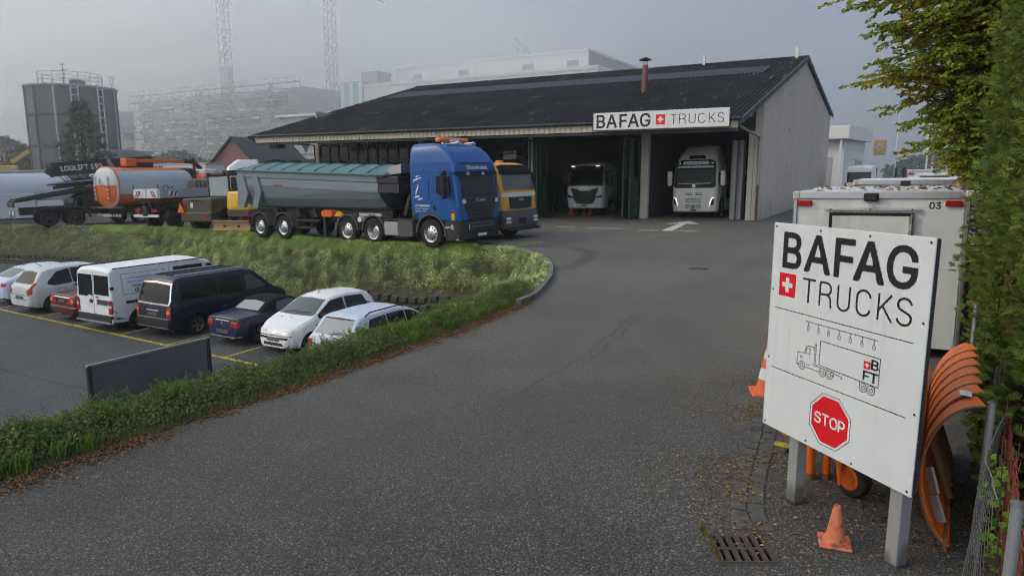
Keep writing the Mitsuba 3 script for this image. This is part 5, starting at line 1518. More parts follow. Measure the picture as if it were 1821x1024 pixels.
for sgn in (-1, 1):
    for k, z in enumerate((.80, .66)):
        ym.part('headlamp', cb(1.44, 1.52, sgn * .95 - .16, sgn * .95 + .16, z, z + .11, .03), 'clear_lens')
    ym.part('wheel_arch', arc_fender(0, .55, .72, sgn * .8, sgn * 1.25, 0, 178, .05), 'grey_plastic', smooth=40)
    for x in (0, -3.4):
        add_wheel(ym, x, sgn * 1.24, .54, .34, 'front' if x == 0 else 'rear', 'alu_dull')
    ym.part('chassis_rail', bx(-4.6, 1.0, sgn * .4, sgn * .48, .72, 1.0), 'chassis')
ym.part('cab_roof_lamp', cb(.2, .5, -.1, .1, 3.08, 3.18, .02), 'orange_lens')
ym.part('load_body', cb(-5.4, -1.0, -1.22, 1.22, 1.1, 1.9, .04), 'paint_man')

# ---- trucks in the bays, facing out (local frame of the hall turned towards the yard)


def in_bay(s, v):
    p = HM @ np.array([-s, v, 0, 1])
    return tilt(p[0], p[1], 210.3)


w1 = Thing('white_truck', 'white long-haul truck with lit L-shaped headlamps in the right bay', 'truck', in_bay(3.62, 2.25))
S = dict(paint='paint_cream', arch=(0, .52, .72),
    levels=[(.34, .66, 1.30, 1.16, .25, .1), (.42, .66, 1.42, 1.23, .3, .1), (.93, .66, 1.43, 1.245, .3, .1), (.95, -.95, 1.43, 1.245, .3, .1), (1.7, -.95, 1.40, 1.25, .32, .1), (2.7, -.95, 1.14, 1.2, .32, .1), (3.1, -.95, 1.0, 1.15, .34, .1), (3.5, -.95, .7, 1.02, .4, .15), (3.85, -.95, .1, .92, .4, .2), (3.98, -.9, -.4, .85, .3, .2)],
    front=[('windscreen', sym([(0, 1.95), (1.0, 1.92), (1.06, 2.1), (1.0, 2.66), (0, 2.68)]), 'glass_light', .012), ('screen_frame', sym([(0, 1.66), (1.0, 1.66), (1.17, 1.74), (1.13, 2.68), (1.08, 3.1), (.8, 3.2), (0, 3.2)]), 'black', .006),
           ('sun_visor', sym([(0, 2.76), (1.0, 2.76), (1.0, 2.87), (0, 2.87)]), 'paint_cream', .09), ('sign_panel', sym([(0, 2.94), (.72, 2.94), (.70, 3.12), (0, 3.12)]), 'plate_white', .03), ('roof_hatch', sym([(0, 3.25), (.5, 3.25), (.42, 3.44), (0, 3.44)]), 'black', .012), ('number_plate', sbox(-.16, .42, .16, .52), 'grey_plastic', .012)] +
          [('grille', sbox(-.46 + .31 * k, z, -.46 + .31 * k + .27, z + .11), 'mid_wall', .012) for k in range(3) for z in (1.0, .86, .66, .54)] + [('grille_slot', sbox(y, z, y + .4, z + .04), 'black', .012) for y in (-.46, .08) for z in (1.28, 1.36)] +
          [('radar', sbox(-.05, .58, .05, .68), 'black', .02)] + both('headlamp', [(.86, .72), (1.08, .74), (1.14, 1.10), (1.02, 1.08)], 'glass', .012) + both('fog_lamp', [(.8, .52), (1.1, .54), (1.1, .64), (.82, .62)], 'clear_lens', .012) + both('sill', [(.78, 1.10), (1.18, 1.16), (1.18, 1.2), (.78, 1.14)], 'paint_cream', .025),
    side=[('side_window', [(.2, 1.95), (.2, 2.55), (.9, 2.5), (1.05, 1.85)], 'glass', .01), ('door_seam', LineString([(.1, 2.7), (.1, 1.0)]).buffer(.007), 'black', .005), ('fairing', [(-.9, 2.9), (-.5, 2.9), (-.5, 3.45), (-.9, 3.5)], 'dark_plastic', .012)],
    mirror=(1.02, 1.78, .82, 'paint_cream'))
ck, cm_ = truck_cab(w1, S)
M('lit_lamp', (.8, .8, .8), .3)
scene['mat_lit_lamp'] = {'type': 'twosided', 'bsdf': {'type': 'principled', 'base_color': {'type': 'rgb', 'value': [.85, .87, .9]}, 'roughness': .3}}
for sgn in (-1, 1):
    pl = Polygon([(sgn * y, z) for y, z in [(.86, .70), (.90, .70), (1.02, 1.08), (1.14, 1.12), (1.14, 1.16), (.98, 1.12)]])
    k_ = w1.part('running_light', wrap(cm_, 0, 1, pl, .03), 'plate_white')
    scene[k_]['emitter'] = {'type': 'area', 'radiance': {'type': 'rgb', 'value': [.22, .23, .25]}}
    k_ = w1.part('roof_lamp', wrap(cm_, 0, 1, sbox(min(sgn * .86, sgn * .93), 3.0, max(sgn * .86, sgn * .93), 3.03), .03), 'plate_white')
    scene[k_]['emitter'] = {'type': 'area', 'radiance': {'type': 'rgb', 'value': [.35, .35, .36]}}
    add_wheel(w1, 0, sgn * 1.23, .52, .34, 'front', 'alu_dull'); add_wheel(w1, -3.5, sgn * 1.23, .52, .36, 'rear', 'alu_dull')
    w1.part('chassis_rail', bx(-4.4, .9, sgn * .4, sgn * .48, .68, .98), 'chassis')
    w1.part('side_skirt', cb(-2.8, -.75, sgn * 1.18, sgn * 1.23, .35, 1.0, .02), 'paint_cream')
bar_ = w1.part('badge_bar', hull([[1.405, -.42, 1.70], [1.405, -.42, 1.72], [1.40, .42, 1.86], [1.40, .42, 1.84], [1.43, -.42, 1.71], [1.42, .42, 1.85]]), 'chrome')
w1.part('badge_ring', xf(lathe([(.06, -.012), (.085, -.012), (.085, .012), (.06, .012)], 20, 'z'), frame([1.43, 0, 1.78], [0, 1, 0], [-.15, 0, 1])), 'chrome', parent=bar_)
w1.part('chrome_strip', wrap(cm_, 0, 1, sym([(0, 1.90), (.92, 1.90), (.92, 1.93), (0, 1.93)]), .016), 'alu')

iv = Thing('white_truck', 'white low-cab truck with a large black V-shaped grille in the middle bay', 'truck', in_bay(10.3, 2.5))
S = dict(paint='paint_cream', arch=(0, .55, .75),
    levels=[(.50, .7, 1.34, 1.15, .25, .1), (.62, .7, 1.44, 1.22, .3, .1), (1.1, .68, 1.45, 1.24, .3, .1), (1.12, -.75, 1.45, 1.24, .3, .1), (1.9, -.75, 1.40, 1.24, .3, .1), (2.75, -.75, 1.16, 1.18, .3, .1), (3.05, -.72, .95, 1.08, .35, .12), (3.2, -.6, .5, .9, .35, .15)],
    front=[('screen_frame', sym([(0, 1.84), (1.235, 1.82), (1.235, 2.2), (1.165, 2.92), (0, 2.95)]), 'black', .006), ('windscreen', sym([(0, 1.98), (1.06, 1.95), (1.1, 2.1), (1.04, 2.8), (0, 2.82)]), 'glass', .014), ('top_shade', sym([(0, 2.80), (1.06, 2.78), (1.0, 3.0), (0, 3.02)]), 'black', .05), ('grille', sym([(0, .74), (.46, .78), (.68, .96), (.74, 1.3), (.94, 1.74), (.5, 1.64), (.34, 1.55), (0, 1.53)]), 'black', .03),
           ('lower_lip', sym([(0, .6), (.7, .6), (.9, .72), (.5, .70), (0, .66)]), 'plate_white', .02)] + [('grille_bar', sym([(0, z), (w_, z + .02), (w_, z + .06), (0, z + .04)]), 'dark_plastic', .04) for z, w_ in ((.88, .48), (1.03, .58), (1.18, .6), (1.33, .66))] +
          both('headlamp', [(.72, 1.10), (1.12, 1.16), (1.14, 1.30), (.74, 1.20)], 'glass', .012) + both('lamp_strip', [(.74, 1.21), (1.13, 1.31), (1.13, 1.33), (.74, 1.23)], 'clear_lens', .02) + [('number_plate', sbox(-.2, .62, .2, .70), 'grey_plastic', .05)],
    side=[('side_window', [(.15, 2.0), (.15, 2.65), (.9, 2.62), (1.02, 1.95)], 'glass', .01), ('door_seam', LineString([(.05, 2.8), (.05, 1.15)]).buffer(.007), 'black', .005)], mirror=(1.02, 1.9, .75, 'black'))
S['paint'] = 'paint_shaded'; S['side'] = [('side_window', [(.0, 1.95), (.0, 2.75), (.9, 2.72), (1.1, 1.9)], 'glass', .01), ('door_seam', LineString([(-.1, 2.8), (-.1, 1.15)]).buffer(.007), 'black', .005)]
M('paint_shaded', (.47, .48, .48), .4, 0, .4, .3)  # white cab paint greyed, shade of the bay put into the colour
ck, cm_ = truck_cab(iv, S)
iv.part('lettering', on(lettering('IVECO', .14, .62, True), [1.485, -.31, 1.64], [0, 1, 0], [-.08, 0, 1]), 'alu')
for y0 in (-1.0, .62):
    k_ = iv.part('roof_lamp', cb(1.08, 1.12, y0, y0 + .22, 2.98, 3.03, .01), 'plate_white')
    scene[k_]['emitter'] = {'type': 'area', 'radiance': {'type': 'rgb', 'value': [.35, .35, .34]}}
for sgn in (-1, 1):
    add_wheel(iv, 0, sgn * 1.22, .54, .34, 'front', 'alu_dull'); add_wheel(iv, -4.0, sgn * 1.22, .54, .36, 'rear', 'alu_dull')
    iv.part('chassis_rail', bx(-5.5, .9, sgn * .4, sgn * .48, .75, 1.05), 'chassis')
iv.part('loading_crane', [bar([-1.3, 0, 1.1], [-1.3, 0, 3.3], .4, .35), bar([-1.3, .0, 3.3], [-1.6, -1.1, 3.0], .3, .3), bar([-1.6, -1.1, 3.0], [-1.5, -.9, 1.7], .25, .25)], 'chassis')

tk = Thing('white_truck', 'tall truck deep in the left bay with lit roof lamps above a pale plate', 'truck', in_bay(16.8, 4.2))
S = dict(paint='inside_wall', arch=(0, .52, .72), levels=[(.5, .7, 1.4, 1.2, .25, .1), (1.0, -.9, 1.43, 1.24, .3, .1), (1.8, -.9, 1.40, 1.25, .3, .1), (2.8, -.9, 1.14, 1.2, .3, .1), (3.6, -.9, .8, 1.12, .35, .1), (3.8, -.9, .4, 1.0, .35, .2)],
    front=[('windscreen', sym([(0, 1.95), (1.04, 1.95), (1.0, 2.72), (0, 2.72)]), 'glass', .012), ('grille', sym([(0, .8), (.8, .8), (.9, 1.8), (0, 1.8)]), 'dark_plastic', .02), ('sun_visor', sym([(0, 2.72), (1.05, 2.72), (1.05, 2.9), (0, 2.9)]), 'black', .08)], mirror=(1.0, 1.85, .8, 'black'))
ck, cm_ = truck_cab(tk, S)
tk.part('roof_plate', cb(.82, .88, -.5, .5, 3.62, 3.95, .02), 'plate_white')
for k, y0 in enumerate((-.40, -.13, .13, .40)):
    k_ = tk.part('roof_lamp', mv(lathe([(.001, .05), (.085, .04), (.1, 0), (.08, -.1)], 16, 'z').apply_transform(rotm([0, 1, 0], 90)), .9, y0, 4.08), 'clear_lens')
    if k in (0, 3):
        scene[k_]['emitter'] = {'type': 'area', 'radiance': {'type': 'rgb', 'value': [.9, .82, .62]}}
tk.part('roof_bar', tube([[.85, -.9, 3.75], [.85, -.7, 3.98], [.85, .7, 3.98], [.85, .9, 3.75]], .03, 6), 'dark_steel')
for sgn in (-1, 1):
    add_wheel(tk, 0, sgn * 1.22, .52, .34, 'front', 'alu_dull'); add_wheel(tk, -3.6, sgn * 1.22, .52, .36, 'rear', 'alu_dull')
    tk.part('chassis_rail', bx(-4.6, .9, sgn * .4, sgn * .48, .68, .98), 'chassis')

# ------------------------------------------------------------------ machines parked at the left of the yard
# ---- orange and grey vacuum tanker, its rear towards the camera
vt = Thing('tanker_truck', 'orange and grey tanker truck with a domed rear hatch and an orange boom on top', 'truck', tilt(-25.2, 43.6, 27))


def tank_ring(x, k=1.0, zc=2.33):
    a = np.linspace(0, 2 * np.pi, 32, endpoint=False)
    return np.c_[np.full(32, x), 1.12 * k * np.sign(np.cos(a)) * np.abs(np.cos(a)) ** .75, zc + 1.18 * k * np.sign(np.sin(a)) * np.abs(np.sin(a)) ** .8]


tank = loft([tank_ring(x) for x in (0, 1, 2, 3, 4, 5.2)] + [tank_ring(5.5, .85), tank_ring(5.6, .4)])
vt.part('tank', tank, 'paint_tank', smooth=35)
vt.part('tank_top', wrap(tank, 2, 1, sbox(.05, -.75, 5.2, .75), .02, step=.3), 'paint_orange', smooth=40)
for sgn in (-1, 1):
    vt.part('tank_skirt', wrap(tank, 1, sgn, sbox(.05, 1.2, 5.3, 1.86), .015, step=.25), 'paint_orange', smooth=40)
dome = loft([tank_ring(.02, 1.03), tank_ring(-.12, 1.0), tank_ring(-.26, .85), tank_ring(-.33, .5)])
vt.part('rear_hatch', dome, 'cone_white', smooth=40)
hp = wrap(dome, 0, -1, Polygon([(y, z) for _, y, z in tank_ring(0, .98)]).intersection(sbox(-2, 1, 2, 2.45)), .03, step=.15)
hd = vt.part('hatch_lower', hp, 'paint_orange', smooth=40)
for y in (-.62, .62):
    vt.part('hatch_hinge', tube([[-.34, y, 3.0], [-.42, y * 1.02, 2.4], [-.4, y, 1.5]], .05, 6), 'cone_white')
    for k in range(4):
        vt.part('stripe', tube([[-.45, y * 1.02 - .06, 1.5 + .26 * k], [-.45, y * 1.02 + .06, 1.62 + .26 * k]], .045, 6), 'red_lens', parent=hd)
vt.part('hatch_rim', tube(np.vstack([tank_ring(.0, 1.04), tank_ring(.0, 1.04)[:1]]), .05, 6), 'paint_orange')
vt.part('hatch_lock', [tube([[-.3, .2, 2.9], [-.5, 0, 2.6], [-.4, -.2, 2.4]], .04, 6)], 'steel')
vt.part('bumper', cb(-.6, .1, -1.15, 1.15, 1.02, 1.12, .02), 'steel')
vt.part('rear_beam', cb(-.2, -.1, -1.2, 1.2, .50, .66, .01), 'plate_white')
for k in range(9):
    if abs(k - 4) > 1:
        vt.part('warning_stripe', bar([-.21, -1.15 + k * .27, .5], [-.21, -1.03 + k * .27, .66], .02, .10, up=(1, 0, 0)), 'red_lens')
for sgn in (-1, 1):
    for x in (1.2, 2.6, 6.3):
        add_wheel(vt, x, sgn * 1.2, .5, .34, 'rear' if x < 5 else 'front', 'alu_dull')
    vt.part('chassis_rail', bx(-.3, 7, sgn * .4, sgn * .5, .7, 1.05), 'chassis')
    vt.part('equipment_box', cb(3.3, 5.4, sgn * .7, sgn * 1.15, .55, 1.12, .04), 'chassis')
vt.part('cab', stack([(1.0, 5.75, 7.6, 1.15, .15, .08), (1.9, 5.75, 7.6, 1.2, .18, .08), (2.75, 5.8, 7.4, 1.12, .2, .1), (2.95, 5.9, 7.2, 1.0, .2, .1)], 5), 'paint_orange', smooth=35)
for sgn in (-1, 1):
    vt.part('cab_window', cb(6.1, 7.2, sgn * 1.17 - .02, sgn * 1.17 + .02, 1.95, 2.65, .01), 'glass')
vt.part('cab_rear_window', cb(5.72, 5.78, -.8, .8, 2.0, 2.6, .01), 'glass')
boom = vt.part('boom', cb(1.9, 6.0, -.18, .18, 3.86, 4.06, .03), 'paint_orange')
vt.part('boom_joint', cb(1.2, 1.95, -.3, .3, 3.62, 4.12, .05), 'paint_orange', parent=boom)
vt.part('suction_hose', tube([[5.6, -.1, 3.98], [6.1, -.35, 3.9], [6.35, -.7, 3.5], [6.4, -.95, 2.6], [6.35, -1.05, 1.6], [6.3, -1.1, 1.0]], .15, 12), 'rubber', smooth=40, parent=boom)
vt.part('exhaust_stack', rod([5.62, -1.0, 1.2], [5.62, -1.0, 4.15], .08, 8), 'black')
vt.part('number_dial', cyl([3.6, -1.15, 2.15], [3.6, -1.2, 2.15], .11, 16), 'steel')
vt.part('ladder', [tube([[3.0, -1.2, 1.9], [3.0, -1.25, 2.35], [3.3, -1.25, 2.35], [3.3, -1.2, 1.9]], .025, 5)], 'black')

# ---- flatbed with red and white stripes
fb = Thing('flatbed_truck', 'small flatbed truck with pale drop sides and red striped warning plates', 'truck', tilt(-19.8, 37.9, 26))
fb.part('bed_floor', cb(0, 3.2, -1.05, 1.05, 1.62, 1.72, .02), 'chassis')
fb.part('tailboard', cb(-.05, .0, -1.05, 1.05, 1.72, 2.22, .01), 'light_wall')
for i in range(3):
    fb.part('board_rib', cb(-.08, -.05, -1.0 + .97 * i, -.94 + .97 * i, 1.74, 2.2, .005), 'alu')
for sgn in (-1, 1):
    for i in range(3):
        fb.part('side_board', cb(.02 + 1.05 * i, 1.04 + 1.05 * i, sgn * 1.05 - .02, sgn * 1.05 + .02, 1.72, 2.2, .01), 'mid_wall')
    wp = fb.part('warning_plate', cb(-.10, -.085, sgn * .72 - .22, sgn * .72 + .22, 1.80, 2.12, .003), 'plate_white')
    for k in range(2):
        fb.part('stripe', xf(ext(Polygon([(0, 0), (.1, 0), (.24 if sgn < 0 else -.14, .32), (.14 if sgn < 0 else -.24, .32)]), .004), frame([-.10, sgn * .72 - .02 + .16 * (k - .5), 1.80], [0, 1, 0], [0, 0, 1]) @ np.diag([1, 1, -1, 1])), 'red_lens', parent=wp)
    wp = fb.part('warning_plate', cb(.5, 1.1, sgn * 1.075 - .005, sgn * 1.075 + .005, 1.82, 2.1, .003), 'plate_white')
    for k in range(2):
        fb.part('stripe', side([(.55 + .25 * k, 1.83), (.67 + .25 * k, 1.83), (.85 + .25 * k, 2.09), (.73 + .25 * k, 2.09)], sgn * 1.08, sgn * 1.088), 'red_lens', parent=wp)
    fb.part('tail_lamp', cb(-.16, -.1, sgn * .66 - .2, sgn * .66 + .2, .98, 1.14, .01), 'red_lens')
    for x in (.95, 3.9):
        add_wheel(fb, x, sgn * 1.02, .48, .34, 'rear', 'dark_steel')
    fb.part('mud_guard', arc_fender(.95, .48, .6, sgn * .6, sgn * 1.05, 10, 170, .04), 'black')
    fb.part('chassis_rail', bx(-.1, 4.8, sgn * .35, sgn * .45, .9, 1.2), 'chassis')
    fb.part('corner_post', [tube([[-.04, sgn * 1.0, 2.2], [-.04, sgn * 1.0, 2.45]], .025, 5)], 'black')
fb.part('under_bar', cb(-.22, -.12, -1.0, 1.0, .70, .84, .02), 'plate_white')
fb.part('hitch', [cb(-.25, .3, -.2, .2, .75, 1.3, .04), tube([[-.15, -.5, 1.2], [-.2, -.3, 1.5], [-.15, 0, 1.3], [-.2, .3, 1.5]], .03, 6)], 'chassis')
fb.part('cab', stack([(.9, 3.35, 5.0, .95, .1, .06), (1.8, 3.35, 5.0, 1.02, .12, .08), (2.6, 3.4, 4.7, .95, .15, .1), (2.75, 3.5, 4.6, .85, .15, .1)], 5), 'dark_plastic', smooth=35)
fb.part('lash_frame', [tube([[3.1, -.5, 1.7], [3.1, -.5, 2.6], [3.1, -.2, 2.6], [3.1, -.2, 1.7]], .03, 5)], 'black')

# ---- olive loader with a tall cab
ol = Thing('loader', 'olive wheel loader with a tall glazed cab and a red warning triangle', 'loader', tilt(-15.9, 35.5, 26))
ol.part('engine_cover', cb(-.2, 1.35, -1.05, 1.05, .75, 1.72, .06), 'olive')
ol.part('counterweight', cb(-.32, .3, -1.1, 1.1, .55, 1.05, .06), 'olive')
ol.part('grille', cb(-.22, -.19, -.35, .35, 1.58, 1.66, .005), 'black')
ol.part('rear_badge', cb(-.215, -.2, .25, .45, 1.25, 1.5, .005), 'plate_white')
ol.part('speed_sign', xf(lathe([(.001, 0), (.11, 0), (.11, -.01)], 16, 'z'), frame([-.215, .75, 1.38], [0, 1, 0], [0, 0, 1]) @ np.diag([1, 1, -1, 1])), 'red_lens')
ol.part('warning_triangle', xf(ext(Polygon([(-.24, 0), (.24, 0), (0, .5)]), .03), frame([-.34, 1.0, 1.02], [0, -1, 0], [0, 0, 1])), 'orange_lens')
for sgn in (-1, 1):
    ol.part('tail_lamp', cb(-.35, -.3, sgn * .75 - .15, sgn * .75 + .15, .80, .92, .01), 'red_lens')
    for x in (.75, 2.9):
        add_wheel(ol, x, sgn * 1.12, .56, .42, 'rear', 'olive')
    ol.part('fender', side([(.1, 1.05), (.4, 1.35), (1.3, 1.35), (1.55, .9), (1.45, .9), (1.25, 1.25), (.45, 1.25), (.18, 1.0)], sgn * .7, sgn * 1.2), 'olive')
cbk = ol.part('cab', [cb(1.25, 2.65, -.78, .78, 1.0, 1.75, .04), cb(1.2, 2.7, -.82, .82, 2.82, 3.0, .05)], 'dark_plastic', kind=None)
for x in (1.3, 2.6):
    for y in (-.74, .74):
        ol.part('cab_post', bar([x, y, 1.7], [x, y, 2.86], .09, .09), 'dark_plastic', parent=cbk)
ol.part('rear_pane', cb(1.27, 1.30, -.68, .68, 1.8, 2.78, .005), 'sky_reflect', parent=cbk)
for sgn in (-1, 1):
    ol.part('side_pane', cb(1.42, 2.5, sgn * .745 - .01, sgn * .745 + .01, 1.8, 2.78, .005), 'glass_light', parent=cbk)
ol.part('beacon', lathe([(.07, 3.0), (.07, 3.14), (.0, 3.17)], 12, 'z').apply_translation([1.5, .4, 0]), 'orange_lens')
ol.part('work_lamp', [cb(1.12, 1.22, y - .09, y + .09, 2.86, 3.0, .02) for y in (-.55,)], 'black')
ol.part('work_lamp', [cb(1.12, 1.22, y - .09, y + .09, 2.86, 3.0, .02) for y in (.55,)], 'black')
ol.part('roof_gear', cb(1.9, 2.6, -.4, .4, 3.0, 3.12, .04), 'black')

# ---- yellow excavator with a rusty dozer blade behind the tipper
ex = Thing('excavator', 'yellow wheeled excavator with a worn dozer blade behind the grey tipper', 'excavator', tilt(-13.13, 35.2, 22))
ex.part('counterweight', stack([(1.15, -.95, .5, .95, .1, .5), (1.3, -1.0, .5, 1.0, .1, .55), (1.95, -.9, .5, .98, .1, .5), (2.05, -.8, .5, .9, .1, .4)], 6), 'yellow_paint', smooth=35)
ex.part('belly', stack([(.82, -.95, 1.6, 1.0, .2, .5), (1.14, -1.0, 1.6, 1.02, .2, .55)], 6), 'grey_plastic', smooth=35)
ex.part('deck', cb(.3, 1.6, -.98, .98, 1.14, 1.35, .05), 'yellow_paint')
ck = ex.part('cab', [cb(.5, 1.6, -.2, .9, 1.35, 1.6, .04), cb(.48, 1.62, -.22, .92, 2.75, 2.86, .04)] + [bar([x, y, 1.5], [x, y, 2.8], .07, .07) for x in (.54, 1.56) for y in (-.17, .86)], 'dark_plastic')
for nm, m_ in (('pane', cb(.52, .54, -.12, .82, 1.65, 2.72, .003)), ('pane', cb(.6, 1.5, -.19, -.17, 1.65, 2.72, .003)), ('pane', cb(.6, 1.5, .87, .89, 1.65, 2.72, .003))):
    ex.part(nm, m_, 'glass_light', parent=ck)
ex.part('round_lamp', xf(lathe([(.001, .02), (.12, 0), (.1, -.08)], 16, 'z'), frame([-.6, -.72, 2.2], [0, 1, 0], [0, 0, 1]) @ np.diag([1, 1, -1, 1])), 'clear_lens')
ex.part('boom', [bar([1.4, -.5, 1.5], [2.8, -.5, 3.0], .25, .3), bar([2.8, -.5, 3.0], [4.4, -.5, 1.6], .2, .25)], 'yellow_paint')
for sgn in (-1, 1):
    for x in (-.3, 1.5):
        add_wheel(ex, x, sgn * .98, .46, .34, 'rear', 'yellow_paint')
    ex.part('tail_lamp', cb(-1.0, -.96, sgn * .6 - .08, sgn * .6 + .08, .95, 1.08, .01), 'red_lens')
ex.part('undercarriage', cb(-.7, 1.9, -.55, .55, .4, .82, .06), 'black')
bl = [(-1.55 + .10 * math.sin(a) - .0, .16 + .5 * i / 8) for i, a in enumerate(np.linspace(0, math.pi, 9))]
ex.part('dozer_blade', side(LineString(bl).buffer(.03, cap_style='flat'), -1.15, 1.15), 'wood', smooth=40)
for y in (-.45, .45):
    ex.part('blade_arm', bar([-1.5, y, .35], [-.6, y, .55], .12, .16), 'black')

# ---- log crane truck, black
lg = Thing('crane_truck', 'black truck with a folded loading crane and pale lamp frames left of the orange tanker', 'truck', tilt(-28.8, 43.4, 48))
lg.part('boom', bar([.3, 0, 3.45], [6.1, 0, 3.92], .5, .85), 'dark_plastic')
lg.part('boom_tip', [hull([[.35, -.3, 3.0], [.35, .3, 3.0], [.1, 0, 3.6], [-.1, 0, 3.3], [.6, -.2, 3.9], [.6, .2, 3.9]])], 'black')
lg.part('lettering', on(lettering('LOGLIFT 190', .30, 2.3, True), [.75, -.262, 3.36], [1, 0, .08], [-.08, 0, 1]), 'plate_white')
for k in range(3):
    lg.part('crane_arm', bar([.2 + .2 * k, -.5 + .45 * k, 2.35 + .12 * k], [5.6, -.4 + .45 * k, 3.0 + .12 * k], .16, .2), 'dark_plastic')
lg.part('hydraulic_ram', cyl([-.1, -.62, 2.55], [3.2, -.62, 2.85], .08, 10), 'steel', smooth=40)
lg.part('hydraulic_ram', cyl([.6, .5, 2.6], [3.8, .5, 3.05], .08, 10), 'steel', smooth=40)
lg.part('upright_arm', bar([3.3, -.75, 4.05], [4.2, -.75, 2.5], .12, .22), 'steel')
lg.part('upright_arm', bar([.1, .45, 3.9], [.4, .45, 3.0], .12, .2), 'steel')
lg.part('crane_base', cb(5.5, 6.6, -.9, .9, .9, 3.6, .08), 'black')
lg.part('bunk', [bar([-1.9, -1.1, 1.62], [3.5, -1.1, 2.6], .12, .14)], 'dark_plastic')
lg.part('bunk', [bar([-1.9, 1.1, 1.62], [3.5, 1.1, 2.6], .12, .14)], 'dark_plastic')
lg.part('ramp', hull([[-2.0, -1.2, 1.5], [-2.0, 1.2, 1.5], [-2.0, -1.2, 1.62], [-2.0, 1.2, 1.62], [3.5, -1.2, 2.35], [3.5, 1.2, 2.35], [3.5, -1.2, 2.5], [3.5, 1.2, 2.5]]), 'chassis')
lg.part('chassis', cb(-1.6, 8, -.5, .5, .75, 1.2, .04), 'chassis')
lg.part('tail_frame', cb(-2.05, -1.95, -1.2, 1.2, 1.25, 1.5, .02), 'dark_plastic')
for sgn in (-1, 1):
    lf = lg.part('lamp_frame', [bx(-2.0, -1.95, sgn * .75 - .32, sgn * .75 + .32, 1.02, 1.07), bx(-2.0, -1.95, sgn * .75 - .32, sgn * .75 - .27, .55, 1.02), bx(-2.0, -1.95, sgn * .75 + .27, sgn * .75 + .32, .55, 1.02)], 'galva')
    lg.part('lamp', cb(-2.02, -1.96, sgn * .75 - .25, sgn * .75 + .25, .8, 1.0, .01), 'plate_white', parent=lf)
    for x in (-.3, 1.15, 6.8):
        add_wheel(lg, x, sgn * 1.2, .5, .36, 'rear', 'dark_steel')
    lg.part('fender', side([(-1.1, .7), (-.9, 1.1), (-.2, 1.22), (1.4, 1.22), (1.9, .9), (2.0, .5), (1.92, .5), (1.8, .85), (1.35, 1.14), (-.2, 1.14), (-.84, 1.02), (-1.02, .7)], sgn * .8, sgn * 1.25), 'dark_steel')
    lg.part('side_frame', cb(1.6, 5.4, sgn * .85, sgn * 1.1, .7, 1.7, .05), 'chassis')
    lg.part('stake', bar([4.4, sgn * 1.1, 1.6], [4.4, sgn * 1.15, 3.2], .12, .12), 'black')
lg.part('spare_wheel', xf(wheel_parts(.5, .3, 'rear')[0], np.array(trimesh.transformations.translation_matrix([2.6, -1.05, 1.55]))), 'rubber', smooth=35)
lg.part('cab', stack([(1.0, 6.7, 8.8, 1.2, .2, .1), (3.4, 6.7, 8.5, 1.15, .3, .1), (3.5, 6.9, 8.2, 1.0, .3, .1)], 5), 'dark_plastic', smooth=35)
lg.part('log_bunk', hull([[1.2, -1.1, 1.7], [1.2, 1.1, 1.7], [5.6, -1.1, 1.5], [5.6, 1.1, 1.5], [2.4, -.9, 2.5], [2.4, .9, 2.5], [5.6, -.9, 3.1], [5.6, .9, 3.1]]), 'chassis')
for k in range(7):
    lg.part('hose', tube([[.6 + .5 * k, -.3, 3.1], [.9 + .5 * k, -.7, 2.7], [1.5 + .5 * k, -.5, 2.75], [2.0 + .5 * k, -.2, 3.1]], .035, 5), 'black')

# ---- white tank trailer at the left edge
wt = Thing('tank_trailer', 'long pale tank trailer at the left edge of the photo', 'trailer', tilt(-39.5, 45.0, 62))
ring = lambda x, k: np.c_[np.full(28, x), 1.2 * k * np.cos(np.linspace(0, 2 * np.pi, 28, endpoint=False)), 2.25 + 1.2 * k * np.sin(np.linspace(0, 2 * np.pi, 28, endpoint=False))]
wt.part('tank', loft([ring(x, k) for x, k in ((-.2, .3), (0, .85), (.15, 1), (4, 1), (9.2, 1), (9.4, .85), (9.6, .3))]), 'paint_tank', smooth=35)
wt.part('walkway', cb(.3, 9.2, -.4, .4, 3.42, 3.56, .02), 'alu_dull')
wt.part('skirt', cb(.2, 9.0, -1.22, -1.12, .75, 1.5, .02), 'light_wall')
wt.part('rear_box', cb(4.6, 7.4, -1.35, -1.22, .35, 2.0, .03), 'paint_tank')
for sgn in (-1, 1):
    for x in (1.2, 2.5, 3.8):
        add_wheel(wt, x, sgn * 1.2, .5, .36, 'rear', 'dark_steel')
wt.part('chassis', cb(0, 9.4, -.5, .5, .8, 1.2, .03), 'chassis')

# ---- vehicles behind them
bw = Thing('box_trailer', 'pale flat roofed box trailer behind the loading crane and the tanker', 'trailer', tilt(-34.0, 58, 100))
bw.part('body', cb(0, 10.5, -1.25, 1.25, 1.0, 3.95, .05), 'light_wall')
bw.part('roof_rail', cb(-.03, 10.53, -1.28, 1.28, 3.85, 3.98, .02), 'alu_dull')
bw.part('running_gear', cb(.5, 9.5, -1.0, 1.0, .2, 1.0, .04), 'chassis')
fl_ = Thing('flat_trailer', 'low grey flat trailer behind the pale tank trailer', 'trailer', tilt(-46, 54, 98))
fl_.part('deck', cb(0, 13.5, -1.25, 1.25, 3.0, 3.3, .03), 'mid_wall')
fl_.part('side_wall', cb(.1, 13.4, -1.2, 1.2, 1.0, 3.0, .03), 'dark_wall')
fl_.part('running_gear', cb(.5, 12.5, -1.0, 1.0, .1, 1.0, .04), 'chassis')
wc = Thing('white_truck', 'white truck cab with dark hoses behind the grey tipper trailer', 'truck', tilt(-17.0, 44.5, 250))
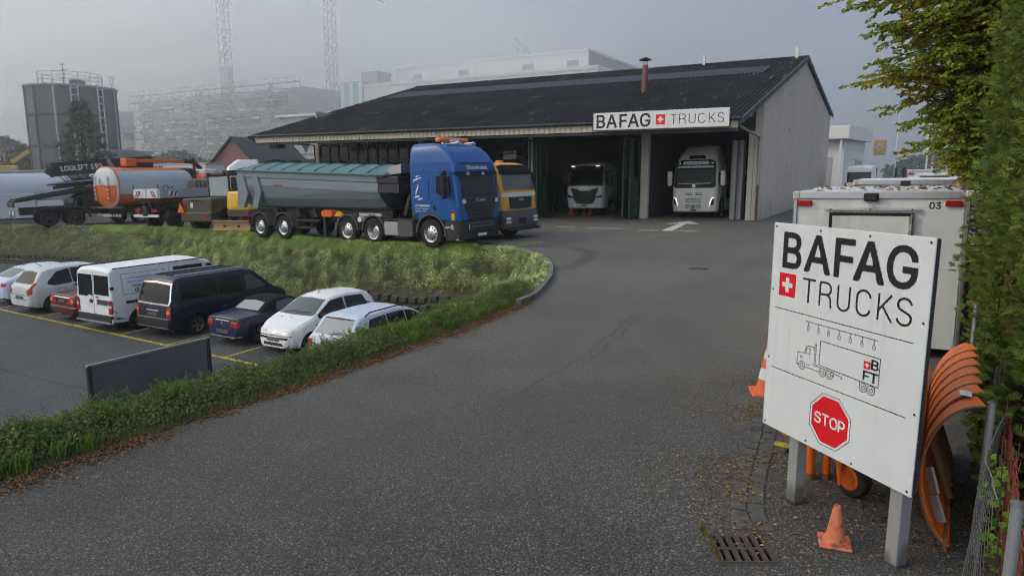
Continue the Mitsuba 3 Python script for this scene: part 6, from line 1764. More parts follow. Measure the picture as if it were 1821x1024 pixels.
wc.part('cab', stack([(1.0, -1.0, 1.2, 1.2, .25, .1), (2.2, -1.0, 1.2, 1.22, .25, .1), (3.4, -1.0, .9, 1.15, .3, .15), (3.85, -.9, .3, 1.0, .3, .2)], 6), 'paint_white', smooth=35)
wc.part('side_window', cb(-.1, .7, -1.24, -1.20, 2.35, 3.1, .01), 'glass')
wc.part('mirror', cb(.7, .95, -1.5, -1.25, 2.3, 3.1, .04), 'black')
wc.part('body', cb(-6.5, -1.1, -1.2, 1.2, 1.0, 3.3, .1), 'paint_white')
wc.part('hose_reel', [tube([[-2 + .9 * math.cos(a), -.9 + .1 * math.sin(2 * a), 3.45 + .35 * math.sin(a)] for a in np.linspace(0, 2 * math.pi, 19)], .09, 8), cb(-3.6, -2.8, -.9, -.2, 3.3, 3.8, .06)], 'black')
for sgn in (-1, 1):
    for x in (0, -4):
        add_wheel(wc, x, sgn * 1.2, .5, .34, 'front', 'alu_dull')
oc = Thing('orange_truck', 'orange truck cab with a white roof box behind the olive loader', 'truck', tilt(-21.6, 49.0, 30))
oc.part('cab', stack([(1.0, -.8, 1.1, 1.15, .2, .1), (2.0, -.8, 1.1, 1.18, .2, .1), (2.9, -.75, .8, 1.1, .25, .1), (3.05, -.6, .6, .95, .25, .1)], 6), 'paint_orange', smooth=35)
oc.part('rear_window', cb(-.84, -.78, -.8, .8, 2.05, 2.75, .01), 'glass')
oc.part('roof_box', cb(-.5, .6, -.9, .9, 3.05, 3.4, .06), 'paint_white')
for sgn in (-1, 1):
    oc.part('beacon', lathe([(.09, 3.4), (.09, 3.55), (.0, 3.6)], 10, 'z').apply_translation([0, sgn * .6, 0]), 'orange_lens')
    oc.part('side_window', cb(-.3, .7, sgn * 1.15 - .02, sgn * 1.15 + .02, 2.05, 2.75, .01), 'glass')
    add_wheel(oc, 0, sgn * 1.15, .5, .34, 'front', 'alu_dull')
fe = Thing('excavator', 'yellow excavator arm far off in the fog left of the silo', 'excavator', ident(-65.5, 92, -1, 60))
fe.part('boom', [bar([0, 0, 5.0], [2.0, 0, 6.5], .4, .5), bar([2.0, 0, 6.5], [3.8, 0, 5.3], .3, .4)], 'yellow_paint')
fe.part('bucket', hull([[3.7, -.5, 5.4], [3.7, .5, 5.4], [4.4, -.5, 5.0], [4.4, .5, 5.0], [3.8, -.5, 4.6], [3.8, .5, 4.6]]), 'dark_steel')
fe.part('cab', cb(-1.5, .6, -1, 1, 2.6, 4.6, .1), 'yellow_paint')
fe.part('tracks', cb(-2.5, 1.6, -1.4, 1.4, .5, 3.2, .3), 'chassis')

# ------------------------------------------------------------------ white box trailers at the right
def box_trailer(x, y, label, number=None, dz=0.0, h=2.26):
    W, L, zb = 1.05, 2.9, .14
    t = Thing('box_trailer', label, 'trailer', tilt(x, y, 30, dz), 'white box trailers in a row')
    t.part('body', cb(0, L, -W + .02, W - .02, zb, h - .02, .01), 'trailer_white')
    rf_ = t.part('roof', cb(.03, L - .03, -W + .04, W - .04, h - .02, h + .012, .005), 'trailer_white')
    for sgn in (-1, 1):
        t.part('corner_rail', cb(-.025, .09, sgn * W - .045, sgn * W + .012, zb, h - .09, .012), 'alu')
        t.part('roof_rail', cb(.0, L, sgn * W - .05, sgn * W + .014, h - .09, h + .015, .012), 'alu')
        t.part('floor_rail', cb(-.02, L, sgn * W - .05, sgn * W + .014, zb - .06, zb + .03, .012), 'alu')
        t.part('corner_cap', cb(-.035, .07, sgn * W - .07, sgn * W + .02, h - .10, h + .02, .015), 'post_beige')
        t.part('marker_lamp', cb(-.045, -.02, sgn * (W - .14) - .10, sgn * (W - .14) + .10, h - .19, h - .11, .008), 'red_lens')
        add_wheel(t, 1.5, sgn * 1.25, .31, .19, 'car')
        t.part('mud_guard', arc_fender(1.5, .31, .38, sgn * 1.05, sgn * 1.28, 5, 175, .02), 'black')
        t.part('tail_lamp', cb(-.05, -.02, sgn * .5 - .16, sgn * .5 + .16, zb - .04, zb + .06, .01), 'red_lens')
    t.part('top_rail', cb(-.03, .06, -W + .06, W - .06, h - .09, h + .015, .012), 'alu')
    t.part('rear_lamp', cb(-.11, -.02, -.03, .15, h - .12, h - .01, .012), 'black')
    t.part('lamp_lens', cb(-.115, -.108, .0, .12, h - .10, h - .03, .003), 'dark_steel')
    # door with a black seal, a gutter above it and a steel locking bar
    y0, y1, zt = -.46, .58, h - .30
    t.part('drip_rail', cb(-.06, -.015, y0 - .09, y1 + .06, zt + .05, zt + .085, .006), 'alu')
    for k in range(3):
        t.part('rivet', lathe([(.012, 0), (.008, .006), (.001, .008)], 8, 'z').apply_transform(frame([-.061, y0 + .02 + .5 * k, zt + .068], [0, 1, 0], [0, 0, 1]) @ np.diag([1, 1, -1, 1.])), 'dark_steel')
    sl = t.part('door_seal', [bx(-.028, -.015, y0, y1, zt - .02, zt + .02), bx(-.028, -.015, y0, y0 + .04, zb + .1, zt - .02), bx(-.028, -.015, y1 - .04, y1, zb + .1, zt - .02)], 'rubber')
    t.part('door', cb(-.034, -.012, y0 + .045, y1 - .045, zb + .1, zt - .025, .005), 'trailer_white')
    t.part('locking_bar', cyl([-.06, y0 + .02, zb + .05], [-.06, y0 + .02, zt + .01], .022, 12), 'steel', smooth=40)
    t.part('bar_guide', cb(-.09, -.03, y0 - .04, y0 + .08, 1.55, 1.62, .01), 'dark_steel')
    t.part('bar_sleeve', cyl([-.06, y0 + .02, 1.75], [-.06, y0 + .02, zt - .12], .028, 12), 'alu', smooth=40)
    t.part('handle', bar([-.07, y0 + .04, 1.25], [-.07, y0 + .5, 1.22], .03, .05), 'dark_steel')
    if number:
        m = lettering(number, .085, None, True, .003)
        t.part('lettering', on(m, [-.002, -.62, h - .22], [0, -1, 0], [0, 0, 1]), 'sign_black')
    t.part('drawbar', bar([L, 0, .5], [L + 1.2, 0, .45], .1, .1), 'galva')
    return t


t1 = box_trailer(5.05, 9.57, 'nearest white box trailer, with the number 03, right behind the tall sign', '03')
box_trailer(8.5, 14.9, 'second white box trailer, its top showing above the nearest one', None, .05)
t3 = box_trailer(17.56, 28.9, 'farthest white box trailer with ladder racks on its roof', None, .15, 2.3)
for y in (-.7, .7):
    t3.part('roof_rack', tube([[.2, y, 2.45], [2.7, y, 2.45]], .03, 6), 'alu')
# leaves lying on the nearest roof
rg = np.random.default_rng(5)
n = 130
lx, ly = rg.uniform(.05, 2.8, n), rg.uniform(-1, 1, n) ** 1
A = t1.m
P = np.c_[lx, ly, np.full(n, 2.275)] @ A[:3, :3].T + A[:3, 3]
ang = rg.uniform(0, 6.28, n)
m, c = leaf_mesh(P, np.c_[np.cos(ang), np.sin(ang), rg.uniform(.0, .3, n)], rg.uniform(.05, .11, n), np.array([.16, .09, .03]) * rg.uniform(.4, 1.5, (n, 1)) * [1, 1, 1], rg, .55, .3, np.tile([0, 0, 1.0], (n, 1)) + rg.normal(size=(n, 3)) * .25)
LEAF_PARTS = []
single('fallen_leaves', m, 'litter', 'brown leaves scattered on the roof of the nearest trailer', 'leaves', kind='stuff', color=c)

# ------------------------------------------------------------------ the big sign board
SD = np.array([.32, -.947, 0]); SD /= np.linalg.norm(SD)
SN = np.array([-.947, -.32, 0]); SN /= np.linalg.norm(SN)          # towards the road
SP = np.array([2.168, 5.129, 0.0])
SM = np.eye(4); SM[:3, 0], SM[:3, 1], SM[:3, 2], SM[:3, 3] = SD, -SN, [0, 0, 1], SP     # local x along the board, y away from the viewer, z up
bs = Thing('sign_board', 'big white sign board on two grey posts with a red stop octagon', 'sign', SM)
B0, B1, BZ0, BZ1 = -.314, 1.103, .583, 2.222


def painted(p, n, uv):
    a = mikit.fbm(p.x * 2 + p.y * 2, p.y * 1.0, p.z * 2.4, 3)
    b = mikit.noise(p.y * 34, p.z * 1.2)
    c = mikit.smoothstep(.62, .9, mikit.noise(p.y * 21 + 3.0, p.z * 0.7)) * mikit.smoothstep(.35, .7, a)
    return mi.Color3f(.60, .63, .64) * (.95 + .08 * a - .03 * b - .07 * c)


M('sign_white', mikit.proc(painted), .38, 0, .5)
M('edge_dark', (.05, .05, .055), .4, .3, .5)
bs.part('panel', cb(B0, B1, -.012, 0, BZ0, BZ1, .003), 'sign_white')
bs.part('backing', cb(B0 + .012, B1 - .003, .0015, .036, BZ0 + .01, BZ1 - .006, .003), 'edge_dark')


def post_mat(p, n, uv):
    a = mikit.fbm(p.x * 6, p.y * 6, p.z * 2.5, 4)
    low = 1 - mikit.smoothstep(.02, .25, p.z)
    return mikit.mix((.30, .305, .31), (.15, .145, .135), mikit.smoothstep(.5, .78, a + .35 * low))


M('post', mikit.proc(post_mat), .6, .25, .4)
for s in (0.0, .955):
    w = .048
    pl = bs.part('post', cb(s - w, s + w, .036, .036 + 2 * w, -.1, 1.9, .006), 'post')
    bs.part('base_plate', cb(s - w - .03, s + w + .03, .02, .05 + 2 * w, -.04, zU(2.3, 4.7) + .012, .004), 'dark_steel', parent=pl)
for s, z in [(B0 + .03, BZ1 - .03), (.18, BZ1 - .03), (.62, BZ1 - .03), (B1 - .03, BZ1 - .03), (B0 + .03, BZ0 + .03), (.18, BZ0 + .03), (.62, BZ0 + .03), (B1 - .03, BZ0 + .03), (B0 + .03, 1.70), (B1 - .03, 1.70), (B0 + .03, 1.15), (B1 - .03, 1.12)]:
    bs.part('screw', xf(lathe([(.009, 0), (.008, .004), (.001, .005)], 8, 'z'), frame([s, -.012, z], [1, 0, 0], [0, 0, 1])), 'dark_steel')


def board(mesh, name, mat, lift=.0005, parent=None):
    """artwork drawn in board coordinates (x, z) laid on the panel's face"""
    return bs.part(name, on(mesh, [0, -.012 - lift, 0], [1, 0, 0], [0, 0, 1]), mat, parent=parent)


def ring_line(pts, w, closed=False):
    l = LineString(list(pts) + ([pts[0]] if closed else []))
    return l.buffer(w / 2, cap_style='flat', join_style='mitre')


def blet(ch, x0, x1, z0, z1, mat='sign_black', bold=True, name='lettering', parent=None):
    """one printed letter fitted into a box on the board"""
    m = lettering(ch, .1, None, bold, .0012)
    v = np.asarray(m.vertices); v = v - [v[:, 0].min(), v[:, 1].min(), 0]
    v = v * [(x1 - x0) / v[:, 0].max(), (z1 - z0) / v[:, 1].max(), 1]
    return board(tm(v + [x0, z0, 0], m.faces), name, mat, .0016, parent)


def sletter(ch, x0, x1, z0, z1, w):
    """one thin stroke letter fitted into a box on the board"""
    m, _ = strokes(ch, z1 - z0, w, 0, 1.0, .0012)
    v = np.asarray(m.vertices); v = v - [v[:, 0].min(), 0, 0]
    return board(tm(v * [(x1 - x0) / v[:, 0].max(), 1, 1] + [x0, z0, 0], m.faces), 'lettering', 'sign_black')


for ch, x0, x1 in (('B', -.195, .005), ('A', .036, .297), ('F', .328, .505), ('A', .503, .762), ('G', .772, 1.002)):
    blet(ch, x0, x1, 1.883, 2.159)
for ch, x0, x1 in (('T', .037, .166), ('R', .206, .336), ('U', .376, .496), ('C', .545, .673), ('K', .725, .848), ('S', .872, .991)):
    sletter(ch, x0, x1, 1.651, 1.836, .0155)


def swiss(x0, z0, s, sz=None):
    sz = sz or s
    k = board(ext(sbox(x0, z0, x0 + s, z0 + sz), .0012), 'emblem', 'sign_red')
    cx, cz = x0 + s / 2, z0 + sz / 2
    g = sbox(cx - s * .31, cz - sz * .10, cx + s * .31, cz + sz * .10).union(sbox(cx - s * .10, cz - sz * .31, cx + s * .10, cz + sz * .31))
    board(ext(g, .0012), 'cross', 'plate_white', .0012, parent=k)


swiss(-.215, 1.665, .178)
for z in (1.562, 1.080):
    board(ext(sbox(-.245, z - .003, 1.015, z + .003), .001), 'rule', 'sign_black')
board(ext(sbox(.093, 1.5145, .761, 1.5195), .001), 'shower_pipe', 'sign_black')
for i in range(7):
    x = .125 + i * .1
    board(ext(sbox(x - .0025, 1.502, x + .0025, 1.515), .001), 'nozzle', 'sign_black')
    dr_ = [(0, .030)] + [(.0125 * math.cos(a), -.004 + .0135 * math.sin(a)) for a in np.linspace(math.radians(35), math.radians(-215), 12)]
    board(ext(affinity.translate(Polygon(dr_), x, 1.466).boundary.buffer(.002), .001), 'drop', 'sign_black')
# line drawing of a truck in the wash
ln = lambda pts, w=.006, c=False: ring_line(pts, w, c)
art = [ln([(.256, 1.402), (.786, 1.402), (.786, 1.206), (.256, 1.222)], .0055, True),
       ln([(.052, 1.176), (.030, 1.176), (.030, 1.205), (.036, 1.215), (.036, 1.270), (.105, 1.274), (.118, 1.325), (.13, 1.337), (.198, 1.340), (.205, 1.33)], .0052), ln([(.115, 1.276), (.128, 1.318), (.158, 1.320), (.160, 1.278)], .0045, True),
       ln([(.206, 1.205), (.206, 1.352), (.214, 1.372), (.220, 1.35), (.216, 1.24), (.232, 1.205)], .004, True), ln([(.232, 1.208), (.40, 1.204), (.40, 1.170)], .0045), ln([(.116, 1.172), (.262, 1.172)], .005), ln([(.13, 1.195), (.17, 1.195)], .0045), ln([(.16, 1.25), (.16, 1.262)], .004),
       ln([(.40, 1.196), (.475, 1.192), (.475, 1.178), (.462, 1.178)], .0045), ln([(.385, 1.20), (.385, 1.172), (.395, 1.172)], .004), ln([(.632, 1.208), (.634, 1.19)], .0045), ln([(.760, 1.208), (.760, 1.18), (.752, 1.178)], .0045)] + [ln([(.064 + .011 * k, 1.228), (.064 + .011 * k, 1.25)], .0035) for k in range(3)]
board(ext(unary_union(art), .001), 'truck_drawing', 'sign_black')
for x, zc in ((.084, 1.176), (.294, 1.176), (.362, 1.175), (.664, 1.173), (.732, 1.172)):
    board(ext(Point(x, zc).buffer(.031), .0006), 'wheel_blank', 'sign_white', .0009)
    for r in (.033, .016):
        board(ext(Point(x, zc).buffer(r).difference(Point(x, zc).buffer(r - .005)), .001), 'drawn_wheel', 'sign_black', .0016)
swiss(.655, 1.308, .056, .052)
blet('B', .716, .778, 1.315, 1.384)
blet('F', .655, .706, 1.228, 1.294)
blet('T', .710, .781, 1.226, 1.296)
# stop octagon
oc_ = lambda r: [(.394 + r * math.cos(math.radians(22.5 + 45 * k)), .836 + r * 1.0 * math.sin(math.radians(22.5 + 45 * k))) for k in range(8)]
board(ext(ln(oc_(.207), .0045, True), .001), 'octagon_line', 'sign_black')
og = board(ext(Polygon(oc_(.186)), .0012), 'octagon', 'sign_red')
for k, (ch, w_) in enumerate((('S', .068), ('T', .064), ('O', .076), ('P', .064))):
    blet(ch, .248 + .0765 * k - (.003 if ch == 'O' else 0), .248 + .0765 * k + w_ - (.003 if ch == 'O' else 0), .793, .880, 'plate_white', True, 'lettering', og)

# ------------------------------------------------------------------ cones, drain, gutter stones
def cone_dirt(p, n, uv):
    a = mikit.fbm(p.x * 22, p.y * 22, p.z * 16, 4)
    return mikit.mix((.56, .165, .085), (.23, .08, .045), mikit.smoothstep(.52, .75, a))


M('cone_dirty', mikit.proc(cone_dirt), .65, 0, .35)
cn = Thing('traffic_cone', 'small faded orange traffic cone below the sign board', 'cone', ident(2.265, 4.50, zU(2.27, 4.5), 20))
cn.part('base', cb(-.105, .105, -.105, .105, .002, .022, .006), 'cone_dirty')
cn.part('body', lathe([(.086, .022), (.084, .034), (.070, .040), (.062, .06), (.024, .278), (.022, .284), (.016, .284), (.016, .24)], 32, 'z'), 'cone_dirty', smooth=35)
c2 = Thing('traffic_cone', 'orange and white striped traffic cone half hidden behind the sign board', 'cone', ident(3.0, 7.82, zU(2.9, 7.8), 10))
c2.part('base', cb(-.19, .19, -.19, .19, .002, .035, .01), 'cone_orange')
prof = lambda z: .135 - (z - .035) * .18
for i, (z0, z1) in enumerate(((.035, .19), (.19, .32), (.32, .43), (.43, .53), (.53, .72))):
    c2.part('stripe' if i % 2 else 'body', lathe([(.155, .035), (.15, .06), (prof(.065), .065), (prof(z1), z1)] if i == 0 else [(prof(z0), z0), (prof(z1), z1)] + ([(.02, z1)] if i == 4 else []), 28, 'z'), 'cone_white' if i % 2 else 'cone_orange', smooth=40)
# drain grate
dg = Thing('drain_grate', 'rusty slotted iron drain grate in the gutter', 'drain', tilt(DRAIN_C[0], DRAIN_C[1], 92))
M('grate', mikit.proc(lambda p, n, uv: mikit.mix((.055, .048, .044), (.11, .075, .055), mikit.fbm(p.x * 25, p.y * 25, 0.0, 4))), .55, .35, .4)
g = sbox(-.185, -.18, .185, .18)
holes = []
for r in range(6):
    x = -.15 + r * .06
    for y0, y1 in ((-.16, -.015), (.015, .16)):
        if r in (2, 3) and y0 > 0:
            holes += [sbox(x - .012, .015, x + .012, .045), sbox(x - .012, .07, x + .012, .155)]
        else:
            holes.append(sbox(x - .013, y0, x + .013, y1))
dg.part('grate', mv(ext(g.difference(unary_union(holes)), .03), 0, 0, -.022), 'grate')
fr_ = sbox(-.20, -.205, .20, .205).difference(sbox(-.187, -.182, .187, .182))
dg.part('frame', mv(ext(fr_, .03), 0, 0, -.027), 'grate')
dg.part('shaft', [bx(-.19, .19, -.195, -.19, -.7, -.02), bx(-.19, .19, .19, .195, -.7, -.02), bx(-.195, -.19, -.19, .19, -.7, -.02), bx(.19, .195, -.19, .19, -.7, -.02), bx(-.19, .19, -.19, .19, -.72, -.7)], 'black')
# two rows of setts as a gutter from the drain past the sign
gl_ = [(1.78, 4.68), (1.80, 4.95), (1.92, 5.3), (2.16, 5.85), (2.45, 6.45), (2.8, 7.3), (3.2, 8.4)]
GL = LineString(gl_)
gt = Thing('gutter', 'gutter of small worn setts running from the drain past the sign', 'gutter')
M('sett', mikit.proc(lambda p, n, uv: mi.Color3f(1, .97, .92) * (.045 + .075 * mikit.fbm(p.x * 12, p.y * 12, 0.0, 3))), .85, 0, .3)
rg = np.random.default_rng(3)
s = 0.0
while s < GL.length - .15:
    L_ = rg.uniform(.11, .17)
    for row in (-1, 1):
        o = rg.uniform(-.01, .03)
        a, b = GL.interpolate(s + o + .004), GL.interpolate(s + o + L_ - .004)
        d = np.array([b.x - a.x, b.y - a.y]); d /= np.linalg.norm(d); nn = np.array([-d[1], d[0]]) * row * .066
        P = []
        for q, e in ((a, 0), (b, 0)):
            for w_ in (-.060, .060):
                c = np.array([q.x, q.y]) + nn + np.array([-d[1], d[0]]) * w_
                j = rg.uniform(-.006, .006, 2)
                P.append([c[0] + j[0], c[1] + j[1], zU(*c) - .05])
                P.append([c[0] * .96 + (a.x + b.x + 2 * nn[0]) / 2 * .04 + j[0], c[1] * .96 + (a.y + b.y + 2 * nn[1]) / 2 * .04 + j[1], zU(*c) + .013 + rg.uniform(-.003, .003)])
        gt.part('paving_stone', hull(P), 'sett')
    s += L_

# ------------------------------------------------------------------ snow plough
pm = Thing('snow_plough', 'orange snow plough of overlapping curved segments behind the sign', 'plough', tilt(2.72, 4.52, 32))   # local x along the blade away from the camera, y to the left

def plough_mat(p, n, uv):
    a = mikit.fbm(p.x * 5, p.y * 5, p.z * 5, 4)
    b = mikit.noise(p.x * 40, p.y * 40, p.z * 9)
    return mikit.mix((.66, .13, .012), (.34, .085, .02), mikit.smoothstep(.5, .8, a * .8 + b * .25))


M('plough', mikit.proc(plough_mat), .45, 0, .45)
# the mouldboard: flights staggered along the plough, hollow to the right, the near edge of each standing proud
ARC = np.radians(np.linspace(-64, 80, 19))
for k in range(7):
    x0, x1 = k * .26, k * .26 + .34
    rows = []
    for x, sc_, top_ in ((x0, 1.035, 86), (x0 + .17, 1.03, 80), (x1, 1.012, 73)):
        ARC = np.radians(np.linspace(-64, top_, 19))
        rows.append(np.c_[x - .10 * np.clip(np.sin(ARC), 0, 1) * (1 if x == x0 else .6), -.44 + .33 * sc_ * np.cos(ARC), .55 + .535 * sc_ * np.sin(ARC) - .012 * (k == 0)])
    rows = np.array(rows); n_ = len(ARC)
    V = np.vstack([rows.reshape(-1, 3), (rows + np.array([0, -.016, 0])).reshape(-1, 3)])
    I = np.arange(3 * n_).reshape(3, n_)
    q = lambda G: np.stack([G[:-1, :-1], G[1:, :-1], G[1:, 1:], G[:-1, 1:]], -1).reshape(-1, 4)
    J = I + 3 * n_
    edge = [np.stack([I[r, :-1], I[r, 1:], J[r, 1:], J[r, :-1]], 1) for r in (0, 2)] + [np.stack([I[:-1, c], I[1:, c], J[1:, c], J[:-1, c]], 1) for c in (0, n_ - 1)]
    pl_ = pm.part('blade_segment', tm(V, np.vstack([q(I), q(J)] + edge)), 'plough', smooth=40)
    pm.part('blade_rib', tube(rows[0] + [-.004, 0, -.004], .008, 6), 'rust', parent=pl_, smooth=40)
    pm.part('cutting_edge', bar(rows[0, 0] + [0, .01, -.02], rows[2, 0] + [0, .01, -.02], .02, .12), 'rust', parent=pl_)
pm.part('back_beam', [bar([.05, -.04, .42], [1.9, -.04, .42], .10, .12)], 'plough')
pm.part('back_beam', [bar([.1, -.06, .72], [1.9, -.06, .72], .06, .08)], 'plough')
for x in (.35, .95, 1.6):
    pm.part('stiffener', side([(x, .30), (x + .03, .30), (x + .03, .9), (x, .9)], -.10, .02), 'plough')
for k in range(5):
    pm.part('inner_rib', bar([.45 + .22 * k, -.30, .20], [.5 + .22 * k, -.155, .62], .02, .035), 'rust')
pm.part('wear_strip', bar([.10, -.20, .36], [.16, -.15, .52], .02, .07), 'galva')
pm.part('wear_strip', bar([.06, -.25, .18], [.12, -.19, .34], .02, .07), 'galva')
pm.part('label', on(ext(sbox(0, 0, .12, .07), .002), [.07, -.36, 1.09], [1, 0, 0], [0, 1, .1]), 'plate_white')
pm.part('push_frame', [bar([.7, .1, .42], [.95, .95, .36], .12, .12)], 'plough')
pm.part('push_frame', [bar([1.5, .1, .42], [1.2, .95, .36], .12, .12)], 'plough')
for k, x in enumerate((.62, .9)):
    p = np.array([(.78, .70), (.84, .585)][k])
    pm.part('stand_leg', cyl([p[0], p[1], .02], [p[0], p[1], .62], .035, 16), 'plough', smooth=40)
    pm.part('stand_foot', cyl([p[0], p[1], .0], [p[0], p[1], .05], .042, 16), 'rust', smooth=40)
pm.part('coupling', cb(.92, .98, .80, .86, .02, .60, .008), 'rust')
pm.part('coupling_pin', cyl([.86, .92, .17], [.95, .80, .17], .016, 10), 'black')
wk_ = numbered(pm.key + '__wheel')
tw, rw, bwk = wheel_parts(.155, .10, 'car')
WMX = frame([.52, .46, .158], [.75, .66, 0], [0, 0, 1]) @ rotm([1, 0, 0], -90)
WMX = np.eye(4); ax_ = np.array([-.80, .60, 0]); WMX[:3, 1] = ax_; WMX[:3, 2] = [0, 0, 1]; WMX[:3, 0] = np.cross(ax_, [0, 0, 1]); WMX[:3, 3] = [.60, .36, .158]
pm.part('tyre', tw, 'rubber', smooth=35, parent=wk_, m=WMX)
pm.part('rim', lathe([(.10, .05), (.095, .045), (.085, .02), (.05, .03), (.045, .045), (.001, .045)], 24), 'plough', smooth=35, parent=wk_, m=WMX)
pm.part('wheel_fork', hull([[.53, .46, .10], [.53, .46, .17], [.50, .44, .10], [.50, .44, .17], [.70, .44, .32], [.70, .44, .42], [.64, .50, .28], [.64, .50, .40]]), 'orange')
pm.part('marker_whip', tube([[.88, .03, .6], [.92, .03, 1.1], [1.04, .0, 1.36], [1.27, -.08, 1.62]], .010, 6), 'orange', smooth=40)
pm.part('tow_lamp', xf(lathe([(.03, 0), (.028, .012), (.001, .015)], 12, 'z'), frame([.9, .10, .84], [1, 0, 0], [0, 0, 1]) @ np.diag([1, 1, -1, 1.])), 'red_lens')

# ------------------------------------------------------------------ plants
rg = np.random.default_rng(11)


def bank_points(n, d0, d1, y0, y1):
    """random points on the planted bank between two distances from the yard's edge"""
    out, got = [], 0
    while got < n:
        s = rg.uniform(0, EDGE_LINE.length, n)
        q = shapely.line_interpolate_point(EDGE_LINE, s)
        ex, ey = shapely.get_x(q), shapely.get_y(q)
        ang = rg.uniform(0, 2 * np.pi, n); rr = np.sqrt(rg.uniform(d0 * d0, d1 * d1, n))
        x, y = ex + rr * np.cos(ang), ey + rr * np.sin(ang)
        ok = shapely.contains_xy(BANK, x, y) & (y > y0) & (y < y1) & (x > -34)
        x, y = x[ok], y[ok]
        z, d, ey = bank_height(x, y)
        k = (d >= d0) & (d <= d1)
        out.append(np.c_[x, y, z, d][k]); got += k.sum()
    return np.vstack(out)[:n]


def tone(base, n, spread=.35):
    base = np.asarray(base)
    return base * rg.uniform(1 - spread, 1 + spread, (n, 1)) * rg.uniform(.88, 1.12, (n, 3))


def clump(P, f, seed):
    return meshkit.fbm(P[:, :3] * f, 3, seed)


# concrete lattice blocks at the foot of the bank
rw_ = Thing('retaining_wall', 'low wall of dark concrete lattice blocks at the foot of the bank', 'wall')
seats = []
for s0, s1, rows in ((EDGE_LINE.project(Point(-5.2, 27.1)), EDGE_LINE.project(Point(-0.5, 24.8)), (1.35, 1.55, 1.75)), (EDGE_LINE.project(Point(-30.0, 43.5)), EDGE_LINE.project(Point(-20.5, 39.0)), (2.6, 3.0, 3.4))):
    for r_, d_ in enumerate(rows):
        s = s0 + .2 * (r_ % 2)
        while s < s1:
            a, b = EDGE_LINE.interpolate(s), EDGE_LINE.interpolate(s + .36)
            u = np.array([b.x - a.x, b.y - a.y]); u /= np.linalg.norm(u)
            nrm = np.array([u[1], -u[0]])
            c = np.array([(a.x + b.x) / 2, (a.y + b.y) / 2]) + nrm * d_
            if not BANK.contains(Point(c)): c = np.array([(a.x + b.x) / 2, (a.y + b.y) / 2]) - nrm * d_
            z = bank_height(np.array([c[0]]), np.array([c[1]]))[0][0]
            m = cb(-.15, .15, -.13, .13, -.06, .14, .015)
            A = np.eye(4); A[:3, 0] = [u[0], u[1], 0]; A[:3, 1] = [-u[1], u[0], 0]; A[:3, 3] = [c[0], c[1], z + .02]
            key = rw_.part('block', BLK if 'BLK' in globals() else m, 'block', m=A)
            if 'BLK' not in globals(): BLK = m
            seats.append(c)
            s += .40
seats = np.array(seats)
seat_tree = shapely.STRtree(shapely.points(seats))


def off_blocks(P):
    i = seat_tree.query_nearest(shapely.points(P[:, :2]), return_distance=True, all_matches=False)
    return P[i[1] > .24]


# ground cover on the big bank
P = off_blocks(bank_points(190000, .02, 2.3, 14.2, 52))
left = np.clip((-P[:, 0] - 17) / 7, 0, 1)
P = P[rg.random(len(P)) > .86 * left]
n = len(P); k = np.clip((clump(P, 2.4, 2) - .5) * 2.2 + .5, 0, 1)
hgt = .02 + .26 * k * np.clip(P[:, 3] / .25, .3, 1) * rg.random(n)
N = np.c_[rg.normal(size=(n, 2)) * .8 + [-.35, -.45], rg.uniform(.1, 1.1, n)]
col = tone([.44, .51, .25], n) * (.35 + 1.1 * k[:, None]) * (1 + .5 * np.clip(clump(P, .5, 8) - .45, 0, 1)[:, None] * [1.4, .9, .4])
m, c = leaf_mesh(P[:, :3] + np.c_[np.zeros((n, 2)), hgt], N, rg.uniform(.04, .09, n), col, rg, .46, .25, np.array([-.15, -.35, 1.0]) + rg.normal(size=(n, 3)) * .45)
single('ground_cover', m, 'leaf', 'low leafy creeper covering the bank below the trucks', 'ground cover', kind='stuff', color=c)
# near hedge strip along the drive
P = bank_points(105000, .10, 1.7, .5, 17)
n = len(P); k = clump(P, 2.6, 4)
P = P[rg.random(n) < .35 + 1.3 * k]; n = len(P); k = clump(P, 2.6, 4)
hgt = .01 + .21 * k * np.clip((P[:, 3] - .06) / .25, 0, 1) * rg.random(n)
N = np.c_[rg.normal(size=(n, 2)) * .9 + [.15, -.2], rg.uniform(.0, 1.0, n)]
col = tone([.19, .235, .085], n) * (.6 + .85 * k[:, None]) * (1 + .8 * np.clip(clump(P, .8, 18) - .5, 0, 1)[:, None] * [1.5, .9, .3])
m, c = leaf_mesh(P[:, :3] + np.c_[np.zeros((n, 2)), hgt], N, rg.uniform(.024, .058, n), col, rg, .46, .25, np.array([0, -.2, 1.0]) + rg.normal(size=(n, 3)) * .5)
single('creeper', m, 'leaf', 'creeper hedge strip between the drive and the lower parking', 'ground cover', kind='stuff', color=c)
# sprigs standing out of the strip
sp = bank_points(1500, .15, 1.2, 1, 16)
SP_, SN_ = [], []
for q in sp:
    L_ = rg.uniform(.06, .22); d = np.r_[rg.normal(size=2) * .45, 1.0]; d /= np.linalg.norm(d)
    t = np.linspace(.2, 1, 11)
    SP_.append(q[:3] + [0, 0, .06] + t[:, None] * d * L_)
    SN_.append(np.c_[rg.normal(size=(11, 2)), rg.uniform(-.1, .8, 11)])
SP_, SN_ = np.vstack(SP_), np.vstack(SN_); n = len(SP_)
m, c = leaf_mesh(SP_, SN_, rg.uniform(.025, .05, n), tone([.13, .175, .065], n), rg, .42, .25)
single('hedge_sprigs', m, 'leaf', 'loose upright sprigs standing out of the creeper strip', 'ground cover', kind='stuff', color=c)


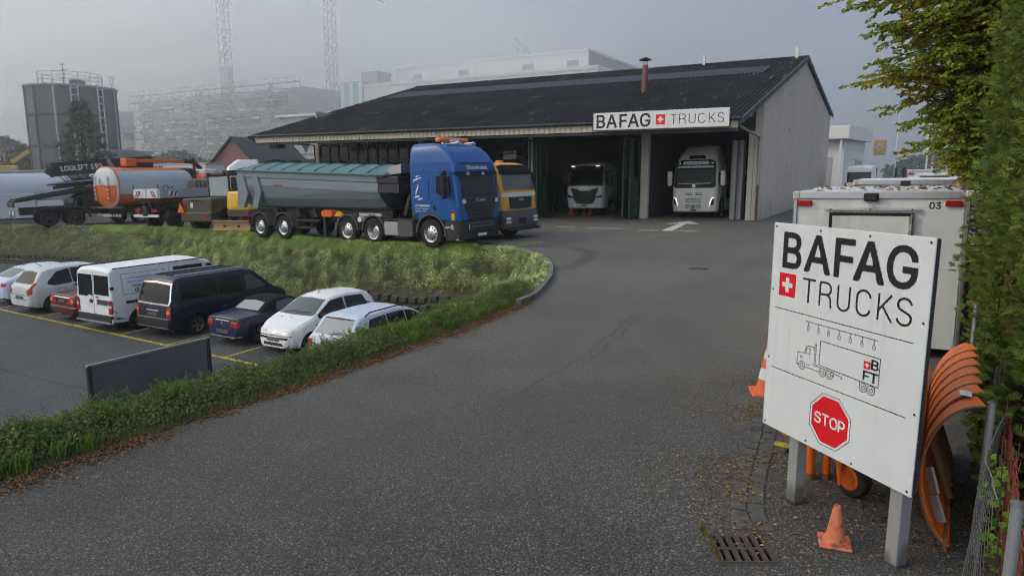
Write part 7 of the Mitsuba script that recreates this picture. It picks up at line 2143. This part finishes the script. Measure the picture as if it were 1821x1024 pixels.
def grass(name, P, h0, h1, base, label, w=.008, lean=.5, bright=None):
    n = len(P); k = clump(P, 1.1, 31)
    col = tone(base, n, .3) * (.7 + .6 * k[:, None])
    m, c = blades(P[:, :3] - [0, 0, .02], rg.uniform(h0, h1, n) * (.6 + .8 * k), col, rg, lean, w)
    single(name, m, 'leaf', label, 'grass', kind='stuff', color=c)


g1 = bank_points(36000, .0, .45, 18, 50)
g1 = g1[(rg.random(len(g1)) < np.clip(1.25 - g1[:, 3] * 1.3, 0, 1)) & (g1[:, 0] < -1.2) & (g1[:, 0] > -25)]
grass('grass', g1, .06, .22, [.34, .50, .08], 'bright grass fringe along the top of the bank by the tipper', .014, .5)
tuft = bank_points(120, .05, .8, .5, 14.5)
tuft = tuft[meshkit.noise(tuft[:, :3] * .9, 6) > .38]
g2 = np.repeat(tuft, 75, 0); g2[:, :2] += rg.normal(size=(len(g2), 2)) * .05
grass('grass_tufts', g2, .08, .27, [.14, .235, .045], 'tufts of longer grass in the creeper strip', .0045, .8)
g3 = bank_points(9000, .0, .2, .5, 18)
grass('grass_edge', g3, .03, .10, [.17, .20, .06], 'short yellowing grass along the edge of the drive', .004, .9)

# ---- fallen leaves
def scatter(P, size, col, name, label, up=.25):
    n = len(P); a = rg.uniform(0, 6.283, n)
    z = zU(P[:, 0], P[:, 1]) + .004 + rg.uniform(0, .012, n)
    N = np.c_[np.cos(a), np.sin(a), rg.uniform(-.02, up, n)]
    m, c = leaf_mesh(np.c_[P[:, :2], z], N, size, col, rg, .5, .35, np.tile([0, 0, 1.0], (n, 1)) + rg.normal(size=(n, 3)) * .3)
    single(name, m, 'litter', label, 'leaves', kind='stuff', color=c)


n = 17000
s = rg.uniform(EDGE_LINE.project(Point(.4, 14)), EDGE_LINE.project(Point(-5.2, 4.6)), n)
q = shapely.line_interpolate_point(EDGE_LINE, s); q2 = shapely.line_interpolate_point(EDGE_LINE, s + .05)
tx, ty = shapely.get_x(q2) - shapely.get_x(q), shapely.get_y(q2) - shapely.get_y(q)
L_ = np.hypot(tx, ty); nx, ny = -ty / L_, tx / L_
w = np.abs(rg.normal(size=n)) * (.10 + .19 * meshkit.noise(np.c_[s * .8, s * 0, s * 0], 3)) - .06
P = np.c_[shapely.get_x(q) + nx * w, shapely.get_y(q) + ny * w]
bad = shapely.contains_xy(BANK.buffer(-.12), P[:, 0], P[:, 1])
P = np.where(bad[:, None], np.c_[shapely.get_x(q) - nx * w, shapely.get_y(q) - ny * w], P)
P = P[meshkit.fbm(np.c_[P * 1.4, P[:, :1] * 0], 3, 12) > rg.uniform(.12, .60, len(P))]; n = len(P)
scatter(P, rg.uniform(.020, .048, n), tone([.21, .115, .060], n, .55), 'leaf_litter', 'rust brown leaf litter along the edge of the drive')
n = 4200
s = rg.uniform(0, GL.length, n) ** 1.0
q = shapely.line_interpolate_point(GL, s)
P = np.c_[shapely.get_x(q), shapely.get_y(q)] + np.c_[rg.normal(size=n) * rg.choice([.07, .35, .9], n, p=[.3, .45, .25]), rg.normal(size=n) * .25]
P = P[meshkit.noise(np.c_[P * 2.2, P[:, :1] * 0], 4) > .42]; n = len(P)
scatter(P, rg.uniform(.018, .042, n), tone([.26, .165, .075], n, .45), 'yellow_leaves', 'dry yellow leaves scattered around the gutter by the sign')
n = 420
P = np.c_[rg.uniform(1.9, 3.4, n), rg.uniform(4.2, 9, n)]
scatter(P, rg.uniform(.02, .045, n), tone([.22, .14, .065], n, .45), 'dry_leaves', 'single dry leaves on the asphalt under the sign')
n = 500
P = np.c_[rg.normal(3.3, .35, n), rg.normal(5.1, .5, n)]
scatter(P, rg.uniform(.03, .06, n), tone([.10, .06, .03], n, .45), 'leaf_heap', 'dark heap of wet leaves below the plough')
n = 90
P = np.c_[rg.normal(1.40, .015, n), rg.uniform(4.25, 4.75, n)]
m, c = blades(np.c_[P, zU(P[:, 0], P[:, 1])], rg.uniform(.02, .07, n), tone([.16, .14, .05], n), rg, .9, .004)
single('weed', m, 'leaf', 'small weeds growing beside the drain grate', 'weeds', kind='stuff', color=c)

# ------------------------------------------------------------------ panel standing in the lower lot
pb = Thing('panel_board', 'grey blank board on two dark posts in the lower parking, seen from behind', 'sign')
p0, p1 = np.array([-9.31, 14.63]), np.array([-7.80, 17.35])
u = (p1 - p0) / np.linalg.norm(p1 - p0)
PBM = np.eye(4); PBM[:3, 0] = [u[0], u[1], 0]; PBM[:3, 1] = [-u[1], u[0], 0]; PBM[:3, 3] = [p0[0], p0[1], LOT]
WL = float(np.linalg.norm(p1 - p0))
M('panel_back', mikit.proc(lambda p, n, uv: mi.Color3f(.92, 1.0, 1.06) * (.13 + .06 * mikit.fbm(p.x * 1.2 + p.y * 1.2, p.y, p.z * 3, 4))), .35, .3, .5)
PBM2 = PBM
pb.m = PBM2
pb.part('board', cb(.06, WL - .06, -.01, .01, -.12, .89, .004), 'panel_back')
pb.part('top_rail', cb(0, WL, -.035, .035, .89, .955, .008), 'alu_dull')
pb.part('bottom_rail', cb(.04, WL - .04, -.03, .03, -.18, -.12, .008), 'dark_steel')
for x in (.0, WL - .09):
    pb.part('post', cb(x, x + .09, -.045, .045, -.3, .93, .008), 'dark_steel')

# ------------------------------------------------------------------ wire fence at the right
FP = [np.array([2.33, 2.98]), np.array([3.14, 4.34]), np.array([3.80, 5.22]), np.array([5.2, 7.6]), np.array([6.4, 9.6])]
fe_ = Thing('wire_fence', 'sagging chain link fence with grey tube posts beside the hedge', 'fence')
for i, p in enumerate(FP):
    h = 1.05
    z = zU(*p)
    pk_ = fe_.part('post', cyl([p[0], p[1], z - .1], [p[0], p[1], z + h], .026, 16), 'galva', smooth=40)
    fe_.part('post_cap', mv(lathe([(.030, 0), (.030, .018), (.001, .026)], 16, 'z'), p[0], p[1], z + h), 'alu_dull', parent=pk_, smooth=40)


def fence_point(s, h):
    """s metres along the fence, h above ground; the net bellies out towards the drive and is crumpled"""
    a, b = FP[0], FP[1]
    d = (FP[2] - FP[0]) / np.linalg.norm(FP[2] - FP[0]); nl = np.array([-d[1], d[0]])
    p = a + d * s
    bul = .07 * math.sin(s * 2.1) + .07 * (1.0 - h) + .05 * (meshkit.noise([[s * 3.1, h * 2.7, 1.0]])[0] - .5)
    p = p + nl * (bul + .02)
    return [p[0], p[1], zU(p[0], p[1]) + .02 + h * .93 + .03 * math.sin(s * 5) * h]


wires = []
ms_, hs_ = 32, 17
S0, S1 = .25, 2.9
grid = np.array([[fence_point(S0 + (S1 - S0) * i / (ms_ * 2), .98 * j / hs_) for j in range(hs_ + 1)] for i in range(ms_ * 2 + 1)])
for i in range(0, ms_ * 2, 1):
    pts_ = np.array([grid[i + (j % 2) if i % 2 == 0 else i + 1 - (j % 2), j] for j in range(hs_ + 1)]) if i < ms_ * 2 else None
    wires.append(tube(pts_, .0016, 4, False))
fe_.part('wire_net', wires, 'grey_plastic', kind='stuff')
fe_.part('top_wire', tube([grid[i, hs_] for i in range(0, ms_ * 2 + 1, 4)], .003, 6), 'galva')
red = []
M('red_wire', (.20, .045, .035), .6, 0, .4)
d = (FP[2] - FP[0]) / np.linalg.norm(FP[2] - FP[0]); nr = np.array([d[1], -d[0]])
for k in range(46):
    s = .15 + k * .058
    b0 = FP[0] + d * (s + rg.normal() * .02) + nr * (.10 + rg.normal() * .02)
    t0 = FP[0] + d * (s + .05 + rg.normal() * .03) + nr * (.04 + rg.normal() * .02)
    z = zU(*b0)
    mid = (b0 + t0) / 2 + rg.normal(size=2) * .02
    red.append(tube([[b0[0], b0[1], z], [mid[0], mid[1], z + .5], [t0[0], t0[1], z + .93]], .0022, 4, False))
for h in np.linspace(.06, .9, 11):
    red.append(tube([[*(FP[0] + d * s + nr * (.09 - .05 * h + .01 * math.sin(7 * s + h * 9))), zU(*FP[0]) + h + .02 * math.sin(s * 4 + h)] for s in np.linspace(.15, 2.8, 14)], .0026, 4, False))
single('red_netting', red, 'red_wire', 'faded red wire netting behind the grey chain link', 'netting', kind='stuff')

# ------------------------------------------------------------------ conifer hedge, hornbeam, vines
HC = [(3.98, 4.25), (4.62, 5.25), (5.32, 6.35), (6.05, 7.5), (6.85, 8.75), (7.65, 10.0)]
hedge = Thing('conifer_hedge', 'tall dense conifer hedge filling the right edge behind the wire fence', 'hedge')
SPR_P, SPR_D, SPR_N = [], [], []
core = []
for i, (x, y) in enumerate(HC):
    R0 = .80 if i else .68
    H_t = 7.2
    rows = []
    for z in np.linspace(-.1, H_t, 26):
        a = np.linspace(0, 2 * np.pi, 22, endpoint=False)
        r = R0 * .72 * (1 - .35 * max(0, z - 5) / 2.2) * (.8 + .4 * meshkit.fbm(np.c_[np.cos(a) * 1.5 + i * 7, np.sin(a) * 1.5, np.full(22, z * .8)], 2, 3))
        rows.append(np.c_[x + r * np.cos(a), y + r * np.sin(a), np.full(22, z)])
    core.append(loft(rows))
    hedge.part('trunk', tube([[x, y, -.1], [x + .05, y, 2], [x, y + .03, 7.0]], [.09, .07, .02], 8), 'bark')
    n = 10500 if i < 4 else 5000
    a = rg.uniform(0, 2 * np.pi, n); z = rg.uniform(.12, H_t, n)
    bump = meshkit.fbm(np.c_[np.cos(a) * 1.7 + i * 5.3, np.sin(a) * 1.7, z * 1.15], 3, 9)
    fine = meshkit.fbm(np.c_[np.cos(a) * 5 + i * 5.3, np.sin(a) * 5, z * 4.2], 2, 19)
    r = R0 * (1 - .4 * np.clip(z - 5, 0, 9) / 2.2) * (.62 + .75 * bump) * (.82 + .36 * fine) - rg.random(n) ** 2 * .16
    keep = (fine > .36) & ((z > .55) | (rg.random(n) < .45))
    P = np.c_[x + r * np.cos(a), y + r * np.sin(a), z][keep]
    D = np.c_[np.cos(a) * .8, np.sin(a) * .8, rg.uniform(-.35, .75, n)][keep]
    SPR_P.append(P); SPR_D.append(D + rg.normal(size=D.shape) * .25)
    SPR_N.append(bump[keep])
hedge.part('light_block_core', core, 'bark')  # dark core added to keep light from passing through the hedge
P, D, B_ = np.vstack(SPR_P), np.vstack(SPR_D), np.hstack(SPR_N)
D /= np.linalg.norm(D, axis=1, keepdims=True)
side_ = np.cross(D, rg.normal(size=D.shape)); side_ /= np.linalg.norm(side_, axis=1, keepdims=True)
n = len(P); L_ = rg.uniform(.05, .11, n)
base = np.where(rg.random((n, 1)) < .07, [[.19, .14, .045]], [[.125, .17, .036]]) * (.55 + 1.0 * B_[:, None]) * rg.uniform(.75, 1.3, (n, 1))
PP, DD, CC, SS = [], [], [], []
for t, s_, l in ((.0, .0, 1.0), (.12, .75, .62), (.12, -.75, .62), (.38, .65, .52), (.38, -.65, .52), (.62, .55, .38), (.62, -.55, .38)):
    PP.append(P + D * (L_ * t)[:, None]); DD.append(D + side_ * s_); SS.append(L_ * l); CC.append(base * (1 + .35 * t))
m, c = leaf_mesh(np.vstack(PP), np.vstack(DD), np.hstack(SS), np.vstack(CC), rg, .24, .15, np.tile(np.cross(D, side_), (7, 1)))
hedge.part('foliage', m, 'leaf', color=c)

# hornbeam reaching over the trailers
tr = Thing('hornbeam_tree', 'broadleaf tree with yellowing layered branches reaching in at the top right', 'tree')
TX, TY = 7.9, 10.6
tr.part('trunk', tube([[TX, TY, -.2], [TX - .05, TY, 2.5], [TX + .1, TY + .1, 6], [TX, TY, 9.5]], [.20, .16, .10, .02], 10), 'bark', smooth=40)
LP, LN, LB = [], [], []
nb = 420
for i in range(nb):
    z0 = 2.45 + 5.2 * (i / nb) + rg.uniform(-.1, .1)
    az = rg.uniform(0, 2 * np.pi)
    if i % 5 < 4: az = math.radians(rg.uniform(150, 262))
    reach = min(.75 + (z0 - 2.4) * 1.0, 2.8, 1.2 + (9.0 - z0) * .9) * rg.uniform(.45, 1.05) * (1 - .42 * max(0.0, -math.sin(az)))
    rise = rg.uniform(-.05, .30)
    t = np.linspace(0, 1, 9)
    bp = np.c_[TX + reach * t * math.cos(az), TY + reach * t * math.sin(az), z0 + reach * (rise * t - .16 * t * t)]
    bp[1:-1, :2] += rg.normal(size=(7, 2)) * .05
    tr.part('branch', tube(bp, np.linspace(.022, .004, 9), 5), 'bark')
    dirx = np.array([math.cos(az), math.sin(az), 0]); sd = np.array([-math.sin(az), math.cos(az), 0])
    for j in range(20):
        f = .2 + .8 * (j + rg.random() * .6) / 20
        b0 = np.array([np.interp(f, t, bp[:, k]) for k in range(3)])
        sg_ = 1 if j % 2 else -1
        ln_ = (.30 + .45 * (1 - f) * min(1, reach / 2.5)) * rg.uniform(.6, 1.2)
        d = dirx * rg.uniform(.5, 1.0) + sd * sg_ * rg.uniform(.4, 1.0) + [0, 0, rg.uniform(-.55, .45)]
        if j == 19: d = dirx + [0, 0, -.1]
        d /= np.linalg.norm(d)
        nl = int(13 + ln_ * 30)
        tt_ = np.linspace(.08, 1, nl)
        q = b0 + tt_[:, None] * d * ln_ + np.c_[np.zeros((nl, 2)), -.10 * tt_ ** 2 * ln_]
        sdir = np.cross(d, [0, 0, 1.0]); sdir /= np.linalg.norm(sdir)
        alt = np.where(np.arange(nl) % 2, 1, -1)[:, None]
        LP.append(q); LN.append(d * .75 + sdir * alt * .8 + np.c_[rg.normal(size=(nl, 2)) * .2, rg.uniform(-.9, .35, nl)])
        LB.append(np.full(nl, f * .6 + .4 * rg.random()))
P, N, B_ = np.vstack(LP), np.vstack(LN), np.hstack(LB); n = len(P)
aut = (meshkit.fbm(P * .9, 3, 41) > .56)[:, None] & (rg.random((n, 1)) < .55)
col = np.where(aut, [[.48, .38, .05]], [[.25, .31, .05]]) * rg.uniform(.6, 1.35, (n, 1))
col = np.where((rg.random((n, 1)) < .05), [[.18, .075, .03]], col)
m, c = leaf_mesh(P, N, rg.uniform(.055, .095, n), col, rg, .62, .22, np.array([-.25, -.35, .8]) + rg.normal(size=(n, 3)) * .75)
tr.part('leaves', m, 'leaf', color=c)


def vine(name, label, stems, size, col):
    t = Thing(name, label, 'vine')
    lp, lnn = [], []
    for st in stems:
        st = np.array(st, float)
        t.part('stem', tube(st, .004, 5), 'bark')
        for a, b in zip(st[:-1], st[1:]):
            k_ = max(2, int(np.linalg.norm(b - a) / .028))
            f = rg.random((k_, 1))
            lp.append(a + (b - a) * f + rg.normal(size=(k_, 3)) * .035); lnn.append(np.c_[rg.normal(-.5, .6, (k_, 2)), rg.uniform(-.9, .2, k_)])
    P, N = np.vstack(lp), np.vstack(lnn); n = len(P)
    # a heart-shaped leaf from three overlapping faces
    d = N / np.linalg.norm(N, axis=1, keepdims=True); s_ = np.cross(d, [.4, .8, .3]); s_ /= np.linalg.norm(s_, axis=1, keepdims=True)
    sz = rg.uniform(*size, n); cl = tone(col, n, .3)
    m, c = leaf_mesh(np.vstack([P] * 3), np.vstack([d, d * .7 + s_ * .6, d * .7 - s_ * .6]), np.hstack([sz, sz * .72, sz * .72]), np.vstack([cl] * 3), rg, .62, .12, np.tile(np.cross(d, s_), (3, 1)))
    t.part('leaves', m, 'leaf', color=c)


fd = lambda s, h, o=-.03: [*(FP[0] + d2 * s + nr * o), zU(*FP[0]) + h]
d2 = (FP[2] - FP[0]) / np.linalg.norm(FP[2] - FP[0])
vine('bindweed', 'light green climbing vine on the wire fence', [[fd(.35, .05), fd(.45, .35), fd(.6, .6), fd(.75, .85), fd(.95, .95)], [fd(.6, .6), fd(.5, .8), fd(.75, 1.0)], [fd(.2, .1), fd(.3, .5), fd(.35, .75)], [fd(.9, .3), fd(1.1, .6), fd(1.3, .95)]], (.035, .062), [.16, .26, .04])
vine('ivy', 'bright ivy leaves hanging out of the conifer hedge', [[[3.62, 5.02, 3.15], [3.5, 4.95, 2.95], [3.42, 5.0, 2.8], [3.3, 4.9, 2.72]], [[3.85, 5.3, 3.5], [3.7, 5.1, 3.25], [3.62, 5.02, 3.1]]], (.06, .10), [.12, .19, .05])
vine('ivy', 'darker ivy climbing the lower conifer hedge beside the fence', [[[3.42, 4.7, .4], [3.5, 4.8, 1.0], [3.55, 4.9, 1.5]], [[3.9, 5.5, .3], [4.0, 5.6, 1.1], [3.95, 5.5, 1.9]], [[3.3, 4.5, .2], [3.38, 4.6, .8]]], (.05, .085), [.075, .13, .03])


# trees in the fog
def fog_tree(x, y, h, w, label, conifer=False, zb=-2.0):
    t = Thing('conifer_tree' if conifer else 'broadleaf_tree', label, 'tree', None)
    t.part('trunk', tube([[x, y, zb], [x, y, zb + h * .9]], [w * .06, w * .01], 7), 'bark')
    n = 2400 if conifer else 5200
    u = rg.random(n)
    if conifer:
        z = zb + h * (.06 + .94 * u); r = w * .5 * (1.02 - u) ** .8 * (.55 + .45 * np.abs(np.sin(u * 34)))
    else:
        z = zb + h * (.12 + .88 * u); r = w * .5 * np.sqrt(np.clip(1 - (2 * u - .9) ** 2 * .95, .02, 1))
    a = rg.uniform(0, 2 * np.pi, n)
    nz = meshkit.fbm(np.c_[np.cos(a) * 2 + x, np.sin(a) * 2, z * .6], 3, 2)
    r = r * (.55 + .8 * nz) * np.sqrt(rg.uniform(.3, 1, n))
    P = np.c_[x + r * np.cos(a), y + r * np.sin(a), z]
    N = np.c_[np.cos(a), np.sin(a), rg.uniform(-.7, .2 if conifer else .8, n)]
    m, c = leaf_mesh(P, N, rg.uniform(.35, .75, n) * (w / 7) ** .5, tone([.10, .115, .085] if conifer else [.045, .062, .028], n) * (.5 + nz[:, None]), rg, .6, .2)
    t.part('crown', m, 'leaf', color=c)


fog_tree(-48.6, 80, 12.6, 8.5, 'dark conifer standing in front of the silo', True)
fog_tree(-72.5, 100, 9.5, 9, 'pale broadleaf tree left of the silo in the fog')
fog_tree(-66, 96, 8.0, 6, 'smaller broadleaf tree close to the left side of the silo')
fog_tree(-56, 118, 8.0, 12, 'low broad tree between the silo and the scaffolding')
fog_tree(-40, 110, 6.6, 9, 'low bush-like tree below the left end of the scaffolding')
fog_tree(-34.5, 96, 6.0, 7, 'round tree behind the pink shed')
fog_tree(58, 150, 9, 22, 'faint wide tree in the fog right of the lamp')
fog_tree(75, 120, 8, 20, 'faint tree in the fog behind the banner poles')
